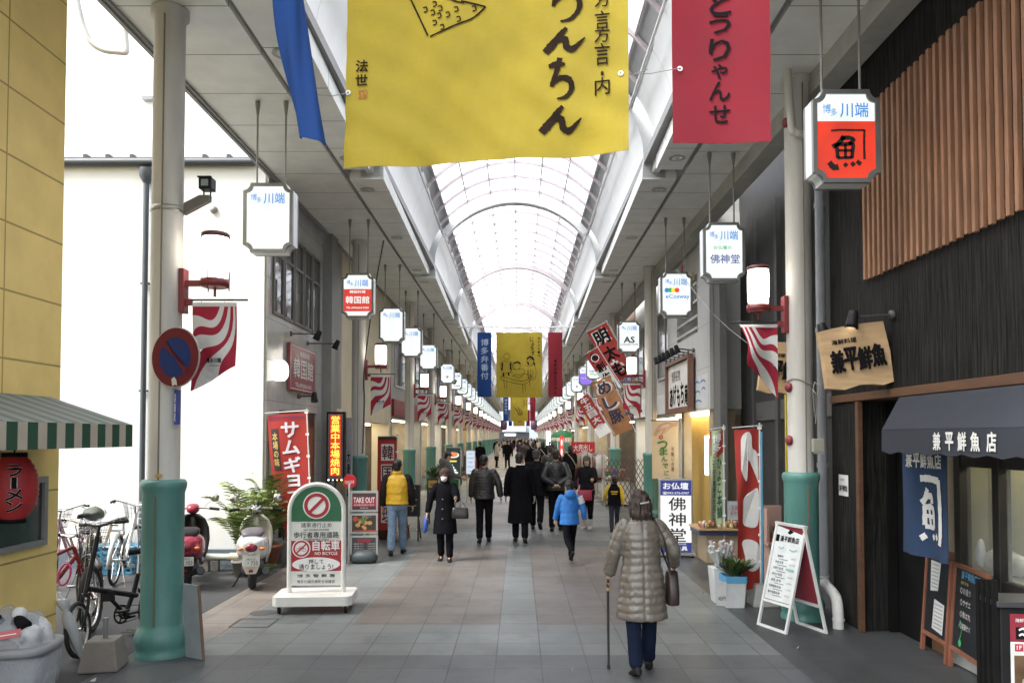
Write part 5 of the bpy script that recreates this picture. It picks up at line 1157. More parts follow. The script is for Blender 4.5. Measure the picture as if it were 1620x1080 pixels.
for z, hh, lab in ((.94, .32, 0), (.60, .31, 1), (.265, .30, 2)):
    f = L(MB().prism([(-.21, z - hh / 2), (.21, z - hh / 2), (.21, z + hh / 2), (-.21, z + hh / 2)], lambda u, v, off: tp(u, v, off + .012), .03), 'menu_panel', fr, bevel=.012, seg=3)
    fn = lambda u, v, off=0: tp(u, z + v, off + .013)
    if lab == 0:
        L(MB().rect(fn, 0, 0, .365, .255, .002), 'dark_field', mat('menu_dark', (.06, .03, .035), .5), f); L(MB().rect(fn, 0, -.01, .365, .14, .004), 'crimson_band', mat('menu_crimson', (.30, .02, .05), .5), f)
        L(MB().text(fn, 'TAKE OUT', 0, .02, .32, .085, .006, 0, .02).text(fn, '店内料理お持ち帰りできます', 0, -.055, .31, .03, .006).text(fn, '韓国料理', 0, -.1, .12, .016, .006), 'lettering', whitel, f)
    elif lab == 1:
        L(MB().rect(fn, 0, 0, .365, .25, .002), 'dark_field', mat('menu_brownblack', (.045, .03, .022), .5), f)
        m = MB(); r3 = random.Random(5)
        for q in range(9): m.disc(fn, r3.uniform(-.1, .1), r3.uniform(-.08, .04), r3.uniform(.02, .04), .004 + q * .0003, 0, 12, .8)
        L(m, 'dish_print', mat('print_dumpling', (.46, .27, .12), .5), f); m = MB()
        for q in range(10): a = r3.uniform(.5, 2.6); m.brush(fn, [(-.02, -.02), (.05 * cos(a), .03 + .05 * sin(a)), (.11 * cos(a), .1 * sin(a))], .014, .009, k=2)
        L(m, 'garnish_print', mat('print_leaf', (.20, .25, .06), .5), f); L(MB().disc(fn, -.13, .07, .04, .006, 0, 14).rect(fn, .02, -.115, .36, .022, .006), 'red_print', mat('print_tomato', (.42, .07, .035), .5), f); L(MB().text(fn, '石焼ビビンバ', .04, .105, .14, .02, .006), 'lettering', whitel, f)
    else:
        L(MB().rect(fn, 0, 0, .365, .24, .002), 'dark_field', mat('menu_grey', (.05, .05, .052), .5), f); L(MB().rect(fn, 0, .075, .2, .05, .004).rect(fn, .04, -.11, .28, .018, .004), 'red_print', mat('menu_crimson', (.30, .02, .05), .5), f)
        m = MB()
        for q in range(4): m.text(fn, '冷麺 定食 チヂミ', -.08, .025 - q * .036, .15, .018, .005).text(fn, '七五〇円', .11, .025 - q * .036, .11, .018, .005)
        L(m, 'lettering', whitel, f)
t = thing('round_drink_sign', 'round red drink sign with white script, on the pole of the menu tower', 'sign', Vector((c0.x - .235, c0.y, 1.2))); p = CAMPL(at(553, 761, c0.y)); r_ = .105
W(MB().prism([(r_ * cos(R(a)), r_ * sin(R(a))) for a in range(0, 360, 12)], p, .02), 'disc', mat('disc_red', (.48, .015, .03), .35), t)
vs, fs, dim = text2d('Coca-Cola', .02); kx = .15 / dim[0]; W(MB().add([p(x * kx + y * kx * .35, y * kx * 1.25, .004) for x, y in vs], fs).brush(p, [(-.075, -.028), (-.02, -.036), (.03, -.026), (.07, -.034)], .006, .004), 'lettering', whitel, t)
# ---- altar shop light box
c0 = gnd(1069, 879); t = thing('standing_light_box', 'white and navy standing altar shop sign on small casters', 'sign', c0, R(-6)); sp = Pl((0, -.07, 0), (1, 0, 0), (0, 0, 1)); w2 = .27
L(MB().bx(-w2, w2, -.065, .065, .07, 1.25), 'case', mat('case_alu', (.35, .36, .36), .4, metal=.4), bevel=.008); L(MB().bx(-.3, .3, -.16, .16, .03, .068), 'base', mat('case_alu', (0, 0, 0)))
for x in (-.25, .25): L(MB().cyl((x, -.12, .018), (x + .02, -.12, .018), .018, n=10).cyl((x, .12, .018), (x + .02, .12, .018), .018, n=10), 'caster', black_p)
L(MB().rect(sp, 0, .65, .49, 1.13, .002), 'white_face', mat('lightbox_white_glow', (1, 1, .98), emit=.25))
L(MB().rect(sp, 0, 1.105, .49, .24, .005).rect(sp, 0, .155, .49, .15, .005), 'navy_band', mat('lightbox_navy', (.03, .045, .30), emit=.2))
m = MB()
for ch, z in zip('佛神堂', (.85, .60, .35)): m.text(sp, ch, .02, z, .27, .21, .006, 0, .02)
L(m, 'lettering', lit_black)
L(MB().text(sp, 'お仏壇', 0, 1.14, .40, .11, .008, 0, .03).text(sp, '☎092-272-0707', 0, 1.025, .42, .045, .008, 0, .02).text(sp, '本典具', .03, .135, .3, .07, .008, 0, .03).text(sp, '佛具の店', .06, .205, .2, .028, .008), 'band_lettering', mat('lightbox_white_glow', (1, 1, .98)))
# ---- white A-frame menu
A_, B_, C_, D_ = gnd(1197, 987), gnd(1243, 1003), gnd(1310, 1002), gnd(1262, 985)
mid = (A_ + B_ + C_ + D_) / 4; t = thing('folding_menu_board', 'white folding menu board with maroon back panel showing 500', 'menu board', mid)
hz = 1.06; T0 = Vector(((A_.x + D_.x) / 2, (A_.y + D_.y) / 2, hz)); T1 = Vector(((B_.x + C_.x) / 2, (B_.y + C_.y) / 2, hz)); wf_ = mat('aframe_white', (.62, .63, .60), .4)
for P0, P1, nm in ((A_, B_, 'front_leaf'), (C_, D_, 'rear_leaf')):
    U0, U1 = (T0, T1) if nm == 'front_leaf' else (T1, T0); ux = (P1 - P0).normalized(); uy = ((U0 - P0)).normalized(); wd = (P1 - P0).length; ht = (U0 - P0).length
    p = Pl(P0, ux, uy); q = MB(); bw = .026
    for u, v, a, b_ in ((bw / 2, ht / 2, bw, ht), (wd - bw / 2, ht / 2, bw, ht), (wd / 2, ht - bw / 2, wd - 2 * bw, bw), (wd / 2, bw / 2, wd - 2 * bw, bw), (wd / 2, .27, wd - 2 * bw, bw)): q.prism([(u - a / 2, v - b_ / 2), (u + a / 2, v - b_ / 2), (u + a / 2, v + b_ / 2), (u - a / 2, v + b_ / 2)], p, .024)
    f = W(q, nm, wf_, t); fc_ = lambda u, v, off=0: p(wd / 2 + u, v, off - .012)
    pm_ = mat('menu_paper', (.60, .63, .62), .5) if nm == 'front_leaf' else mat('menu_maroon', (.22, .02, .035), .5)
    W(MB().rect(fc_, 0, .67, wd - .05, .76, 0).rect(lambda u, v, off=0: p(wd / 2 + u, v, -.016), 0, .67, wd - .05, .76, 0), 'panel', pm_, f)
    if nm == 'front_leaf':
        m = MB().text(fc_, '兼平鮮魚店', .02, .92, .27, .06, .004, 0, .03).poly(fc_, [(-.03, .985), (.0, 1.02), (.06, 1.0), (.01, .97)], .004).rect(fc_, -.16, .92, .05, .07, .004)
        for k, (a, b_) in enumerate((('海鮮丼', '八五〇円'), ('刺身定食', '九八〇円'), ('日替り定食', '七八〇円'), ('煮付け定食', '八五〇円'), ('焼魚 定食', '八〇〇円'), ('特選海鮮定食', '一二〇〇円'), ('兼平御膳定食', '一五〇〇円'))):
            z = .74 - k * .062; m.text(fc_, a, -.07, z, .03 * len(a), .027, .004).text(fc_, b_, .12, z - .008, .08, .018, .004); m.rect(fc_, -.02, z - .03, .14, .004, .004)
        W(m, 'lettering', ink, f); W(MB().brush(fc_, [(-.12, .83), (-.08, .82), (-.04, .835)], .012).brush(fc_, [(.04, .82), (.1, .81), (.15, .83)], .012).rect(fc_, .1, .62, .12, .02, .003), 'coloured_notes', mat('note_green', (.25, .45, .33), .6), f)
    else:
        W(MB().text(fc_, '500', 0, .58, .34, .16, .004, 0, .03).rect(fc_, .0, .83, .26, .07, .004), 'gold_lettering', mat('menu_gold', (.58, .45, .16), .5), f); W(MB().disc(fc_, 0, .40, .17, .005, 0, 24, .42).rect(fc_, 0, .74, .3, .08, .004), 'white_shapes', whitel, f)
        W(MB().text(fc_, '限定', 0, .74, .2, .07, .007, 0, .04).text(fc_, 'ランチ限定\n海鮮ちらし丼', 0, .40, .24, .08, .008), 'lettering', ink, f)
# ---- street banners on the fish shop side
t, fn = nobori('red street banner with huge cut-off white shapes, beside the white folding menu', (2.80, 9.05, 0), 1.85, .27, -1, nob_red, top=2.1, skew=.10, drop=.10, fold=.05, stand=False)
m = MB()
for pts in ([(.06, -.12), (.13, -.03), (.18, -.08), (.19, -.22), (.25, -.30), (.26, -.6), (.22, -.52), (.14, -.36), (.12, -.6), (.05, -.45)], [(.07, -.82), (.19, -.72), (.26, -.72), (.26, -1.05), (.2, -1.15), (.07, -1.08)], [(.06, -1.32), (.16, -1.28), (.26, -1.36), (.26, -1.6), (.12, -1.62)]): m.poly(fn, [(q.x, q.y) for q in crom([Vector((*q, 0)) for q in pts[-2:] + pts + pts[:2]], 5)[10:-10]], .008)
W(m, 'lettering', mat('nobori_white', (.6, .58, .55), .8), t); W(MB().tube([(2.815, 9.03, .1), (2.815, 9.03, 2.0)], .016, 8), 'blue_sleeve', mat('sleeve_blue', (.08, .25, .36), .6), t)
W(MB().loft([[Vector((2.82 + sx * a, 9.05 + sy * a, z)) for sx, sy in ((-1, -1), (1, -1), (1, 1), (-1, 1))] for a, z in ((.15, 0), (.15, .02), (.11, .25))], sm=False), 'concrete_foot', mat('foot_pale', (.40, .40, .37), .8, dirt=.3), t, bevel=.01)
t, fn = nobori('slim pale green street banner with a red top behind the jar counter', (3.16, 12.0, 0), 1.6, .20, -1, mat('nobori_palegreen', (.36, .42, .26), .8), top=2.12, skew=.25, fold=.03, drop=.05)
W(MB().poly(fn, [(0.005, 0), (.195, 0), (.195, -.36), (.1, -.42), (.005, -.37)], .006), 'red_top', nob_red, t); W(MB().text(fn, '博多', .1, -.2, .13, .28, .009, 0, .04, vert=True), 'top_lettering', whitel, t); W(MB().text(fn, 'ひよこ本舗', .135, -.9, .07, .9, .008, 0, .05, vert=True).text(fn, 'こだわり農家のたまご市場', .05, -.95, .05, 1.1, .008, 0, .02, vert=True), 'lettering', mat('nobori_darkgreen', (.02, .09, .05), .8), t)
# ---- chalkboards, menu stand, bags in the shop window
def chalk(label, P0, P1, ht, lean):
    d = (P1 - P0).normalized(); out = Vector((-1, 0, 0)); uy = (Vector((0, 0, 1)) + Vector((lean, 0, 0))).normalized(); p = Pl(P0, d, uy); wd = (P1 - P0).length
    t = thing('chalkboard', label, 'chalkboard', (P0 + P1) / 2, group='chalkboards leaning at the fish shop'); q = MB(); bw = .035; f = mat('chalk_frame', (.22, .085, .05), .55, var=.25)
    for u, v, a, b_ in ((bw / 2, ht / 2, bw, ht), (wd - bw / 2, ht / 2, bw, ht), (wd / 2, ht - bw / 2, wd - 2 * bw, bw), (wd / 2, .17, wd - 2 * bw, bw)): q.prism([(u - a / 2, v - b_ / 2), (u + a / 2, v - b_ / 2), (u + a / 2, v + b_ / 2), (u - a / 2, v + b_ / 2)], p, .03)
    W(q, 'frame', f, t, bevel=.003); fn = lambda u, v, off=0: p(wd / 2 + u, v, off - .012)
    W(MB().rect(fn, 0, (ht - bw + .17) / 2, wd - .07, ht - bw - .17, 0), 'board', mat('chalk_black', (.011, .013, .017), .5, var=.3), t); return t, fn
t, fn = chalk('chalkboard with two pinned white papers against the fish shop front', gnd(1467, 1025) - Vector((.07, 0, 0)), gnd(1508, 1051) - Vector((.07, 0, 0)), .88, .08)
W(MB().poly(fn, [(-.15, .83), (.05, .83), (.02, .58), (-.13, .56)], .004).poly(fn, [(-.04, .50), (.16, .48), (.15, .22), (-.06, .24)], .004), 'pinned_papers', mat('paper', (.56, .57, .55), .7), t); m = MB()
for k in range(7): m.rect(fn, -.05, .80 - k * .033, .13, .008, .006).rect(fn, .055, .46 - k * .033, .16, .009, .006)
W(m, 'paper_writing', mat('pencil_grey', (.25, .25, .26), .7), t)
t, fn = chalk('chalkboard with pale blue heading and white chalk lines, nearer the black menu stand', gnd(1512, 1052) - Vector((.07, 0, 0)), gnd(1566, 1090) - Vector((.07, 0, 0)), .88, .08)
W(MB().text(fn, '兼平鮮魚店', -.02, .80, .3, .07, .004).ring(fn, .165, .80, .022, .03, .004, 0, 16), 'blue_heading', mat('chalk_blue', (.12, .40, .62), .8), t); m = MB()
for k, s_ in enumerate(('お造り', 'サザエ', '魚は丸', '胡麻サバ')): m.text(fn, '◇' + s_, -.08 + .01 * k, .67 - k * .095, .2, .055, .004)
W(m, 'chalk_lines', mat('chalk_white', (.6, .6, .58), .8), t); W(MB().brush(fn, [(-.16, .24), (-.12, .3), (-.1, .38), (-.14, .42), (-.17, .36)], .008, .004).disc(fn, -.13, .24, .03, .004, 0, 10), 'green_drawing', mat('chalk_green', (.05, .36, .12), .8), t); W(MB().text(fn, 'おすすめ', -.1, .735, .14, .03, .004), 'yellow_line', mat('chalk_yellow', (.6, .5, .1), .8), t)
c0 = Vector((3.16, 5.02, 0)); t = thing('menu_stand', 'tall black menu stand with maroon header and meal photographs, cut by the frame edge', 'menu stand', c0, R(-6)); mp = Pl((-.075, -.06, 0), (1, 0, 0), (0, 0, 1))
L(MB().bx(-.10, .62, -.055, .22, .0, .86), 'case', black_p, bevel=.01)
for k in range(4): L(MB().bx(-.135, -.105, -.05 + k * .07, -.02 + k * .07, .0, 1.03 - .01 * k), 'rear_rail', bl)
L(MB().bx(-.12, .63, -.07, .23, .862, .90), 'top_lip', mat('lip_grey', (.04, .04, .042), .4), bevel=.005)
L(MB().rect(mp, .27, .74, .48, .17, .003), 'header', mat('menu_maroon', (0, 0, 0))); L(MB().rect(mp, .27, .33, .48, .64, .003), 'white_sheet', mat('paper', (0, 0, 0)))
L(MB().rect(mp, .10, .705, .075, .075, .006), 'black_seal', ink); L(MB().brush(mp, [(.08, .725), (.11, .735), (.12, .70)], .012, .009).brush(mp, [(.08, .69), (.1, .70), (.12, .685)], .012, .009).text(mp, '海鮮料理 兼平鮮魚', .17, .785, .22, .025, .006).rect(mp, .19, .705, .06, .07, .006), 'header_lettering', whitel)
L(MB().rect(mp, .08, .615, .05, .045, .006).rect(mp, .08, .255, .05, .04, .006), 'floor_tag', mat('tag_red', (.4, .03, .05), .5)); L(MB().text(mp, '1F', .08, .615, .03, .025, .009, 0, .02).text(mp, '3F', .08, .255, .03, .025, .009, 0, .02), 'tag_lettering', whitel)
L(MB().text(mp, 'カウンター席\nお一人様歓迎', .18, .615, .12, .045, .006).text(mp, '2階ではふぐ・いか', .18, .30, .2, .035, .006).text(mp, '4人様個室あり', .18, .255, .13, .025, .006), 'lettering', ink)
L(MB().rect(mp, .27, .455, .44, .22, .006), 'interior_photo', mat('photo_dark', (.09, .055, .03), .4, var=.8, scale=9)); L(MB().poly(mp, [(.08, .36), (.35, .36), (.2, .45), (.1, .42)], .009).poly(mp, [(.12, .47), (.30, .50), (.28, .54), (.11, .53)], .009), 'photo_counter', mat('photo_pale', (.35, .30, .2), .4)); L(MB().rect(mp, .27, .11, .44, .2, .006), 'food_photo', mat('photo_ochre', (.42, .24, .07), .4, var=.4, scale=14))
sackm = mat('sack_white', (.50, .51, .49), .6, var=.1, bump=.4, bscale=14)
def lump(name, label, cat, c, r, m, seed=0, group=None):
    t = thing(name, label, cat, (c[0], c[1], c[2] - r[2]), group=group); q = MB().ell(c, r, 26, rings=18)
    q.v = [tuple(Vector(c) + (Vector(v) - Vector(c)) * (1 + .16 * noise.noise(Vector(v) * 9 + Vector((seed, 0, 0))) + .05 * noise.noise(Vector(v) * 30))) for v in q.v]; W(q, 'cloth', m, t); return t
lump('white_sack', 'white wrapped sack inside the fish shop window, nearer the doorway', 'sack', (3.98, 6.38, .92), (.10, .26, .10), sackm, 2, 'white sacks at the fish shop window'); lump('white_sack', 'fuller white wrapped sack inside the fish shop window, at the frame edge', 'sack', (3.97, 5.70, .96), (.11, .30, .15), sackm, 7, 'white sacks at the fish shop window')
t = thing('styrofoam_box', 'dirty white box low behind the chalkboards', 'box', (3.76, 6.2, 0)); W(MB().bx(3.735, 3.785, 5.6, 6.9, 0, .26).bx(3.73, 3.787, 5.58, 6.92, .262, .30), 'box', mat('foam_white', (.42, .43, .42), .7, dirt=.5), t, bevel=.01)
lump('plastic_bundle', 'small crumpled clear plastic bundle behind the two-paper chalkboard', 'plastic bag', Vector((3.9, 6.60, .96)), (.04, .04, .12), mat('plastic_clear', (.45, .47, .5), .2), 5)
# ---- noren
npl = Pl((3.41, 6.92, 1.86), (0, -1, 0), (0, 0, 1)); fnN = Cloth(npl, lambda u, v: .03 * sin(u * 9 + .5) * min(1, -v * 1.4) + .02 * sin(u * 18 + v * 3) * -v)
t = thing('shop_curtain', 'navy cloth curtain with a white bracketed fish character under the awning', 'curtain', (3.41, 6.6, .95)); W(MB().sheet(fnN, 0, .72, -.93, 0, 22, 20, 0, .004), 'cloth', mat('noren_navy', (.012, .032, .078), .9, var=.15, scale=5, bump=.3, bscale=120), t)
m = MB(); F_ = lambda u, v, off=0: fnN(u, v, off)
for st, wdt in (([(.30, -.27), (.45, -.265), (.58, -.28)], .05), ([(.58, -.27), (.6, -.5), (.61, -.72), (.60, -.80)], .045), ([(.40, -.35), (.36, -.43), (.31, -.48)], .05), ([(.37, -.42), (.46, -.41), (.47, -.47)], .045), ([(.34, -.50), (.34, -.66)], .042), ([(.34, -.51), (.48, -.51), (.48, -.67)], .042), ([(.35, -.58), (.47, -.58)], .03), ([(.41, -.51), (.41, -.66)], .03), ([(.34, -.67), (.48, -.67)], .035), ([(.31, -.74), (.34, -.78)], .05), ([(.44, -.73), (.46, -.77)], .04), ([(.52, -.72), (.55, -.76)], .04)): m.brush(F_, st, wdt * 1.15, .008)
for k, ch in enumerate('兼平鮮魚店'): m.text(F_, ch, .14 + k * .112, -.12, .10, .12, .008, 0, .05)
W(m, 'lettering', mat('noren_white', (.58, .58, .55), .8), t); W(MB().cyl((3.40, 6.98, 1.87), (3.40, 6.1, 1.87), .012, n=8), 'rod', wood_m, t)
# ---- jar counter
c0 = gnd(1150, 890); t = thing('display_counter', 'low beige counter with navy edge displaying small jars', 'counter', c0); X0, X1 = c0.x - .36, c0.x + .62
W(MB().bx(X0 + .05, X1, c0.y, c0.y + .6, 0, .42), 'body', mat('counter_beige', (.38, .30, .19), .6, dirt=.15), t); W(MB().bx(X0 - .07, X1 + .02, c0.y - .06, c0.y + .66, .43, .50), 'edge', mat('counter_navy', (.03, .04, .075), .5), t); W(MB().bx(X0 - .09, X1 + .03, c0.y - .08, c0.y + .68, .502, .53), 'top', mat('counter_wood', (.42, .27, .13), .5), t)
jarc = [mat('jar_' + n, c, .3, var=.2) for n, c in (('plum', (.20, .03, .06)), ('amber', (.40, .22, .05)), ('green', (.16, .22, .06)), ('pink', (.45, .22, .24)), ('cream', (.5, .45, .32)), ('brown', (.14, .07, .03)))]; lidc = [whitel, mat('lid_gold', (.45, .33, .1), .4), mat('lid_red', (.35, .03, .03), .4)]
def make_jar(mc, ml, r, h):
    j = thing('jar', 'small lidded jar in the rows on the beige counter', 'jar', group='jars on the counter'); MB().lathe((0, 0, 0), [(0, 0), (r, 0), (r, h * .75), (r * .8, h * .82), (0, h * .82)], 12).build('glass', mc, j); MB().lathe((0, 0, 0), [(r * .86, h * .8), (r * .88, h), (0, h)], 12).build('lid', ml, j); return j
jp = [make_jar(jarc[k], lidc[k % 3], .026 + .004 * (k % 3), .075 + .02 * (k % 2)) for k in range(6)]; rj = random.Random(9); used = set(); n = 0
for row in range(3):
    for k in range(11):
        i = rj.randrange(6); j = jp[i] if i not in used else copy_tree(jp[i]); used.add(i); j.location = (X0 + .0 + k * .085 + rj.uniform(-.01, .01), c0.y + .0 + row * .12, .531 + 0)
for i in range(6):
    if i not in used: jp[i].location = (X0 + .1 * i, c0.y + .45, .531)
t = thing('price_card', 'white price card standing among the counter jars', 'card', (c0.x + .28, c0.y + .3, .53)); q = CAMPL((c0.x + .24, c0.y + .42, .76)); W(MB().prism([(-.11, -.15), (.11, -.15), (.11, .15), (-.11, .15)], q, .01), 'card', mat('card_paleblue', (.5, .56, .6), .5), t); W(MB().text(q, '紅梅\n手作り', 0, 0, .14, .18, .004), 'lettering', mat('card_pink', (.45, .12, .18), .6), t); W(MB().bx(c0.x + .15, c0.x + .33, c0.y + .43, c0.y + .5, .53, .62), 'foot', wood_m, t)
# kiosk shelf behind the column
t = thing('kiosk_shelf', 'pinkish box shelf with packets beside the green column base', 'shelf', (3.3, 9.6, 0)); a = at(1222, 850, 9.6); W(MB().bx(3.08, 3.36, 9.6, 10.1, .0, .60).bx(3.05, 3.38, 9.56, 10.1, .602, .64).bx(3.05, 3.08, 9.6, 10.1, .642, 1.05).bx(3.08, 3.38, 10.05, 10.1, .642, 1.05), 'carcass', mat('kiosk_pink', (.40, .26, .21), .6), t); m = MB()
for k in range(6): m.bx(3.09 + .045 * k, 3.125 + .045 * k, 9.62, 9.8, .642, .70 + .06 * (k % 3), k % 6)
W(m, 'packets', goods_cols, t)
# ---- flower buckets
def leafy(c, n, spread, h, lw, mats, seed, root, name='foliage', droop=.5):
    r = random.Random(seed); q = MB()
    for k in range(n):
        a = r.uniform(0, 2 * pi); s = r.uniform(.2, 1) * spread; hh = h * r.uniform(.6, 1.05); b0 = Vector(c) + Vector((r.uniform(-.03, .03), r.uniform(-.03, .03), 0)); d = Vector((cos(a), sin(a), 0)); m_ = r.randrange(len(mats))
        pts = [b0 + d * s * (x ** 1.3) + Vector((0, 0, hh * (x - droop * x * x * .6))) for x in (0, .25, .5, .75, 1)]; sd = Vector((-d.y, d.x, 0)); vs = []
        for x, p in zip((.25, .8, 1, .7, .05), pts): vs += [p - sd * lw * x, p + sd * lw * x + Vector((0, 0, .004))]
        q.add(vs, [(2 * i, 2 * i + 1, 2 * i + 3, 2 * i + 2) for i in range(4)], m_)
    return W(q, name, mats, root)
leafs = [mat('leaf_' + n, c, .5, var=.3) for n, c in (('dark', (.020, .055, .016)), ('mid', (.05, .105, .028)), ('olive', (.10, .13, .03)))]
palm_l = [mat('palm_' + n, c, .5, var=.25) for n, c in (('deep', (.045, .09, .02)), ('fresh', (.13, .19, .035)), ('yellowish', (.24, .26, .06)))]
c0 = gnd(1160, 958); t = thing('flower_bucket', 'white square bucket with blue rim holding evergreen sprigs', 'flower bucket', c0)
sqr = lambda a, z: [Vector((c0.x + sx * a, c0.y + sy * a, z)) for sx, sy in ((-1, -.9), (-.9, -1), (.9, -1), (1, -.9), (1, .9), (.9, 1), (-.9, 1), (-1, .9))]
W(MB().loft([sqr(.105, 0), sqr(.125, .30)], sm=False), 'bucket', mat('bucket_white', (.58, .60, .60), .4), t); W(MB().loft([sqr(.129, .28), sqr(.131, .355), sqr(.12, .357)], sm=False, caps=False), 'blue_rim', mat('bucket_blue', (.10, .32, .52), .4), t); leafy((c0.x + .02, c0.y, .30), 150, .25, .34, .02, leafs, 4, t)
c1 = c0 + Vector((-.07, .26, 0)); t = thing('flower_bucket', 'taller white bucket behind with wrapped pale flowers', 'flower bucket', c1); c0s = c0; c0 = c1
W(MB().loft([sqr(.10, 0), sqr(.13, .40), sqr(.12, .40)], sm=False), 'bucket', mat('bucket_white', (0, 0, 0)), t); q = MB(); r = random.Random(2)
for k in range(14): a = r.uniform(0, 6.28); q.tube([c1 + Vector((0, 0, .3)), c1 + Vector((.14 * cos(a), .12 * sin(a), .62 + r.uniform(-.06, .1)))], [.008, .028], 6)
W(q, 'wrapped_stems', mat('wrap_clear', (.45, .47, .45), .2), t); q = MB()
for k in range(34): a = r.uniform(0, 6.28); b_ = r.uniform(.0, .16); q.ell(c1 + Vector((b_ * cos(a), b_ * sin(a) * .8, .60 + r.uniform(-.08, .1))), (.02, .02, .018), 7, k % 2, rings=5)
W(q, 'blossoms', [mat('petal_white', (.6, .57, .54), .6), mat('petal_blush', (.5, .36, .36), .6)], t); leafy(c1 + Vector((0, 0, .35)), 40, .16, .28, .012, leafs, 8, t); c0 = c0s
t = thing('price_paper', 'white price paper taped on the front flower bucket', 'paper', c0 + Vector((-.15, -.1, 0))); q = Pl(c0 + Vector((-.16, -.125, .17)), (1, -.1, 0), (0, -.1, 1)); W(MB().prism([(-.06, -.14), (.05, -.15), (.05, .13), (-.06, .14)], q, .003), 'paper', mat('paper', (0, 0, 0)), t); W(MB().text(q, '420円', 0, -.06, .08, .05, .004), 'lettering', ink, t)
# ---- alley side small things
c0 = gnd(164, 1056); t = thing('concrete_block', 'weathered concrete foot block with a sawn-off steel post', 'concrete block', c0, R(10)); L(MB().loft([[Vector((sx * a, sy * a, z)) for sx, sy in ((-1, -1), (1, -1), (1, 1), (-1, 1))] for a, z in ((.155, 0), (.155, .02), (.115, .25))], sm=False), 'block', conc, bevel=.012); L(MB().cyl((.01, -.0, .24), (.01, 0, .42), .02, n=12), 'post', mat('post_zinc', (.22, .23, .24), .5, metal=.3))
p0, p1 = gnd(287, 1015), gnd(325, 1027); t = thing('leaning_board', 'worn grey board leaning against the near green column base', 'board', (p0 + p1) / 2); d = Vector((-3.02, 7.05, 0)); A1, B1 = at(298, 1024, 6.95), at(324, 1027, 6.85); A1.z = B1.z = 0; A2, B2 = A1 + Vector((-.10, .12, .62)), B1 + Vector((-.10, .12, .62)); nn = (B1 - A1).cross(A2 - A1).normalized() * .025
W(MB().add([A1, B1, B2, A2, A1 + nn, B1 + nn, B2 + nn, A2 + nn], [(0, 3, 2, 1), (4, 5, 6, 7), (0, 1, 5, 4), (1, 2, 6, 5), (2, 3, 7, 6), (3, 0, 4, 7)]), 'panel', mat('board_bluegrey', (.26, .29, .30), .5, dirt=.3), t); W(MB().tube([B1 + nn * .5, B2 + nn * .5], .014, 6), 'rusty_edge', mat('edge_rust', (.14, .08, .05), .8), t)
# rubbish bin with bags
c0 = Vector((-3.30, 5.12, 0)); t = thing('rubbish_bin', 'grey plastic rubbish bin lined with clear bags, piled with wrapped rubbish', 'bin', c0, R(8)); bm_ = mat('bin_grey', (.25, .265, .275), .45, dirt=.2); ro = lambda a, b_, z: [Vector((a * (abs(cos(R(k * 15))) ** .5) * (1 if cos(R(k * 15)) > 0 else -1), b_ * (abs(sin(R(k * 15))) ** .5) * (1 if sin(R(k * 15)) > 0 else -1), z)) for k in range(24)]
L(MB().loft([ro(.20, .17, 0), ro(.235, .2, .56)], sm=True), 'tub', bm_); L(MB().loft([ro(.25, .215, .55), ro(.262, .225, .56), ro(.262, .225, .60), ro(.235, .2, .605)], sm=True), 'rim', mat('bin_rim', (.22, .23, .235), .45))
def crumple(q, amp=.12, f=9, seed=0):
    q.v = [tuple(Vector(v) + Vector((noise.noise(Vector(v) * f + Vector((seed, 0, 0))), noise.noise(Vector(v) * f + Vector((0, seed, 5))), noise.noise(Vector(v) * f + Vector((9, 0, seed))))) * amp) for v in q.v]; return q
plb = NB('clear_bag'); plb.base((.5, .53, .56), .15, 0, .6); plb.b.inputs['Alpha'].default_value = .42; plb.bump(plb.noise(22, 7, None, .65), 1.0, .05)
L(crumple(MB().loft([ro(.245 + .012 * (i % 2), .21 + .012 * (i % 2), .32 + .07 * i) for i in range(4)], caps=False), .03, 12), 'bag_skirt', plb.m)
L(crumple(MB().ell((0, 0, .63), (.235, .2, .16), 28, rings=20), .05, 8, 3), 'rubbish_heap', mat('heap_pale', (.40, .41, .41), .3, var=.6, scale=9)); L(crumple(MB().ell((-.02, -.02, .66), (.22, .19, .17), 28, rings=20), .04, 10, 6), 'bag_cover', plb.m)
for k, (x, y, z) in enumerate(((-.05, -.12, .77), (.06, -.06, .80), (.10, -.12, .75))): L(MB().lathe((0, 0, 0), [(0, .05), (.04, .05), (.045, -.04), (0, -.05)], 16, M=Matrix.Translation((x, y, z)) @ Matrix.Rotation(R(50 + 30 * k), 4, 'X') @ Matrix.Rotation(R(25 * k), 4, 'Y')), 'empty_cup', [ink, mat('cup_white', (.55, .55, .53), .4), ink][k])
rp = Pl((.06, -.205, .70), (1, .1, .12), (-.05, .5, 1)); L(MB().prism([(-.07, -.025), (.07, -.02), (.07, .03), (-.07, .025)], rp, .003), 'red_label', mat('label_faded_red', (.45, .10, .11), .5)); L(MB().text(rp, 'SWEETS', 0, 0, .11, .03, .003, 0, .02) if False else MB().rect(rp, 0, 0, .1, .006, .003), 'label_line', whitel)
# umbrella leaning on the yellow corner
a, b_ = at(98, 948, 6.62), gnd(131, 1046); t = thing('umbrella', 'closed white umbrella leaning at the yellow building corner', 'umbrella', b_); ax = (a - b_); q = MB(); N_ = 14; rings = []
for s, r in ((0.0, .006), (.06, .010), (.12, .022), (.35, .036), (.6, .046), (.74, .040), (.82, .022), (.88, .034), (1.0, .05)):
    c = b_ + ax * s; rings.append([c + Vector((cos(2 * pi * k / N_), sin(2 * pi * k / N_), 0)) * r * (1 + .22 * cos(k * pi)) for k in range(N_)])
q.loft(rings); W(q, 'canopy', mat('umbrella_white', (.52, .54, .53), .4, var=.12), t); W(MB().tube([a, a + ax * .12], .008, 8), 'shaft', whitel, t)
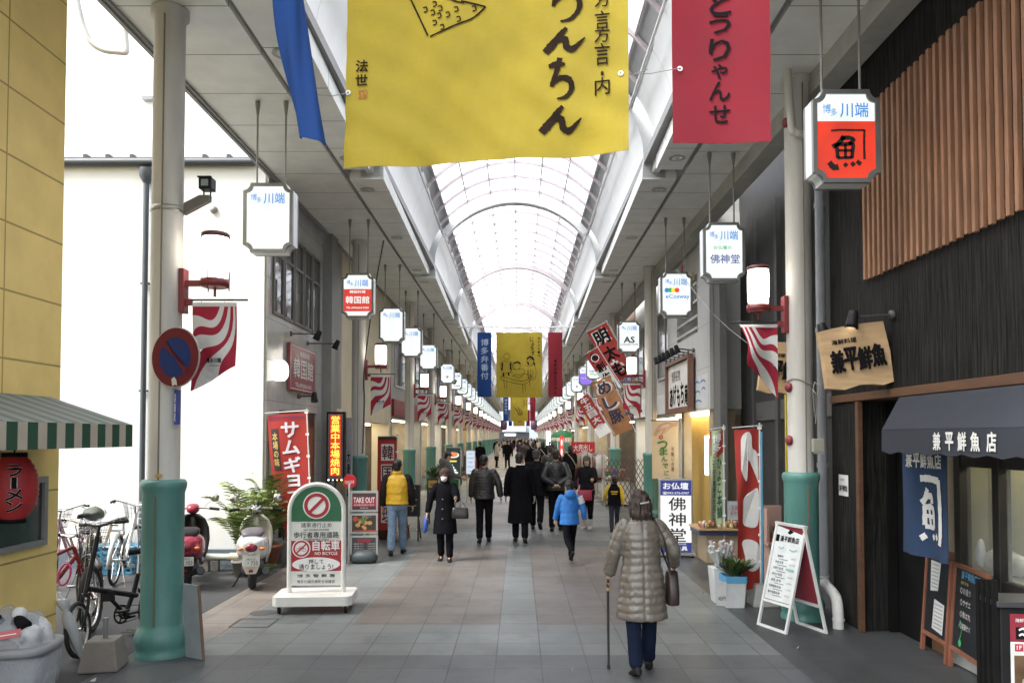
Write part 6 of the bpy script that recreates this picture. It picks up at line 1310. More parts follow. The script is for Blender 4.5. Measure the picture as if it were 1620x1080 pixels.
# paper lantern under the yellow awning
c = at(22, 771, 5.45); t = thing('paper_lantern', 'red paper lantern with black outlined kana under the striped awning', 'paper lantern', c - Vector((0, 0, .24))); prof = [(.0, -.235), (.075, -.235), (.075, -.215)]
for i in range(25): z = -.205 + .41 * i / 24; prof.append((.075 + .075 * (1 - abs(z / .215) ** 2.6) + .0035 * (1 if i % 2 else -1), z))
prof += [(.075, .215), (.075, .235), (0, .235)]
W(MB().lathe(c, prof, 32), 'shade', mat('lantern_red', (.34, .018, .022), .55, var=.12), t); W(MB().lathe(c, [(.0, -.245), (.078, -.245), (.08, -.215)], 24).lathe(c, [(.08, .215), (.078, .245), (0, .245)], 24), 'caps', ink, t); W(MB().cyl(c + Vector((0, 0, .24)), (c.x, c.y, 2.06), .006, n=6), 'cord', ink, t)
def lan(u, v, off=0): a = R(-90 + 33) + u / .15; rr = .075 + .078 * (1 - abs(v / .215) ** 2.6) + off; return c + Vector((rr * cos(a), rr * sin(a), v))
for nm, bo, off, m_ in (('kana_outline', .09, .004, whitel), ('kana', .035, .008, ink)):
    q = MB()
    for ch, v in zip('ラーメン', (.125, .04, -.04, -.12)): q.text(lan, ch if ch != 'ー' else '|', 0, v, .10 if ch != 'ー' else .02, .075, off, 0, bo)
    W(q, nm, m_, t)
# plants by the restaurant
def pot(label, c0, r, h, m, kind, seed, name='potted_plant', scale=1):
    t = thing(name, label, 'potted plant', c0); W(MB().lathe(c0, [(0, 0), (r * .72, 0), (r * .95, h * .85), (r * 1.05, h * .86), (r * 1.05, h), (r * .92, h), (r * .9, h * .9), (0, h * .9)], 22), 'pot', m, t)
    q = MB(); rr_ = random.Random(seed); top = Vector((c0.x, c0.y, h * .9))
    if kind == 'palm':
        st = MB()
        for k in range(26):
            a = rr_.uniform(0, 2 * pi); hh = rr_.uniform(.5, 1.15) * scale; sp = rr_.uniform(.15, .55) * scale; d = Vector((cos(a), sin(a), 0)); pts = [top + d * sp * x ** 1.7 + Vector((0, 0, hh * (x * 1.25 - .42 * x ** 3))) for x in [i / 9 for i in range(10)]]
            st.tube(pts, [.008 * (1 - .08 * i) for i in range(10)], 5)
            for i in range(3, 10):
                for sgn in (-1, 1):
                    for e in (0, .5):
                        p = pts[i - 1].lerp(pts[i], e); tg = (pts[i] - pts[i - 1]).normalized(); sd = tg.cross(Vector((0, 0, 1))).normalized() * sgn; ln = .17 * scale * (1 - abs(i - 6) * .1); tip = p + (sd * .75 + tg * .6 - Vector((0, 0, .25))) * ln; wv = tg * .009
                        q.add([p - wv, p + wv, p.lerp(tip, .55) + wv * .9 + Vector((0, 0, .008)), tip, p.lerp(tip, .55) - wv * .9], [(0, 1, 2, 3, 4)], rr_.randrange(3))
        W(st, 'stems', palm_l[0], t)
    W(q, 'foliage', palm_l if kind == 'palm' else leafs, t) if q.f else leafy(top, 90, .3 * scale, .75 * scale, .035 * scale, leafs, seed, t)
    return t
terra = mat('terracotta', (.26, .10, .06), .75, var=.15, dirt=.2)
pot('feathery yellow-green palm in a terracotta pot beside the white scooter', gnd(424, 897), .19, .34, terra, 'palm', 3, scale=1.2); pot('darker palm in a pale pot by the restaurant wall behind the hoop sign', gnd(448, 889), .16, .36, mat('pot_pale', (.42, .43, .40), .7), 'palm', 11, scale=1.15)
pot('broad-leaved plant behind the white scooter against the wall', Vector((-3.85, 10.9, 0)), .15, .22, conc, 'palm', 5, scale=1.15); pot('dark spiky plant beside the led sign', Vector((-3.55, 13.6, 0)), .16, .3, terra, 'leafy', 21, scale=.95); pot('small shrub in a terracotta pot behind the menu tower', gnd(608, 852), .15, .25, terra, 'leafy', 9, scale=.5)
a, b_ = at(318, 876, 11.1), at(356, 875, 11.1); t = thing('drain_pipe_stub', 'pale capped pipe lying along the foot of the white wall', 'pipe', (a.x, 11.1, 0)); W(MB().cyl((a.x - .6, 11.3, .2), (b_.x, 11.3, .2), .05, n=14), 'pipe', mat('pipe_cream', (.5, .5, .44), .5), t); W(MB().cyl((b_.x, 11.3, .2), (b_.x + .14, 11.3, .2), .064, n=14), 'cap', mat('cap_cream', (.5, .47, .32), .5), t); W(MB().box((a.x, 11.3, .075), (.08, .1, .15)).box((b_.x - .2, 11.3, .075), (.08, .1, .15)), 'bracket', conc, t)
# weeds
t = leafy((-3.9, 11.3, 0), 160, .5, .12, .008, leafs + palm_l[:1], 31, thing('weeds', 'low weeds at the foot of the white wall beside the scooter', 'weeds', (-3.9, 11.3, 0), kind='stuff')); t2 = leafy((-3.75, 7.75, 0), 60, .16, .06, .008, palm_l, 33, thing('weeds', 'yellowish weed tuft on the asphalt behind the near column', 'weeds', (-3.75, 7.75, 0), kind='stuff'))
# blue crate
c0 = gnd(180, 905); t = thing('plastic_crate', 'light blue slatted plastic crate by the white wall', 'crate', c0, R(8)); cr = mat('crate_blue', (.10, .30, .46), .45, var=.12); q = MB(); X_, Y_, Z_ = .30, .2, .34
for z in (.02, .09, .16, .23, .31): q.box((0, -Y_, z), (2 * X_, .012, .035)).box((0, Y_, z), (2 * X_, .012, .035)).box((-X_, 0, z), (.012, 2 * Y_, .035)).box((X_, 0, z), (.012, 2 * Y_, .035))
for k in range(7):
    x = -X_ + k * X_ / 3; q.box((x, -Y_ - .008, .17), (.025, .01, .33)).box((x, Y_ + .008, .17), (.025, .01, .33))
for k in range(5): y = -Y_ + k * Y_ / 2; q.box((-X_ - .008, y, .17), (.01, .025, .33)).box((X_ + .008, y, .17), (.01, .025, .33))
q.box((0, 0, .01), (2 * X_, 2 * Y_, .012)); L(q, 'slatted_body', cr)
t = thing('crate_cover', 'crumpled blue sheet draped over the plastic crate', 'sheet', c0 + Vector((0, 0, .34))); W(crumple(MB().sheet(lambda u, v, off=0: c0 + Vector((u, v, .36 + off + .06 * cos(u * 5) - .0)), -.30, .30, -.2, .2, 16, 10, 0, .006), .05, 7, 2), 'sheet', cr, t)
# manhole covers
for px, py, r, lb in ((247, 1066, .27, 'large round iron manhole cover near the near column'), (417, 969, .13, 'small round iron cover beside the hoop sign')):
    c0 = gnd(px, py); t = thing('manhole_cover', lb, 'manhole cover', c0); q = MB().lathe(c0, [(0, .004), (r, .004), (r + .02, .002)], 32); W(q, 'lid', mat('iron_cover', (.075, .078, .078), .5, var=.3, scale=60, bump=.8, bscale=90), t)
c0 = gnd(402, 985); t = thing('paving_hatch', 'rectangular hatch outline set in the paving beside the hoop sign', 'hatch', c0); q = MB()
for a, b_, c, d in ((0, .18, .40, .016), (0, -.18, .40, .016), (-.2, 0, .016, .36), (.2, 0, .016, .36)): q.rect(lambda u, v, off=0: c0 + Vector((u, v, off)), a, b_, c, d, .004)
W(q, 'joint', mat('hatch_dark', (.05, .05, .05), .6), t)
# small litter
t = thing('litter', 'small white scraps of litter on the pavement', 'litter', (0, 8, 0), kind='stuff'); q = MB(); rl = random.Random(12)
for px, py in ((148, 1078), (196, 1036), (1588, 1022), (1112, 938), (660, 838), (905, 1062), (1262, 1026)):
    c = gnd(px, py); s = rl.uniform(.015, .04); q.add([c + Vector((rl.uniform(-s, s), rl.uniform(-s, s), .003 + .01 * k)) for k in range(4)], [(0, 1, 2), (0, 2, 3)])
W(q, 'scraps', whitel, t)
# ---- mid-distance signs
def easel(label, px0, py0, px1, py1, Y, board_m, extra=None, glow=False, cat='sign', nm='standing_board', side_l=None):
    a, b_ = at(px0, py0, Y), at(px1, py1, Y); t = thing(nm, label, cat, ((a.x + b_.x) / 2, Y, 0)); w_ = b_.x - a.x; h = a.z - b_.z; p = CAMPL(((a.x + b_.x) / 2, Y - .01, (a.z + b_.z) / 2)); fr_ = mat('easel_frame', (.05, .035, .028), .5) if not glow else mat('frame_silver', (0, 0, 0)); q = MB()
    q.prism([(-w_ / 2 - .02, -h / 2 - .02), (w_ / 2 + .02, -h / 2 - .02), (w_ / 2 + .02, h / 2 + .02), (-w_ / 2 - .02, h / 2 + .02)], lambda u, v, off: p(u, v, off - .002), .05)
    W(q, 'frame', fr_, t, bevel=.006); W(MB().rect(p, 0, 0, w_, h, .003), 'panel', board_m, t)
    lg = MB()
    for sx in (-1, 1): lg.tube([(p.o.x + sx * w_ * .42, Y + .03, b_.z), (p.o.x + sx * w_ * .48, Y - .08, 0)], .016, 6).tube([(p.o.x + sx * w_ * .42, Y + .04, b_.z), (p.o.x + sx * w_ * .48, Y + .3, 0)], .016, 6)
    W(lg, 'legs', fr_, t)
    if extra: extra(p, t, w_, h)
    return t
def ex_pizza(p, t, w_, h):
    W(MB().disc(p, 0, h * .24, w_ * .42, .006, 0, 20, .5), 'plate_print', mat('screen_white', (.9, .9, .88), emit=.3), t); W(MB().disc(p, 0, h * .26, w_ * .33, .009, 0, 20, .55), 'dish_print', mat('screen_orange', (.7, .25, .1), emit=.3), t); q = MB()
    for k in range(4): q.disc(p, w_ * (-.2 + .13 * k), h * (-.12 - .09 * k), w_ * .17, .006 + .001 * k, 0, 14, .5)
    W(q, 'slices_print', mat('screen_white', (.9, .9, .88)), t); W(MB().rect(p, 0, h * .02, w_ * .5, h * .06, .006), 'tag_print', mat('screen_yellow', (.8, .65, .1), emit=.3), t)
easel('backlit food picture board with a dish above white slices, before the hooded person', 706, 708, 728, 752, 20.5, mat('screen_green_dark', (.02, .05, .045), emit=.15), ex_pizza, True)
def ex_lines(p, t, w_, h):
    q = MB()
    for k in range(5): q.rect(p, 0, h * (.38 - k * .19), w_ * (.75 if k % 2 else .5), h * .025, .005)
    W(q, 'writing', mat('faint_blue', (.35, .42, .55), .6), t)
easel('pale blue-white standing board with faint lines of writing', 738, 713, 751, 749, 23, mat('screen_paleblue', (.75, .85, 1), emit=.22), ex_lines, True)
def ex_menu(p, t, w_, h):
    W(MB().rect(p, 0, h * .25, w_ * .9, h * .35, .005), 'yellow_print', mat('menu_yellow', (.5, .33, .05), .5), t); W(MB().disc(p, 0, h * .22, w_ * .3, .008, 0, 14, .5), 'dish_print', mat('print_tomato', (0, 0, 0)), t); W(MB().rect(p, 0, -.2 * h, w_ * .7, h * .3, .005), 'pale_print', mat('menu_pale', (.3, .28, .24), .5), t)
easel('small menu board with a yellow food picture behind the masked woman', 677, 757, 692, 790, 17, mat('menu_brownblack', (0, 0, 0)), ex_menu, cat='menu board')
def ex_chalk(p, t, w_, h): W(MB().brush(p, [(-.05, .2), (.0, .3), (.06, .22)], .02, .005).brush(p, [(-.1, 0), (.1, .02)], .015, .005).brush(p, [(-.1, -.1), (.08, -.09)], .015, .005), 'chalk_marks', mat('chalk_pale', (.4, .38, .3), .8), t)
easel('dark folding chalkboard to the yellow vest man\'s right', 641, 768, 663, 815, 14.6, mat('chalk_black', (0, 0, 0)), ex_chalk, cat='chalkboard')
t = thing('stool', 'low orange timber stool beyond the yellow vest man', 'stool', gnd(632, 852)); c0 = gnd(632, 852); W(MB().box(c0 + Vector((0, 0, .25)), (.36, .25, .03)), 'seat', wood_or, t)
for sx in (-1, 1):
    for sy in (-1, 1): W(MB().tube([c0 + Vector((sx * .15, sy * .1, .24)), c0 + Vector((sx * .17, sy * .11, 0))], .016, 6), 'leg', wood_or, t)
# ================================================================ bicycles and scooters
def wheel(root, c, r, tyre_r=.022, rim_m=chrome, tyre_m=None, nspoke=18, steer=0.0, knob=False):
    c = Vector(c); ca, sa = cos(steer), sin(steer)
    def P(a, rr, y=0): return c + Vector((rr * cos(a) * ca - y * sa, rr * cos(a) * sa + y * ca, rr * sin(a)))
    n = 40
    def tor(R_, rr, m=0, k=10):
        q = MB(); vs = []; fs = []
        for i in range(n):
            a = 2 * pi * i / n; kr = rr * (1.0 + (.12 if knob and i % 2 else 0))
            for j in range(k): b = 2 * pi * j / k; vs.append(P(a, R_ + kr * cos(b), kr * sin(b)))
        for i in range(n):
            for j in range(k): fs.append((i * k + j, ((i + 1) % n) * k + j, ((i + 1) % n) * k + (j + 1) % k, i * k + (j + 1) % k))
        return q.add(vs, fs, m, True)
    w_ = tor(r - tyre_r, tyre_r).build('wheel', tyre_m or rubber, root)
    tor(r - 2.0 * tyre_r - .006, .010, 0, 6).build('rim', rim_m, w_)
    q = MB()
    for i in range(nspoke): a = 2 * pi * i / nspoke; q.tube([P(a + .25 * (-1) ** i, .018, .025 * (-1) ** i), P(a, r - 2 * tyre_r - .008)], .0018, 3, caps=False)
    q.cyl(P(0, 0, -.045), P(0, 0, .045), .016, n=10); q.build('spokes', chrome, w_)
    return w_
def arc_fender(c, r, a0, a1, m, root, w_=.03, name='fender', steer=0):
    q = MB(); A = []; ca, sa = cos(steer), sin(steer); n = 14
    for i in range(n + 1):
        a = R(a0 + (a1 - a0) * i / n)
        A.append([Vector(c) + Vector((rr * cos(a) * ca - y * sa, rr * cos(a) * sa + y * ca, rr * sin(a))) for y, rr in ((-w_, r - .01), (-w_ * .6, r + .006), (0, r + .012), (w_ * .6, r + .006), (w_, r - .01))])
    q.loft(A, closed=False, caps=False); o = q.build(name, m, root); md = o.modifiers.new('thickness', 'SOLIDIFY'); md.thickness = .003; return o
def bike(label, loc, rz, fm, r=.33, wb=1.06, style='city', steer=0.0, lean=0, rim=chrome, tyre_r=.02, tyre_m=None, fend=None, basket=None, bag=None):
    t = thing('bicycle', label, 'bicycle', loc, rz, 'bicycles parked in the alley'); t.rotation_euler = (lean, 0, rz)
    ra, fa = Vector((-wb / 2, 0, r)), Vector((wb / 2, 0, r))
    wheel(t, ra, r, tyre_r, rim, tyre_m, knob=style == 'mtb'); wheel(t, fa, r, tyre_r, rim, tyre_m, steer=steer, knob=style == 'mtb')
    bb = Vector((-.06, 0, .27)); q = MB(); fk = fa + Vector((-.10, 0, .36 if style != 'fold' else .30)); ht = fk + Vector((-.06, 0, .17)); st = Vector((-.23, 0, .66 if style != 'fold' else .52))
    sdl = Vector((-.28, 0, .84)); tr = .017
    if style == 'fold':
        beam_a, beam_b = fk + Vector((-.02, 0, .04)), Vector((-.2, 0, .42)); q.tube([beam_a, beam_b], .034, 10, flat=.75).tube([bb, Vector((-.17, 0, .45)), Vector((-.24, 0, .62))], .022, 10).box((.12, 0, .475), (.07, .085, .09))
        q.tube([bb, ra + Vector((0, .05, 0))], .012, 8).tube([bb, ra + Vector((0, -.05, 0))], .012, 8).tube([Vector((-.2, 0, .5)), ra + Vector((0, .05, 0))], .010, 8).tube([Vector((-.2, 0, .5)), ra + Vector((0, -.05, 0))], .010, 8).tube([bb, Vector((.1, 0, .45))], .018, 8)
        ht = fk + Vector((-.16, 0, .48))
    elif style == 'city':
        q.tube([ht + Vector((.02, 0, -.06)), Vector((.12, 0, .38)), bb], tr * 1.2, 10, smooth=5).tube([bb, st], tr, 10).tube([ht + Vector((.0, 0, -.02)), Vector((.10, 0, .48)), Vector((-.13, 0, .38))], tr * .8, 8, smooth=4)
    else: q.tube([ht, st], tr, 10).tube([ht + Vector((.03, 0, -.08)), bb], tr * 1.25, 10).tube([bb, st + Vector((-.01, 0, .03))], tr, 10)
    if style != 'fold':
        for y in (-.05, .05): q.tube([bb + Vector((0, y * .4, 0)), ra + Vector((0, y, 0))], .010, 8).tube([st + Vector((.01, y * .3, -.04)), ra + Vector((0, y, 0))], .009, 8)
    q.tube([fk + Vector((.01, 0, -.03)), ht], tr * 1.25, 10); q.build('frame', fm, t)
    q = MB(); 
    for y in (-.045, .045): q.tube([fk + Vector((0, y * .8, -.02)), fk + Vector((.03, y, -.14)), fa + Vector((0, y, 0))], [.014, .013, .008], 8, smooth=3)
    q.tube([fk + Vector((0, -.045, -.01)), fk + Vector((0, .045, -.01))], .014, 8); q.build('fork', fm, t)
    q = MB(); hb = ht + Vector((-.03, 0, .10)); q.tube([ht, hb], .013, 8)
    if style == 'city': pts = [(-.16, -.28, .05), (-.06, -.25, .07), (.03, -.12, .03), (.04, 0, 0), (.03, .12, .03), (-.06, .25, .07), (-.16, .28, .05)]
    else: pts = [(-.05, -.29, .02), (-.01, -.16, .02), (.01, 0, 0), (-.01, .16, .02), (-.05, .29, .02)]
    P = [hb + Vector(p) for p in pts]; q.tube(P, .011, 8, smooth=4); h_ = q.build('handlebar', chrome if style != 'fold' else fm, t)
    for a, b_ in ((P[0], P[1]), (P[-1], P[-2])): MB().tube([a, a + (b_ - a) * .9], .017, 10).build('grip', black_p, h_)
    q = MB()
    for a, b_ in ((P[1], P[0]), (P[-2], P[-1])): q.tube([a + Vector((.03, 0, -.02)), a.lerp(b_, .6) + Vector((.05, 0, -.03))], .006, 6)
    q.tube([P[1], hb + Vector((.16, -.05, .06)), fk + Vector((.06, 0, .03)), fa + Vector((0, -.04, .2))], .003, 5, smooth=5).tube([P[-2], hb + Vector((.14, .06, -.02)), fk + Vector((-.1, 0, -.02))], .003, 5, smooth=5); q.build('brake_levers_cables', black_p, h_)
    q = MB().loft([[sdl + Vector((x, y * wd, z + .012 * (1 - y * y))) for y, z in ((-1, -.03), (-.9, .0), (-.4, .012), (0, .008), (.4, .012), (.9, 0), (1, -.03))] for x, wd in ((-.13, .07), (-.10, .085), (-.02, .07), (.06, .03), (.13, .018))], closed=True); q.build('saddle', black_p, t)
    MB().tube([st - Vector((-.03, 0, .1)), sdl - Vector((-.01, 0, .02))], .013, 8).build('seat_post', chrome, t)
    q = MB(); q.ring(Pl(bb + Vector((0, -.05, 0)), (1, 0, 0), (0, 0, 1)), 0, 0, .07, .09, 0, 0, 24).ring(Pl(bb + Vector((0, -.055, 0)), (1, 0, 0), (0, 0, 1)), 0, 0, .015, .03, 0, 0, 16)
    for k in range(5): a = 2 * pi * k / 5; q.tube([bb + Vector((.02 * cos(a), -.05, .02 * sin(a))), bb + Vector((.08 * cos(a), -.05, .08 * sin(a)))], .007, 5)
    ca = R(200); q.tube([bb + Vector((0, -.07, 0)), bb + Vector((.165 * cos(ca), -.08, .165 * sin(ca)))], .011, 6).tube([bb + Vector((0, .07, 0)), bb + Vector((-.165 * cos(ca), .08, -.165 * sin(ca)))], .011, 6)
    q.box(bb + Vector((.165 * cos(ca), -.13, .165 * sin(ca))), (.09, .09, .02)).box(bb + Vector((-.165 * cos(ca), .13, -.165 * sin(ca))), (.09, .09, .02)).tube([bb + Vector((0, -.05, .085)), ra + Vector((0, -.05, .035))], .004, 4).tube([bb + Vector((0, -.05, -.085)), ra + Vector((0, -.05, -.035))], .004, 4); q.build('crankset', black_p if style != 'city' else chrome, t)
    if fend is not None: arc_fender(ra, r + .012, 20, 190, fend, t); arc_fender(fa, r + .012, 40, 165, fend, t, steer=steer)
    if style == 'city':
        q = MB(); 
        for y in (-.06, .06): q.tube([st + Vector((-.02, y * .4, 0)), ra + Vector((-.05, y, r + .07)), ra + Vector((-.25, y, r + .07))], .005, 6).tube([ra + Vector((-.2, y, r + .07)), ra + Vector((0, y, 0))], .005, 6)
        for x in (-.07, -.13, -.19, -.25): q.tube([ra + Vector((x, -.06, r + .07)), ra + Vector((x, .06, r + .07))], .004, 5)
        q.tube([ra + Vector((.02, -.07, -.02)), ra + Vector((-.10, -.16, -r + .0))], .008, 6); q.build('rack', chrome, t)
    if basket is not None:
        q = MB(); c = hb + Vector((.17, 0, -.09)); 
        for z, a, b_ in ((-.11, .09, .12), (-.02, .105, .145), (.05, .115, .16), (.12, .125, .175)): q.tube([c + Vector((sx * a, sy * b_, z)) for sx, sy in ((-1, -1), (1, -1), (1, 1), (-1, 1), (-1, -1))], .0035, 4)
        for k in range(28):
            f = k / 28 * 4; s = int(f); u = f - s; E_ = [(-1, -1), (1, -1), (1, 1), (-1, 1), (-1, -1)]; x = E_[s][0] + (E_[s + 1][0] - E_[s][0]) * u; y = E_[s][1] + (E_[s + 1][1] - E_[s][1]) * u
            q.tube([c + Vector((x * .09, y * .12, -.11)), c + Vector((x * .125, y * .175, .12))], .0022, 4)
        q.build('basket', basket, t)
    if bag: 
        q = MB().ell(ra + Vector((-.10, 0, r + .17)), (.17, .15, .10), 18, rings=12); crumple(q, .03, 10, 4); q.build('rear_bag', mat('bag_olive', (.06, .075, .06), .7, var=.2), t); MB().tube([ra + Vector((-.1, .155 * cos(a), r + .17 + .105 * sin(a))) for a in [2 * pi * i / 20 for i in range(21)]], .008, 5).build('bag_strap', whitel, t)
    return t
def two(fr, rr_):   # heading from rear contact to front contact
    return Vector(((fr[0] + rr_[0]) / 2, (fr[1] + rr_[1]) / 2, 0)), math.atan2(fr[1] - rr_[1], fr[0] - rr_[0])
blk_f = mat('bike_black', (.012, .012, .013), .45, var=.1, spec=.25); red_f = mat('bike_red', (.22, .018, .024), .35, var=.1); sil_f = mat('bike_silver', (.50, .51, .50), .3, metal=.5, var=.08); pink_f = mat('bike_faded_pink', (.40, .27, .32), .4, var=.1)
c_, a_ = two((-3.86, 6.90), (-3.56, 7.76)); bike('black folding bicycle beside the near green column base', c_, a_, blk_f, r=.245, wb=.92, style='fold', steer=.45, lean=.10, rim=sil_f)
c_, a_ = two((-4.24, 7.78), (-4.84, 6.97)); bike('red mountain bicycle half hidden by the yellow building', c_, a_, red_f, r=.33, wb=1.0, style='mtb', steer=.85, lean=-.06, tyre_r=.027)
c_, a_ = two((-6.02, 10.1), (-6.12, 11.15)); bike('faded pink city bicycle with a dark basket and olive bag, by the white wall', c_, a_, pink_f, style='city', steer=.3, fend=mat('fender_plum', (.22, .08, .14), .4), basket=mat('basket_dark', (.04, .03, .03), .6), bag=True)
c_, a_ = two((-5.52, 11.15), (-5.30, 10.27)); bike('silver city bicycle with wire basket beside the blue crate', c_, a_, sil_f, style='city', steer=-.3, lean=.06, basket=chrome, fend=sil_f)
c_, a_ = two((-4.66, 8.45), (-5.2, 9.3)); bike('dark grey city bicycle with wire basket between the red and pink ones', c_, a_, mat('bike_graphite', (.06, .062, .066), .35, metal=.3), style='city', steer=.3, lean=-.05, basket=chrome, fend=mat('fender_graphite', (.08, .08, .085), .35, metal=.4))
t = thing('bicycle_lock', 'bright pink coiled cable lock hanging on the red bicycle', 'lock', at(104, 905, 7.4)); c = at(105, 907, 7.35); W(MB().tube([c + Vector((.055 * cos(a) + .02 * sin(a), -.03, .10 * sin(a))) for a in [2 * pi * i / 24 for i in range(25)]], .010, 8), 'cable', mat('lock_pink', (.62, .06, .32), .3), t)

def scooter(label, loc, rz, body, shield, plate, seat_m, stand=True, trim=None):
    t = thing('motor_scooter', label, 'scooter', loc, rz, 'motor scooters parked by the white wall')
    wheel(t, (0, 0, .21), .21, .05, sil_f, nspoke=6); wheel(t, (1.18, 0, .21), .21, .045, sil_f, nspoke=6, steer=.12)
    def sup(x, cz, hy, hz, e=.75, n=28, top=1): return [Vector((x, hy * math.copysign(abs(cos(2 * pi * k / n)) ** e, cos(2 * pi * k / n)), cz + hz * math.copysign(abs(sin(2 * pi * k / n)) ** e, sin(2 * pi * k / n)))) for k in range(n)]
    MB().loft([sup(-.33, .565, .05, .05), sup(-.30, .56, .12, .105), sup(-.22, .55, .165, .14), sup(-.05, .54, .195, .165), sup(.15, .52, .20, .18), sup(.33, .49, .175, .19), sup(.45, .46, .13, .18)]).build('rear_body', body, t)
    MB().loft([sup(-.20, .69, .07, .02), sup(-.17, .705, .12, .04), sup(.05, .72, .145, .05), sup(.3, .705, .13, .05), sup(.46, .69, .09, .035), sup(.5, .68, .05, .015)]).build('seat', seat_m, t)
    MB().bx(.40, .92, -.17, .17, .235, .285).bx(.40, .50, -.15, .15, .285, .42).build('footboard', mat('scooter_grey', (.06, .06, .062), .6), t, bevel=.02)
    q = MB(); A = []
    for z, wd, x in ((.25, .16, .90), (.36, .20, .94), (.52, .225, .965), (.68, .215, .965), (.80, .17, .95), (.87, .09, .93)): A.append([Vector((x - .13 * (y / .225) ** 2, y * wd / .225, z)) for y in [-.225 + .045 * k for k in range(11)]])
    q.loft(A, closed=False, caps=False); o = q.build('leg_shield', shield, t); md = o.modifiers.new('thickness', 'SOLIDIFY'); md.thickness = .03
    MB().loft([sup(.86, .60, .05, .22), sup(.955, .62, .06, .25)]).build('steering_column', shield, t)
    A = arc_fender((1.18, 0, .21), .24, 20, 165, body, t, w_=.07, name='front_fender')
    MB().loft([sup(.78, .93, .03, .02), sup(.82, .94, .075, .055), sup(.90, .94, .085, .07), sup(.98, .92, .07, .06), sup(1.01, .91, .04, .04)]).build('headset', chrome if trim else body, t)
    h_ = MB().tube([(.80, -.34, .93), (.86, -.14, .95), (.87, 0, .95), (.86, .14, .95), (.80, .34, .93)], .014, 10, smooth=4).build('handlebar', chrome, t)
    for s in (-1, 1):
        MB().tube([(.80, s * .345, .928), (.84, s * .22, .943)], .02, 10).build('grip', black_p, h_); MB().tube([(.88, s * .14, .955), (.84, s * .20, 1.02), (.83, s * .26, 1.07)], .006, 6).build('mirror_stalk', chrome, h_)
        M = Matrix.Translation((.82, s * .285, 1.09)) @ Matrix.Rotation(R(90), 4, 'Y'); MB().lathe((0, 0, 0), [(0, .012), (.04, .012), (.058, 0), (.058, -.006), (.0, -.006)], 20, M=M).build('mirror', chrome, h_)
        MB().ell((-.31, s * .13, .55), (.03, .035, .022), 12).build('turn_signal', mat('signal_orange', (.55, .16, .02), .3), t)
    MB().ell((-.32, 0, .565), (.045, .075, .055), 18).build('tail_light', mat('tail_red', (.16, .012, .022), .2), t)
    MB().loft([[Vector((x, y, z)) for y in (-w_, w_)] + [Vector((x + .02, y, z)) for y in (w_, -w_)] for x, z, w_ in ((-.30, .50, .10), (-.33, .36, .105), (-.32, .24, .06))], sm=False).build('rear_fender', shield if trim else black_p, t, bevel=.008)
    f = Pl((-.345, 0, .395), (0, -1, 0), (0, 0, 1)); p = MB().prism([(-.095, -.055), (.095, -.055), (.095, .055), (-.095, .055)], f, .006).build('number_plate', mat('plate_pale', (.55, .56, .54), .4), t); MB().text(f, plate[0], 0, .033, .11, .025, .003).text(f, plate[1], .02, -.015, .12, .05, .003, 0, .01).build('plate_digits', mat('plate_ink', (.08, .10, .10), .6), p)
    MB().box((-.355, 0, .285), (.02, .05, .03)).build('reflector', mat('tail_red', (0, 0, 0)), t)
    MB().loft([sup(-.12, .24, .12, .07), sup(.05, .26, .14, .10), sup(.3, .28, .12, .10)]).build('engine_case', mat('engine_dark', (.03, .03, .032), .5), t)
    MB().tube([(.2, -.14, .2), (0, -.16, .22), (-.25, -.17, .27)], [.02, .05, .045], 14).build('exhaust', mat('exhaust_dark', (.05, .05, .05), .4, metal=.5), t)
    MB().tube([(.35, .12, .22), (.28, .24, .01), (.24, .26, .0)], .011, 8, smooth=3).build('side_stand', black_p, t)
    return t
cr_w = mat('scooter_ivory', (.55, .53, .45), .3, var=.05); sil_w = mat('scooter_silver', (.62, .62, .61), .25, metal=.35, var=.05)
scooter('silver and ivory retro motor scooter seen from behind with chrome headset', gnd(399, 931), R(106), sil_w, cr_w, ('博多区', '・735'), mat('seat_plum', (.10, .09, .10), .5), trim=True)
scooter('red motor scooter seen from behind, half hidden by the near green column', Vector((-4.24, 10.0, 0)), R(109), mat('scooter_red', (.26, .02, .045), .25), mat('scooter_dark', (.02, .02, .02), .4), ('福岡市', '・103'), black_p)
# ================================================================ people
TMP = bpy.data.scenes.new('tmp_remesh')
def remesh(mb, voxel, noise_amp=0, nf=18, seed=0, sx=(1, 1, 1)):
    """joins overlapping closed shapes into one continuous skin"""
    me = bpy.data.meshes.new('tmp'); me.from_pydata(mb.v, [], mb.f); me.update(); o = bpy.data.objects.new('tmp', me); TMP.collection.objects.link(o)
    md = o.modifiers.new('r', 'REMESH'); md.mode = 'VOXEL'; md.voxel_size = voxel; md.use_smooth_shade = True
    ms = o.modifiers.new('s', 'SMOOTH'); ms.factor = .5; ms.iterations = 2
    vl = TMP.view_layers[0]; vl.update(); dg = vl.depsgraph; r = bpy.data.meshes.new_from_object(o.evaluated_get(dg), depsgraph=dg)
    bpy.data.objects.remove(o); bpy.data.meshes.remove(me)
    if noise_amp:
        ns = [v.normal.copy() for v in r.vertices]
        for v, n_ in zip(r.vertices, ns): c = v.co; v.co = c + n_ * noise_amp * (noise.noise(Vector((c.x * sx[0], c.y * sx[1], c.z * sx[2])) * nf + Vector((seed, 0, 0))) + .5 * noise.noise(Vector((c.x * sx[0], c.y * sx[1], c.z * sx[2])) * nf * 2.3))
    r.polygons.foreach_set('use_smooth', [True] * len(r.polygons)); return r
def mesh_obj(name, me, m, parent):
    me.name = name; me.materials.clear(); me.materials.append(m); o = bpy.data.objects.new(name, me); COL.objects.link(o); o.parent = parent; return o
def V(*a): return Vector(a)
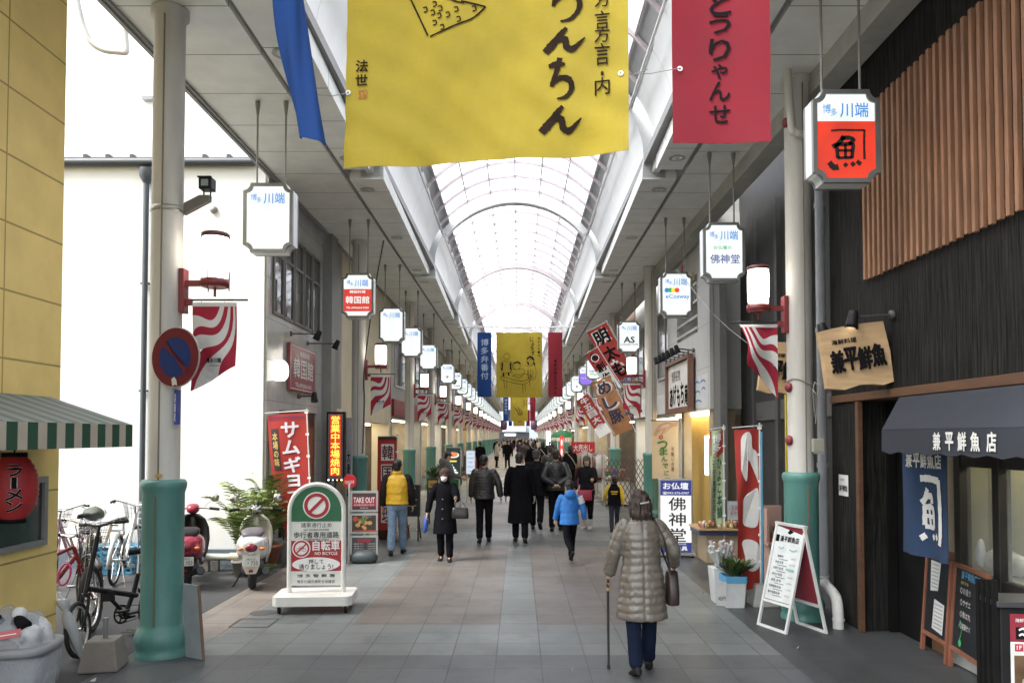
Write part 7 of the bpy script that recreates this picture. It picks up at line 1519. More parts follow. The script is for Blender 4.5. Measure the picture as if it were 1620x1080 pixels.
def limb(mb, pts, rad, n=12, k=4, flat=1.0):
    mb.tube(pts, rad, n, smooth=k, flat=flat); mb.ell(pts[0], (rad[0],) * 3, 10, rings=6); mb.ell(pts[-1], (rad[-1],) * 3, 10, rings=6)
def leg_pose(s, a, b, hip_z=.90, x=.088):
    """s side, a thigh swing forward (deg), b knee bend"""
    h = V(s * x, 0, hip_z); a, c = R(a), R(a - b); k = h + .43 * V(0, sin(a), -cos(a)); an = k + .40 * V(0, sin(c), -cos(c)); return [h, k, an, c]
def arm_dirs(s, sw, out, bend, inn=0):
    sw_, o_ = R(sw), R(out); d1 = V(s * sin(o_), sin(sw_) * cos(o_), -cos(sw_) * cos(o_)); e = R(sw + bend); o2 = R(out * .4 - inn); d2 = V(s * sin(o2), sin(e) * cos(o2), -cos(e) * cos(o2)); return d1, d2
SKIN = mat('skin', (.50, .31, .22)); EYE = mat('eye_dark', (.02, .015, .012), .3); LIP = mat('lip', (.34, .13, .11), .5)
def hand(mb, w_, d, n_, s, curl=25, k=1.0, fine=True):
    """palm from the wrist along d; n_ palm normal (towards the thigh); the thumb leaves the front edge near the palm's base"""
    d = d.normalized(); n_ = (n_ - d * n_.dot(d)).normalized(); f = n_.cross(d) * s; f = f if f.y > 0 else -f
    P = lambda a, b_, c: w_ + d * a * k + f * b_ * k + n_ * c * k
    mb.loft([[P(x, hw * cos(2 * pi * i / 10), th * sin(2 * pi * i / 10)) for i in range(10)] for x, hw, th in ((-.02, .024, .020), (.02, .032, .019), (.06, .040, .016), (.088, .040, .013))])
    for b_, ln, r in ((.029, .066, .0088), (.0098, .076, .0092), (-.0098, .070, .0088), (-.029, .054, .008)):
        p = P(.078, b_, 0); pts = [p]; a = R(curl * .6); x = d
        for q, fr_ in enumerate((.45, .32, .25)):
            dd = d * cos(a) + n_ * sin(a) + f * b_ * 2.2; pts.append(pts[-1] + dd.normalized() * ln * fr_ * k); a += R(curl)
        mb.tube(pts, [r * k, r * k, r * .92 * k, r * .75 * k], 8); mb.ell(pts[-1], (r * .75 * k,) * 3, 6, rings=4)
    th = [P(.022, .030, .004), P(.045, .052, .012), P(.070, .060, .020), P(.092, .058, .028)]; mb.tube(th, [.0125 * k, .0115 * k, .010 * k, .008 * k], 8); mb.ell(th[-1], (.008 * k,) * 3, 6, rings=4)
def person(label, loc, H=1.6, rz=0, legs=((8, 5), (-10, 18)), arms=((8, 12, 12), (-8, 12, 12)), lean=0, yaw=0, nod=0, top='jacket', topm=None, trm=None, shoem=None, hairm=None, hair='short', hem=.82, quilt=0, qp=.075, vest=None, hat=None, mask=False, detail=1, group='people walking in the arcade', female=False, collar=None, child=False, face=True, handcurl=25, skirt=1.0, handpts=None, boots=None, hood=None, armpts=None, cat='person'):
    t = thing('person', label, cat, loc, rz, group); k = H / 1.70; vb = (.009 if detail > 1 else .011 if detail == 1 else .018); vc = (.0105 if detail > 1 else .013 if detail == 1 else .02)
    LG = [leg_pose(-1, *legs[0]), leg_pose(1, *legs[1])]; drop = min(l[2].z for l in LG) - .085
    for l in LG:
        for q in range(3): l[q] = l[q] - V(0, 0, drop)
    dz = -drop; piv = V(0, 0, .95 + dz); RL = Matrix.Rotation(R(-lean), 3, 'X'); up = lambda p: RL @ (Vector(p) + V(0, 0, dz) - piv) + piv
    sw_ = .185 if not female else .165
    ARM = []
    for i, s in enumerate((-1, 1)):
        sh = up((s * sw_, 0, 1.375)); d1, d2 = arm_dirs(s, *arms[i]); el = sh + d1 * .27; wr = el + d2 * .235
        if armpts and armpts[i]: el, wr = [up(p) for p in armpts[i]]; d2 = (wr - el).normalized()
        ARM.append((sh, el, wr, d2))
    hs = 1.16 if child else 1.0; hc = up((0, .025, 1.585 + (.02 if child else 0))); RH = Matrix.Rotation(R(-lean * .5), 3, 'X') @ Matrix.Rotation(R(yaw), 3, 'Z') @ Matrix.Rotation(R(-nod), 3, 'X')
    hp = lambda x, y, z: hc + RH @ V(x, y, z) * hs
    # --- body: one skin from head to feet
    b = MB(); n = 16
    prof = ((-.118, .022, .028, .058), (-.105, .040, .045, .042), (-.075, .056, .068, .020), (-.04, .064, .082, .008), (0, .070, .092, .0), (.035, .075, .098, -.004), (.07, .071, .092, -.008), (.098, .052, .066, -.01), (.115, .022, .028, -.01))
    b.loft([[hp(rx * cos(2 * pi * i / n), cy + ry * sin(2 * pi * i / n), z) for i in range(n)] for z, rx, ry, cy in prof])
    b.tube([hp(0, .088, .012), hp(0, .104, -.016), hp(0, .112, -.032), hp(0, .096, -.04)], [.009, .012, .016, .012], 8)
    for s in (-1, 1): b.ell(hp(s * .074, -.008, -.012), (.012, .02, .032), 8, rings=6); b.ell(hp(s * .030, .086, -.03), (.02, .015, .02), 8, rings=6)
    b.ell(hp(0, .086, -.064), (.026, .014, .012), 8, rings=6)
    b.tube([hp(0, -.01, -.07), up((0, -.005, 1.44)), up((0, 0, 1.36))], [.052, .052, .075], 12)
    sec = ((1.40, .12, .07), (1.34, .17, .095), (1.22, .155, .105), (1.08, .135, .095), (.96, .155, .105), (.88, .15, .105), (.84, .10, .08))
    b.loft([[up((rx * cos(2 * pi * i / n), ry * sin(2 * pi * i / n), z)) for i in range(n)] for z, rx, ry in sec][::-1])
    for s, (sh, el, wr, d2) in zip((-1, 1), ARM): limb(b, [sh, el, wr], [.048, .038, .026])
    for s, l in zip((-1, 1), LG):
        limb(b, [l[0], l[1], l[2]], [.072, .048, .032])
        fd = V(0, cos(max(-.9, l[3] * .9)), sin(l[3]) * .9); b.tube([l[2] + V(0, -.02, -.025), l[2] + fd * .06 + V(0, 0, -.035), l[2] + fd * .10 + V(0, 0, -.045)], [.028, .024, .014], 10)
    if detail or True:
        for i, (s, (sh, el, wr, d2)) in enumerate(zip((-1, 1), ARM)): hand(b, wr + d2 * .012, d2 if not (handpts and handpts[i]) else (up(handpts[i]) - wr), V(-s, .15, 0), s, handcurl, 1.0 if detail else 1.25)
    mesh_obj('body', remesh(b, vb), SKIN, t).scale = (k,) * 3
    def add(name, mb, m, v=vc, amp=0.004, nf=14, sx=(1, 1, 1), seed=0, raw=False):
        if raw:
            o = mb.build(name, m, t)
        else: o = mesh_obj(name, remesh(mb, v, amp, nf, seed, sx), m, t)
        o.scale = (k,) * 3; return o
    if face and detail:
        q = MB()
        for s in (-1, 1): q.ell(hp(s * .031, .089, .004), (.014, .006, .0065), 10, rings=6)
        add('eyes', q, EYE, raw=True)
        q = MB()
        for s in (-1, 1): q.tube([hp(s * .016, .096, .026), hp(s * .032, .095, .031), hp(s * .05, .083, .026)], .0045, 5)
        add('eyebrows', q, hairm, raw=True)
        if not mask: add('mouth', MB().ell(hp(0, .098, -.064), (.022, .006, .006), 10, rings=6), LIP, raw=True)
    if mask:
        q = MB(); q.loft([[hp(.074 * sin(a) * w2, .012 + (.098 + bu) * cos(a), z) for a in [R(-66 + 12 * i) for i in range(12)]] for z, w2, bu in ((-.022, .98, .004), (-.05, .95, .018), (-.085, .82, .014), (-.112, .6, -.012))], closed=False, caps=False); o = add('face_mask', q, mat('mask_white', (.66, .66, .64), .8), raw=True); md = o.modifiers.new('thickness', 'SOLIDIFY'); md.thickness = .004
    # --- trousers and shoes
    q = MB(); e_ = .022
    q.loft([[V(rx * cos(2 * pi * i / n), ry * sin(2 * pi * i / n), z + dz) for i in range(n)] for z, rx, ry in ((.80, .12, .10), (.86, .165, .122), (.95, .168, .122), (1.03, .155, .11))])
    for l in LG: limb(q, [l[0], l[1], l[2] + V(0, 0, .035 if boots is None else .12)], [.100, .076, .066 if boots is None else .05], k=5)
    add('trousers', q, trm, amp=.007, nf=11, sx=(1, 1, .8))
    for s, l in zip((-1, 1), LG):
        fd = V(s * .12, cos(max(-.9, l[3] * .8)), sin(l[3]) * .8).normalized(); sd = fd.cross(V(0, 0, 1)).normalized(); upv = sd.cross(fd); o_ = l[2] + upv * -.012
        q = MB(); q.loft([[o_ + fd * x + sd * w2 * cos(2 * pi * i / 14) + upv * (zc + h2 * sin(2 * pi * i / 14)) for i in range(14)] for x, w2, zc, h2 in ((-.075, .022, -.035, .035), (-.06, .036, -.03, .045), (-.01, .042, -.025, .052), (.05, .044, -.04, .038), (.11, .047, -.050, .027), (.155, .038, -.055, .020), (.178, .016, -.060, .010))])
        if boots: q.tube([l[2] + V(0, 0, .0), l[2].lerp(l[1], .38)], [.052, .06], 12)
        add('shoe' if not boots else 'boot', q, shoem, v=vb, amp=0)
    # --- upper garment
    q = MB(); fl = skirt; c_w = {'jacket': 1.0, 'coat': 1.04, 'puffer': 1.10, 'child': 1.12}[top]; S = []
    def qm(z): return 1 + (quilt * (abs(sin(pi * z / qp)) ** .42 - .7) if quilt else 0)
    zs = []; z = 1.452
    while z > hem: zs.append(z); z -= (.011 if quilt else .05)
    zs.append(hem)
    key = ((1.46, .066, .066), (1.435, .082, .076), (1.41, .15, .088), (1.38, .19 if not female else .172, .102), (1.30, .192 if not female else .176, .120), (1.18, .185 if not female else .165, .128), (1.04, .176 if not female else .163, .124), (.92, .186, .130), (.80, .198 * fl, .142 * fl), (.60, .215 * fl, .162 * fl), (.38, .232 * fl, .18 * fl))
    def at_z(z):
        for (z1, a1, b1), (z2, a2, b2) in zip(key, key[1:]):
            if z2 <= z <= z1: f = (z1 - z) / (z1 - z2); return a1 + (a2 - a1) * f, b1 + (b2 - b1) * f
        return key[-1][1:] if z < .4 else key[0][1:]
    st = (LG[0][1].y + LG[1][1].y) / 2; nn = 64 if detail > 1 else 32 if detail else 18
    for z in zs:
        a_, b_ = at_z(z); m_ = c_w * (qm(z) if z < 1.43 else 1); low = max(0, .85 - z) / .5
        spread = 1 + .25 * low * min(1, abs(LG[0][1].y - LG[1][1].y) / .4)
        Q_ = lambda i: c_w * (qm(z + .018 * noise.noise(V(cos(2 * pi * i / nn) * 2, sin(2 * pi * i / nn) * 2, z * 1.5 + len(label)))) if z < 1.43 else 1) * (1 + (quilt * .28 * noise.noise(V(cos(2 * pi * i / nn) * 5, sin(2 * pi * i / nn) * 5, z * 9)) if quilt else 0)) * (1 - (.07 if quilt and detail > 1 and i == nn * 3 // 4 else 0)); P_ = [V(a_ * Q_(i) * cos(2 * pi * i / nn), b_ * Q_(i) * spread * sin(2 * pi * i / nn) + st * low * .5, z) for i in range(nn)]
        S.append([up(p) if z > .9 else Vector(p) + V(0, 0, dz) + (up((0, 0, .9)) - V(0, 0, .9 + dz)) for p in P_])
    q.loft(S[::-1])
    if top in ('coat', 'jacket', 'puffer', 'child'): q.tube([up((0, -.005, 1.42)), up((0, -.012, 1.475 if not collar else 1.50))], [.085, .072 if not collar else .092], 14)
    sl = MB() if vest else q; rs_ = (.078, .066, .056) if top != 'puffer' else (.083, .071, .058)
    for s, (sh, el, wr, d2) in zip((-1, 1), ARM):
        pts = crom([sh + V(-s * .01, 0, -.005), sh.lerp(el, .5) + V(s * .006, 0, 0), el, el.lerp(wr, .55), wr + d2 * .006], 8 if quilt else 4); L_ = len(pts) - 1; tot = 0; rr = []
        for i, p in enumerate(pts):
            f = i / L_; r = rs_[0] + (rs_[1] - rs_[0]) * min(1, f * 2) if f < .5 else rs_[1] + (rs_[2] - rs_[1]) * (f - .5) * 2
            if quilt: r *= 1 + quilt * .9 * (abs(sin(pi * f * .5 / qp)) ** .55 - .6)
            rr.append(r)
        sl.tube(pts, rr, 16); sl.ell(pts[0], (rr[0],) * 3, 12, rings=8)
    if hood: q.ell(up((0, -.10, 1.44)), (.13, .085, .11), 16, rings=10)
    am = .0055 if not quilt else .004
    add('jacket' if top != 'coat' else 'coat', q, topm, v=vc, amp=am, nf=9 if not quilt else 22, seed=len(label))
    if vest: add('sleeves', sl, vest, amp=.006, nf=14)
    # --- hair, hat
    if hair and not hat == 'hood':
        q = MB(); RR = RH.to_4x4()
        E_ = lambda c, r: q.add(*(lambda m: ([hp(*v) for v in m.v], m.f))(MB().ell(c, r, 18, rings=12)))
        E_((0, -.020, .042), (.086, .098, .092))
        if hair == 'short': E_((0, -.052, -.025), (.070, .058, .072))
        elif hair == 'bob': E_((0, -.045, -.035), (.094, .078, .10)); E_((-.068, .0, -.035), (.03, .06, .085)); E_((.068, .0, -.035), (.03, .06, .085))
        elif hair == 'wavy': E_((0, -.05, -.03), (.105, .09, .115)); E_((0, -.075, -.10), (.10, .065, .08)); E_((-.07, -.01, -.04), (.042, .065, .10)); E_((.07, -.01, -.04), (.042, .065, .10))
        add('hair', q, hairm, v=vb, amp=.008 if hair != 'wavy' else .022, nf=34 if hair != 'wavy' else 24, sx=(1.6, 1.6, .5))
    if hat:
        q = MB(); A_ = lambda c, r: q.add(*(lambda m: ([hp(*v) for v in m.v], m.f))(MB().ell(c, r, 20, rings=12)))
        if hat == 'cap': A_((0, -.008, .060), (.094, .108, .075)); A_((0, .085, .045), (.075, .065, .012))
        elif hat == 'cloche': A_((0, -.012, .05), (.098, .112, .088)); A_((0, -.012, .01), (.112, .125, .022)); A_((0, -.05, -.03), (.09, .075, .07))
        elif hat == 'hood': A_((0, -.03, .02), (.105, .108, .125)); A_((0, -.05, -.08), (.11, .09, .07))
        add('hat' if hat != 'hood' else 'hood', q, vest if hat == 'x' else hood if hood and hat == 'hood' else hatm_(hat), v=vb, amp=.004, nf=16)
    t['k'] = k; t['wl'] = list(ARM[0][2]); t['wr'] = list(ARM[1][2]); t['dl'] = list(ARM[0][3]); t['dr'] = list(ARM[1][3]); t['er'] = list(ARM[1][1]); t['shr'] = list(ARM[1][0]); t['el'] = list(ARM[0][1])
    P.append(t); return t
P = []
def hatm_(h): return {'cap': mat('cap_tweed', (.07, .065, .06), .9, var=.3), 'cloche': mat('hat_plum_brown', (.055, .025, .024), .9, var=.2), 'hood': mat('hood_grey', (.12, .12, .125), .8)}[h]
def wpt(t, p, key_k=True):   # body-local (1.70 m figure) point -> world
    return t.matrix_basis @ (Vector(p) * t['k'])
fab = lambda n, c, r=.85, v=.14: mat('fabric_' + n, c, r, var=v, scale=9, bump=.25, bscale=140, spec=.06)
hair_b = mat('hair_black', (.012, .010, .010), .45, var=.3, scale=30, stretch=(3, 3, .5)); hair_br = mat('hair_brown', (.035, .020, .014), .5, var=.35, scale=30, stretch=(3, 3, .5)); hair_g = mat('hair_grey', (.06, .06, .062), .6, var=.3, scale=30)
blk = fab('black', (.007, .007, .009), .95); blk2 = fab('charcoal', (.013, .013, .015)); dkt = fab('dark_trousers', (.007, .007, .009)); navy_t = fab('indigo_denim', (.010, .015, .032)); jean = fab('faded_denim', (.17, .24, .33), .85, .3); shoe_b = mat('shoe_black', (.010, .010, .010), .5, var=.2, spec=.25)
down_k = mat('down_taupe', (.140, .122, .098), .30, var=.14, scale=6, bump=.45, bscale=42, spec=.7); down_b = mat('down_brownblack', (.018, .016, .015), .45, var=.15, spec=.6); down_n = mat('down_blueblack', (.010, .011, .015), .42, var=.15, spec=.6)
yel_v = mat('vest_yellow', (.55, .33, .02), .5, var=.1); sky_b = mat('jacket_skyblue', (.025, .17, .52), .55, var=.1); yel_k = mat('jacket_yellow', (.58, .38, .02), .6)
# 1 old woman with the cane
g0 = gnd(1016, 1062); W1 = person('elderly woman seen from behind in a long taupe quilted coat, walking with a cane', g0, 1.475, R(3), ((-4, 14), (10, 4)), ((6, 20, 14), (-14, 30, 62)), 4, 0, 4, 'puffer', down_k, navy_t, shoe_b, hair_br, 'wavy', hem=.50, quilt=.085, qp=.072, female=True, detail=2, collar=True, face=True, handcurl=42, skirt=1.0)
t = thing('walking_cane', 'black walking cane with brass collar, held by the woman in the taupe coat', 'cane', gnd(963, 1057)); h0 = wpt(W1, Vector(W1['wl']) + Vector(W1['dl']) * .075); b0 = gnd(963, 1057)
W(MB().tube([b0, b0.lerp(h0, .97)], [.010, .012], 10), 'shaft', mat('cane_black', (.018, .018, .02), .4), t); W(MB().tube([b0.lerp(h0, .88), b0.lerp(h0, .92)], .014, 10), 'collar', mat('brass', (.5, .36, .14), .3, metal=.8), t); W(MB().tube([h0 + V(-.005, -.06, .0), h0 + V(0, 0, .008), h0 + V(.005, .06, .0)], [.012, .015, .012], 10, smooth=3), 'handle', mat('cane_black', (0, 0, 0)), t); W(MB().cyl(b0, b0 + V(0, 0, .03), .014, n=10), 'ferrule', rubber, t)
def bag_thing(label, c, w_, h, d, m, strap=None, rz=0, cat='handbag', group=None, nm='handbag'):
    t = thing(nm, label, cat, c - V(0, 0, h / 2), group=group); M = Matrix.Translation(c) @ Matrix.Rotation(rz, 4, 'Z'); q = MB()
    q.loft([[M @ V(x * w_ / 2 * math.copysign(abs(cos(a)) ** .5, cos(a)), y * d / 2 * math.copysign(abs(sin(a)) ** .5, sin(a)), z * h / 2) for a in [2 * pi * i / 24 for i in range(24)]] for x, y, z in ((.9, .7, -1), (1, 1, -.9), (1.0, 1, -.2), (.93, .7, .7), (.9, .35, 1))])
    W(q, 'body', m, t, bevel=.004)
    if strap: W(MB().tube(strap, .008, 8, smooth=5, flat=.5), 'strap', m, t)
    return t
c = wpt(W1, (.285, -.02, .80)); s_ = wpt(W1, (.13, -.10, 1.40)); bag_thing('dark brown leather shoulder bag at the hip of the woman in the taupe coat', c, .10, .27, .24, mat('bag_brown', (.025, .014, .011), .4), [c + V(-.02, -.07, .12), wpt(W1, (.235, -.10, 1.05)), wpt(W1, (.19, -.145, 1.25)), s_, wpt(W1, (.115, .02, 1.465)), wpt(W1, (.16, .10, 1.3)), c + V(0, .08, .12)])
W(MB().tube([wpt(W1, (-.03 + .02 * i, -.115 - .0 + .01 * abs(i - 2), 1.605 + .004 * i)) for i in range(5)], .008, 6), 'hair_clip', mat('clip_pearl', (.4, .36, .3), .2), W1)
# 2 yellow vest man
person('man in a mustard yellow quilted vest and faded jeans walking beside the menu boards', gnd(628, 877), 1.555, R(2), ((-6, 14), (14, 6)), ((0, 12, 12), (4, 12, 16)), 0, -8, 2, 'puffer', yel_v, jean, shoe_b, hair_b, 'short', hem=.90, quilt=.05, qp=.12, vest=fab('sleeve_dark', (.02, .017, .017)), detail=1, collar=True)
# 3 masked woman facing the camera
W3 = person('woman in a black coat and plum hat wearing a white face mask', gnd(704, 887), 1.42, R(178), ((3, 4), (-4, 8)), ((34, 14, 62), (4, 24, 10)), 0, -14, 4, 'coat', blk, dkt, shoe_b, hair_b, 'bob', hem=.50, female=True, hat='cloche', mask=True, detail=2, collar=True, skirt=.98)
c = wpt(W3, Vector(W3['el']).lerp(Vector(W3['wl']), .35)); bag_thing('black handbag hanging from the forearm of the masked woman', c + V(.06, -.02, -.22), .26, .17, .09, mat('bag_black', (.012, .011, .012), .35), [c + V(-.02, -.03, -.14), c + V(-.01, -.02, .03), c + V(.05, .02, .0), c + V(.15, -.02, -.14)])
h0 = wpt(W3, Vector(W3['wr']) + Vector(W3['dr']) * .10); t = thing('folded_umbrella', 'blue folded umbrella held by the masked woman', 'umbrella', h0 - V(.06, 0, .25)); q = MB(); q.loft([[h0 + V(-.03 * s - .004 + r * cos(2 * pi * i / 12), r * .8 * sin(2 * pi * i / 12), -.26 * s + .02) for i in range(12)] for s, r in ((0, .016), (.08, .034), (.6, .038), (.92, .032), (1, .018))]); W(q, 'canopy', mat('umbrella_blue', (.03, .08, .30), .5, var=.2), t); W(MB().cyl(h0 + V(0, 0, .0), h0 + V(.012, 0, .10), .009, n=8), 'handle', black_p, t)
q = MB()
for z in (1.16, .98, .80): a = wpt(W3, (.03, .145 + (1.16 - z) * .05, z)); q.ell(a, (.012, .008, .012), 10, rings=6)
W(q, 'coat_buttons', mat('button_pewter', (.14, .14, .14), .3), W3)
# 4 puffer man
person('man from behind in a brown-black quilted down jacket, left hand open, walking away', gnd(766, 857), 1.575, R(2), ((-6, 12), (9, 4)), ((6, 12, 10), (-12, 22, 14)), 0, -30, 0, 'puffer', down_b, dkt, shoe_b, hair_b, 'short', hem=.84, quilt=.075, qp=.06, detail=1)
# 5 long coat man
person('man from behind in an ankle-skimming plain black overcoat with white gloves', gnd(823, 857), 1.62, R(0), ((8, 4), (-6, 14)), ((-4, 14, 10), (2, 14, 12)), 0, -34, 0, 'coat', blk, dkt, shoe_b, hair_b, 'short', hem=.36, detail=1, skirt=1.02)
W5 = P[-1]; W(MB().tube([wpt(W5, (.075 * cos(a), -.005 + .075 * sin(a), 1.495)) for a in [2 * pi * i / 20 for i in range(21)]], .016, 6), 'white_collar', whitel, W5)
q = MB(); hand(q, Vector(W5['wr']) + Vector(W5['dr']) * .014, Vector(W5['dr']), V(-1, .15, 0), 1, 25, 1.12); mesh_obj('glove', remesh(q, .008), mat('glove_white', (.42, .42, .40), .8), W5).scale = (W5['k'],) * 3
# 6 dark coat man behind
person('grey-haired man from behind in a knee-length dark coat, one heel lifted mid-stride', gnd(849, 838), 1.67, R(-4), ((16, 4), (-20, 26)), ((-6, 10, 10), (8, 12, 12)), 0, -12, 2, 'coat', blk2, dkt, shoe_b, hair_g, 'short', hem=.74, detail=1)
# 7 hands behind back
person('man from behind in a black quilted jacket with hands clasped behind his back', gnd(880, 839), 1.65, R(-2), ((-5, 8), (9, 4)), ((-20, 20, -6), (-20, 20, -6)), -2, 0, 4, 'puffer', down_n, dkt, shoe_b, hair_b, 'short', hem=.84, quilt=.075, qp=.055, detail=1, armpts=(((-.26, -.13, 1.12), (-.05, -.185, .99)), ((.26, -.13, 1.12), (.05, -.20, .985))), handpts=((.03, -.205, .94), (-.03, -.215, .935)))
# 8 blue jacket child
W8 = person('child in a bright blue padded jacket with white shoulders, mid-stride', gnd(901, 888), 1.23, R(12), ((-22, 34), (14, 4)), ((10, 14, 14), (-14, 24, 22)), 2, 8, 2, 'child', sky_b, dkt, shoe_b, hair_b, 'short', hem=.80, quilt=.05, qp=.13, child=True, detail=1, hood=True)
q = MB()
q.tube([V(.215, -.02, 1.39), V(.265, -.03, 1.24)], [.075, .078], 12); m_ = mat('jacket_white', (.6, .6, .58), .6); o = q.build('white_panels', m_, W8); o.scale = (W8['k'],) * 3
# 9 red bag woman
W9 = person('woman in a dark jacket and tweed cap with pale boots beside the lattice gate', gnd(929, 836), 1.51, R(158), ((4, 4), (-3, 4)), ((26, 14, 70), (10, 12, 30)), 0, 14, 0, 'jacket', blk2, dkt, mat('boot_pale', (.42, .42, .40), .8, var=.15), hair_b, 'bob', hem=.80, female=True, hat='cap', detail=1, boots=True)
c = wpt(W9, (.0, .19, .80)); bag_thing('crimson shoulder bag worn in front by the woman in the tweed cap', c, .30, .22, .12, mat('bag_crimson', (.30, .012, .045), .5), [c + V(-.13, 0, .09), wpt(W9, (.19, .09, 1.2)), wpt(W9, (.11, .0, 1.46)), wpt(W9, (.0, -.12, 1.35)), wpt(W9, (-.2, .02, 1.0)), c + V(.13, 0, .09)])
# 10 yellow jacket child
W10 = person('small child in a black vest lettered in yellow over a yellow jacket', gnd(972, 840), 1.10, R(-6), ((-8, 14), (12, 6)), ((10, 22, 20), (-6, 14, 10)), 0, 10, 2, 'child', blk, fab('child_denim', (.03, .035, .05), .85, .4), shoe_b, hair_b, 'short', hem=.84, vest=yel_k, child=True, detail=1, collar=True)
vp_ = lambda u, v, off=0: wpt(W10, (u, -.150 - off + .35 * u * u, v)); W(MB().text(vp_, 'SECURITY', 0, 1.27, .24, .06, .012, 0, .03).text(vp_, 'POLICE', 0, 1.18, .20, .055, .012, 0, .03) if False else MB().rect(vp_, 0, 1.26, .22, .04, .012, 0, 6, 1).rect(vp_, 0, 1.19, .17, .035, .012, 0, 6, 1), 'yellow_lettering', yel_k, W10)
# 11 grey hooded person by the picture board
person('person in a grey hooded jacket facing the backlit food picture board', V(-1.75, 18.4, 0), 1.56, R(-60), ((2, 3), (-2, 3)), ((20, 12, 50), (18, 12, 52)), 4, 0, 12, 'jacket', fab('grey_hoodie', (.12, .125, .135)), blk2, shoe_b, hair_b, 'short', hem=.84, hat='cap', hood=True, detail=0)
# middle distance
person('person in a pale coat standing side-on with a hand raised to the mouth', V(-1.36, 48, 0), 1.62, R(-80), ((2, 3), (-2, 3)), ((30, 8, 115), (4, 8, 8)), 0, 0, 4, 'coat', fab('stone_coat', (.42, .39, .34)), dkt, shoe_b, hair_b, 'short', hem=.72, detail=0)
person('man in a black jacket standing on the alley side among goods stalls', V(-2.0, 40, 0), 1.62, R(10), ((3, 3), (-4, 4)), ((4, 12, 10), (-4, 12, 12)), 0, 0, 4, 'jacket', blk, dkt, shoe_b, hair_b, 'short', hem=.80, detail=0)
person('person with a pale strap across a dark jacket by the goods racks', V(1.75, 26.5, 0), 1.60, R(25), ((3, 3), (-4, 4)), ((14, 12, 40), (10, 12, 30)), 0, 0, 6, 'jacket', blk2, dkt, shoe_b, hair_b, 'bob', hem=.82, detail=0)
W12 = P[-1]; W(MB().tube([wpt(W12, p) for p in ((-.16, -.10, 1.42), (0, -.155, 1.22), (.17, -.12, .98))], .016, 6, smooth=4), 'strap', mat('strap_pale', (.45, .42, .36), .7), W12)
person('woman in a dark purple coat among the racks on the fish shop side', V(1.28, 27.5, 0), 1.55, R(-20), ((3, 3), (-4, 4)), ((6, 12, 16), (4, 12, 14)), 0, 0, 4, 'coat', fab('aubergine', (.05, .025, .045)), dkt, shoe_b, hair_br, 'bob', hem=.62, female=True, detail=0)
person('person in a dark padded coat just ahead of the grey-haired man', V(.95, 24.0, 0), 1.60, R(8), ((10, 4), (-8, 12)), ((6, 12, 12), (-8, 12, 14)), 0, 14, 2, 'puffer', down_b, dkt, shoe_b, hair_b, 'short', hem=.78, quilt=.06, qp=.07, detail=0)
# far crowd
far = P[-5:]; rf = random.Random(21)
for i in range(46):
    src = far[rf.randrange(len(far))]; y = 52 + 68 * (i / 46) ** .8 + rf.uniform(-2, 2); x = rf.uniform(-1.9, 1.9) if i % 3 else rf.choice((-1, 1)) * rf.uniform(1.2, 2.5)
    copy_tree(src, (x, y, 0), rf.uniform(-.5, .5) + (pi if i % 2 else 0), 'tiny dark-clothed figure in the dense crowd far down the arcade', 'people in the far crowd', scale=rf.uniform(.93, 1.06))
for i, (x, y) in enumerate(((.55, 30), (1.0, 32.5), (1.5, 34), (.75, 36.5), (1.2, 38.5), (1.75, 41), (.3, 43), (1.45, 46), (-.7, 47), (.9, 49))):
    copy_tree(far[(1, 2, 4, 3)[i % 4]], (x, y, 0), rf.uniform(-.4, .4), 'dark-clothed walker in the tight cluster beyond the man with clasped hands', 'people clustered beyond the nearer walkers', scale=rf.uniform(.95, 1.05))
for k_ in P:
    for kk in ('k', 'wl', 'wr', 'dl', 'dr', 'er', 'shr', 'el'):
        if kk in k_: del k_[kk]
for o in list(COL.objects):
    if o.name.startswith('person') and 'k' in o:
        for kk in ('k', 'wl', 'wr', 'dl', 'dr', 'er', 'shr', 'el'): del o[kk]
bpy.data.scenes.remove(TMP)
# ================================================================ goods and stalls in the middle distance
gb = mat('gate_brown', (.075, .045, .032), .6, var=.2)
t = thing('lattice_gate', 'brown folding lattice gate standing across the fish shop side shop front', 'gate', V(2.86, 21, 0)); q = MB(); x0, x1, z0, z1 = 2.32, 3.40, .12, 1.32
n = 9
for k in range(-7, n + 7):
    for s in (-1, 1):
        xa = x0 + (x1 - x0) * k / n; dz_ = (z1 - z0); pts = []
        for i in range(25):
            z = z0 + dz_ * i / 24; x = xa + s * (z - z0) * .55
            if x0 <= x <= x1: pts.append((x, 21 + s * .008, z))
        if len(pts) > 1: q.tube([pts[0], pts[-1]], .010, 4)
W(q, 'lattice', gb, t); q = MB()
for x in (x0 - .02, x1 + .02): q.cyl((x, 21, 0), (x, 21, 1.42), .018, n=8)
W(q, 'end_posts', mat('pole_alu', (.45, .45, .45), .3, metal=.5), t)
gm = [fab('garment_' + n_, c) for n_, c in (('white', (.52, .51, .48)), ('grey', (.2, .2, .21)), ('black', (.02, .02, .022)), ('rust', (.22, .06, .04)), ('sand', (.38, .31, .22)), ('pink', (.42, .20, .22)))]
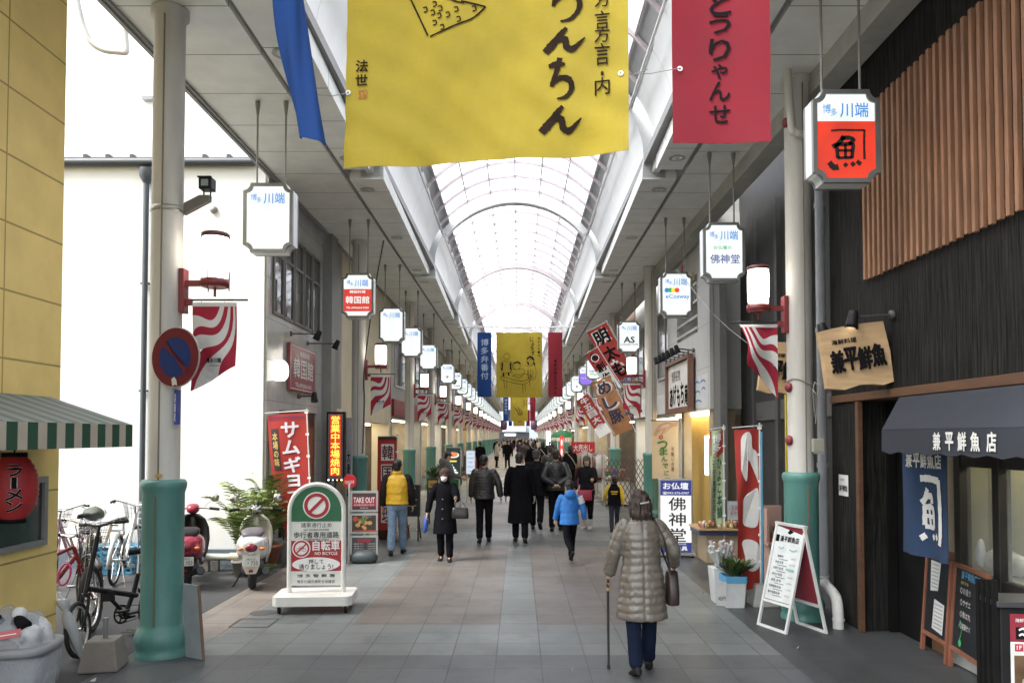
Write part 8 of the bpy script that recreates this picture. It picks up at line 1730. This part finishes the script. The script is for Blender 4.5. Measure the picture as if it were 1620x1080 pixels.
def rack(label, x, y, ln, seed, rz=pi / 2):
    t = thing('clothes_rack', label, 'clothes rack', V(x, y, 0), rz, 'clothes racks outside the shops'); r = random.Random(seed); q = MB()
    for s in (-1, 1): q.cyl((s * ln / 2, 0, 0), (s * ln / 2, 0, 1.42), .014, n=8).cyl((s * ln / 2, -.22, .02), (s * ln / 2, .22, .02), .014, n=8)
    q.cyl((-ln / 2, 0, 1.42), (ln / 2, 0, 1.42), .014, n=8); q.build('rail', chrome, t); k = -ln / 2 + .08
    while k < ln / 2 - .06:
        h = r.uniform(.6, .85); q = MB(); q.loft([[V(k + .025 * (1 + .4 * (1.3 - z)) * cos(a), w_ * sin(a), z) for a in [2 * pi * i / 12 for i in range(12)]] for z, w_ in ((1.40, .02), (1.36, .09), (1.32, .19), (1.1, .18), (1.36 - h, .21))]); crumple(q, .02, 9, k * 7); q.build('garment', gm[r.randrange(6)], t); k += r.uniform(.07, .12)
    return t
rack('clothes rack of mixed garments just past the lattice gate', 2.45, 23.6, 1.3, 1); rack('clothes rack nearest the strap-wearing person, fish shop side', 2.35, 27.5, 1.4, 2); rack('clothes rack farther on, fish shop side, beyond the second rack', 2.4, 31.0, 1.4, 3); rack('clothes rack standing alone on the alley side', -2.55, 33, 1.3, 4)
def table(label, x, y, w_, ln, seed, m_top, tall=.75):
    t = thing('goods_table', label, 'stall table', V(x, y, 0), 0, 'stall tables outside the shops'); r = random.Random(seed)
    MB().bx(-w_ / 2, w_ / 2, -ln / 2, ln / 2, tall - .04, tall).build('table_top', wood_m, t)
    MB().bx(-w_ / 2 + .02, w_ / 2 - .02, -ln / 2 + .02, ln / 2 - .02, .05, tall - .045).build('skirt_cloth', m_top, t)
    q = MB()
    for i in range(int(ln / .2)):
        for j in range(int(w_ / .2)): hh = r.uniform(.05, .30); q.bx(-w_ / 2 + .02 + j * .2, -w_ / 2 + .17 + j * .2, -ln / 2 + .03 + i * .2, -ln / 2 + .18 + i * .2, tall, tall + hh, r.randrange(8))
    tag(q.build('stacked_goods', goods_cols, t), kind='stuff'); return t
cl = [fab('cloth_' + n_, c) for n_, c in (('white', (.5, .5, .48)), ('red', (.28, .03, .04)), ('green', (.04, .12, .06)), ('brown', (.12, .07, .04)))]
table('stall table with a white cloth behind the lattice gate', 2.75, 22.2, .7, 1.2, 1, cl[0]); table('stall table with a red cloth past the clothes racks, fish shop side', 2.35, 35, .8, 2.2, 2, cl[1]); table('stall table with a green cloth, alley side, before the lone rack', -2.55, 29.5, .7, 1.8, 3, cl[2]); table('stall table with a brown cloth, alley side, beyond the lone rack', -2.5, 37.5, .8, 2.4, 4, cl[3]); table('stall table with a white cloth farther along the fish shop side', 2.4, 45, .8, 3, 5, cl[0]); table('stall table with a red cloth farther along the alley side', -2.45, 46, .8, 3, 6, cl[1])
pot('bushy potted plant on the alley side just past the blue-white board', V(-2.75, 25.2, 0), .2, .35, terra, 'leafy', 41, scale=1.2); pot('second bushy potted plant on the alley side, farther than the first', V(-2.65, 27.0, 0), .18, .3, terra, 'leafy', 42, scale=1.4); pot('potted plant by the alley side table with brown cloth', V(-2.55, 35.0, 0), .2, .35, conc, 'leafy', 43, scale=1.4)
t = thing('stall_parasol', 'green domed stall parasol among the far stalls on the fish shop side', 'parasol', V(2.25, 40, 0)); W(MB().lathe((2.25, 40, 0), [(.62, 1.86), (.6, 1.96), (.45, 2.12), (.2, 2.22), (0, 2.25)], 16), 'canopy', mat('parasol_green', (.03, .16, .06), .7), t); W(MB().cyl((2.25, 40, 0), (2.25, 40, 2.22), .02, n=8), 'pole', grey_st, t)
t = thing('red_header_sign', 'low red header sign above the racks on the fish shop side', 'sign', V(2.2, 29.2, 0)); W(MB().bx(1.95, 2.85, 29.2, 29.24, 1.30, 1.72), 'panel', redl, t); W(MB().text(CAMPL((2.4, 29.2, 1.5)), '大売出し', 0, 0, .7, .26, .004, 0, .03), 'lettering', whitel, t); W(MB().cyl((2.0, 29.22, 0), (2.0, 29.22, 1.3), .015, n=6).cyl((2.8, 29.22, 0), (2.8, 29.22, 1.3), .015, n=6), 'legs', grey_st, t)
t = thing('glowing_pillar_lamp', 'small glowing upright paper lamp on the fish shop side far along', 'lamp', V(2.2, 58, 0)); W(MB().bx(2.05, 2.35, 58, 58.3, .5, 2.3), 'shade', lamp_w, t); W(MB().bx(2.03, 2.37, 57.98, 58.32, 0, .49), 'foot', wood_m, t)
t = thing('glowing_red_sign', 'small glowing red and white upright sign on the fish shop side', 'sign', V(1.95, 36, 0)); W(MB().bx(1.9, 2.05, 36, 36.1, .4, 1.95), 'case', lit_red, t); W(MB().text(CAMPL((1.975, 36, 1.2)), '●●●', 0, 0, .09, 1.2, .004, 0, 0, vert=True), 'dots', face_w, t)
for x, y, m_, lb in ((-3.55, 16.6, 1, 'grey metre box low on the cream wall behind the boxed-character street banner'), ): 
    t = thing('utility_box', lb.replace('metre', 'meter'), 'box', V(x - .2, y, 1.2)); W(MB().bx(-3.8, -3.62, 16.3, 16.75, 1.25, 1.85), 'case', mat('utility_grey', (.42, .42, .40), .5), t, bevel=.01)
t = thing('wall_crest', 'dark round crest plate on the cream wall beside the second alley side column', 'plaque', V(-3.78, 17.3, 2.9)); W(MB().lathe((0, 0, 0), [(0, .03), (.2, .03), (.22, 0)], 24, M=Matrix.Translation((-3.795, 17.6, 1.95)) @ Matrix.Rotation(R(90), 4, 'Y')), 'disc', dark_st, t)
# overhead cables
t = thing('overhead_cable', 'loose dark cable running down the second alley side column', 'cable', V(-3.05, 15.3, 0)); W(MB().tube([(-2.7, 15.4, 5.84), (-2.9, 15.35, 4.6), (-3.06, 15.33, 3.2), (-3.05, 15.32, 2.6), (-3.08, 15.33, 1.6)], .014, 6, smooth=4), 'cable', dark_st, t)
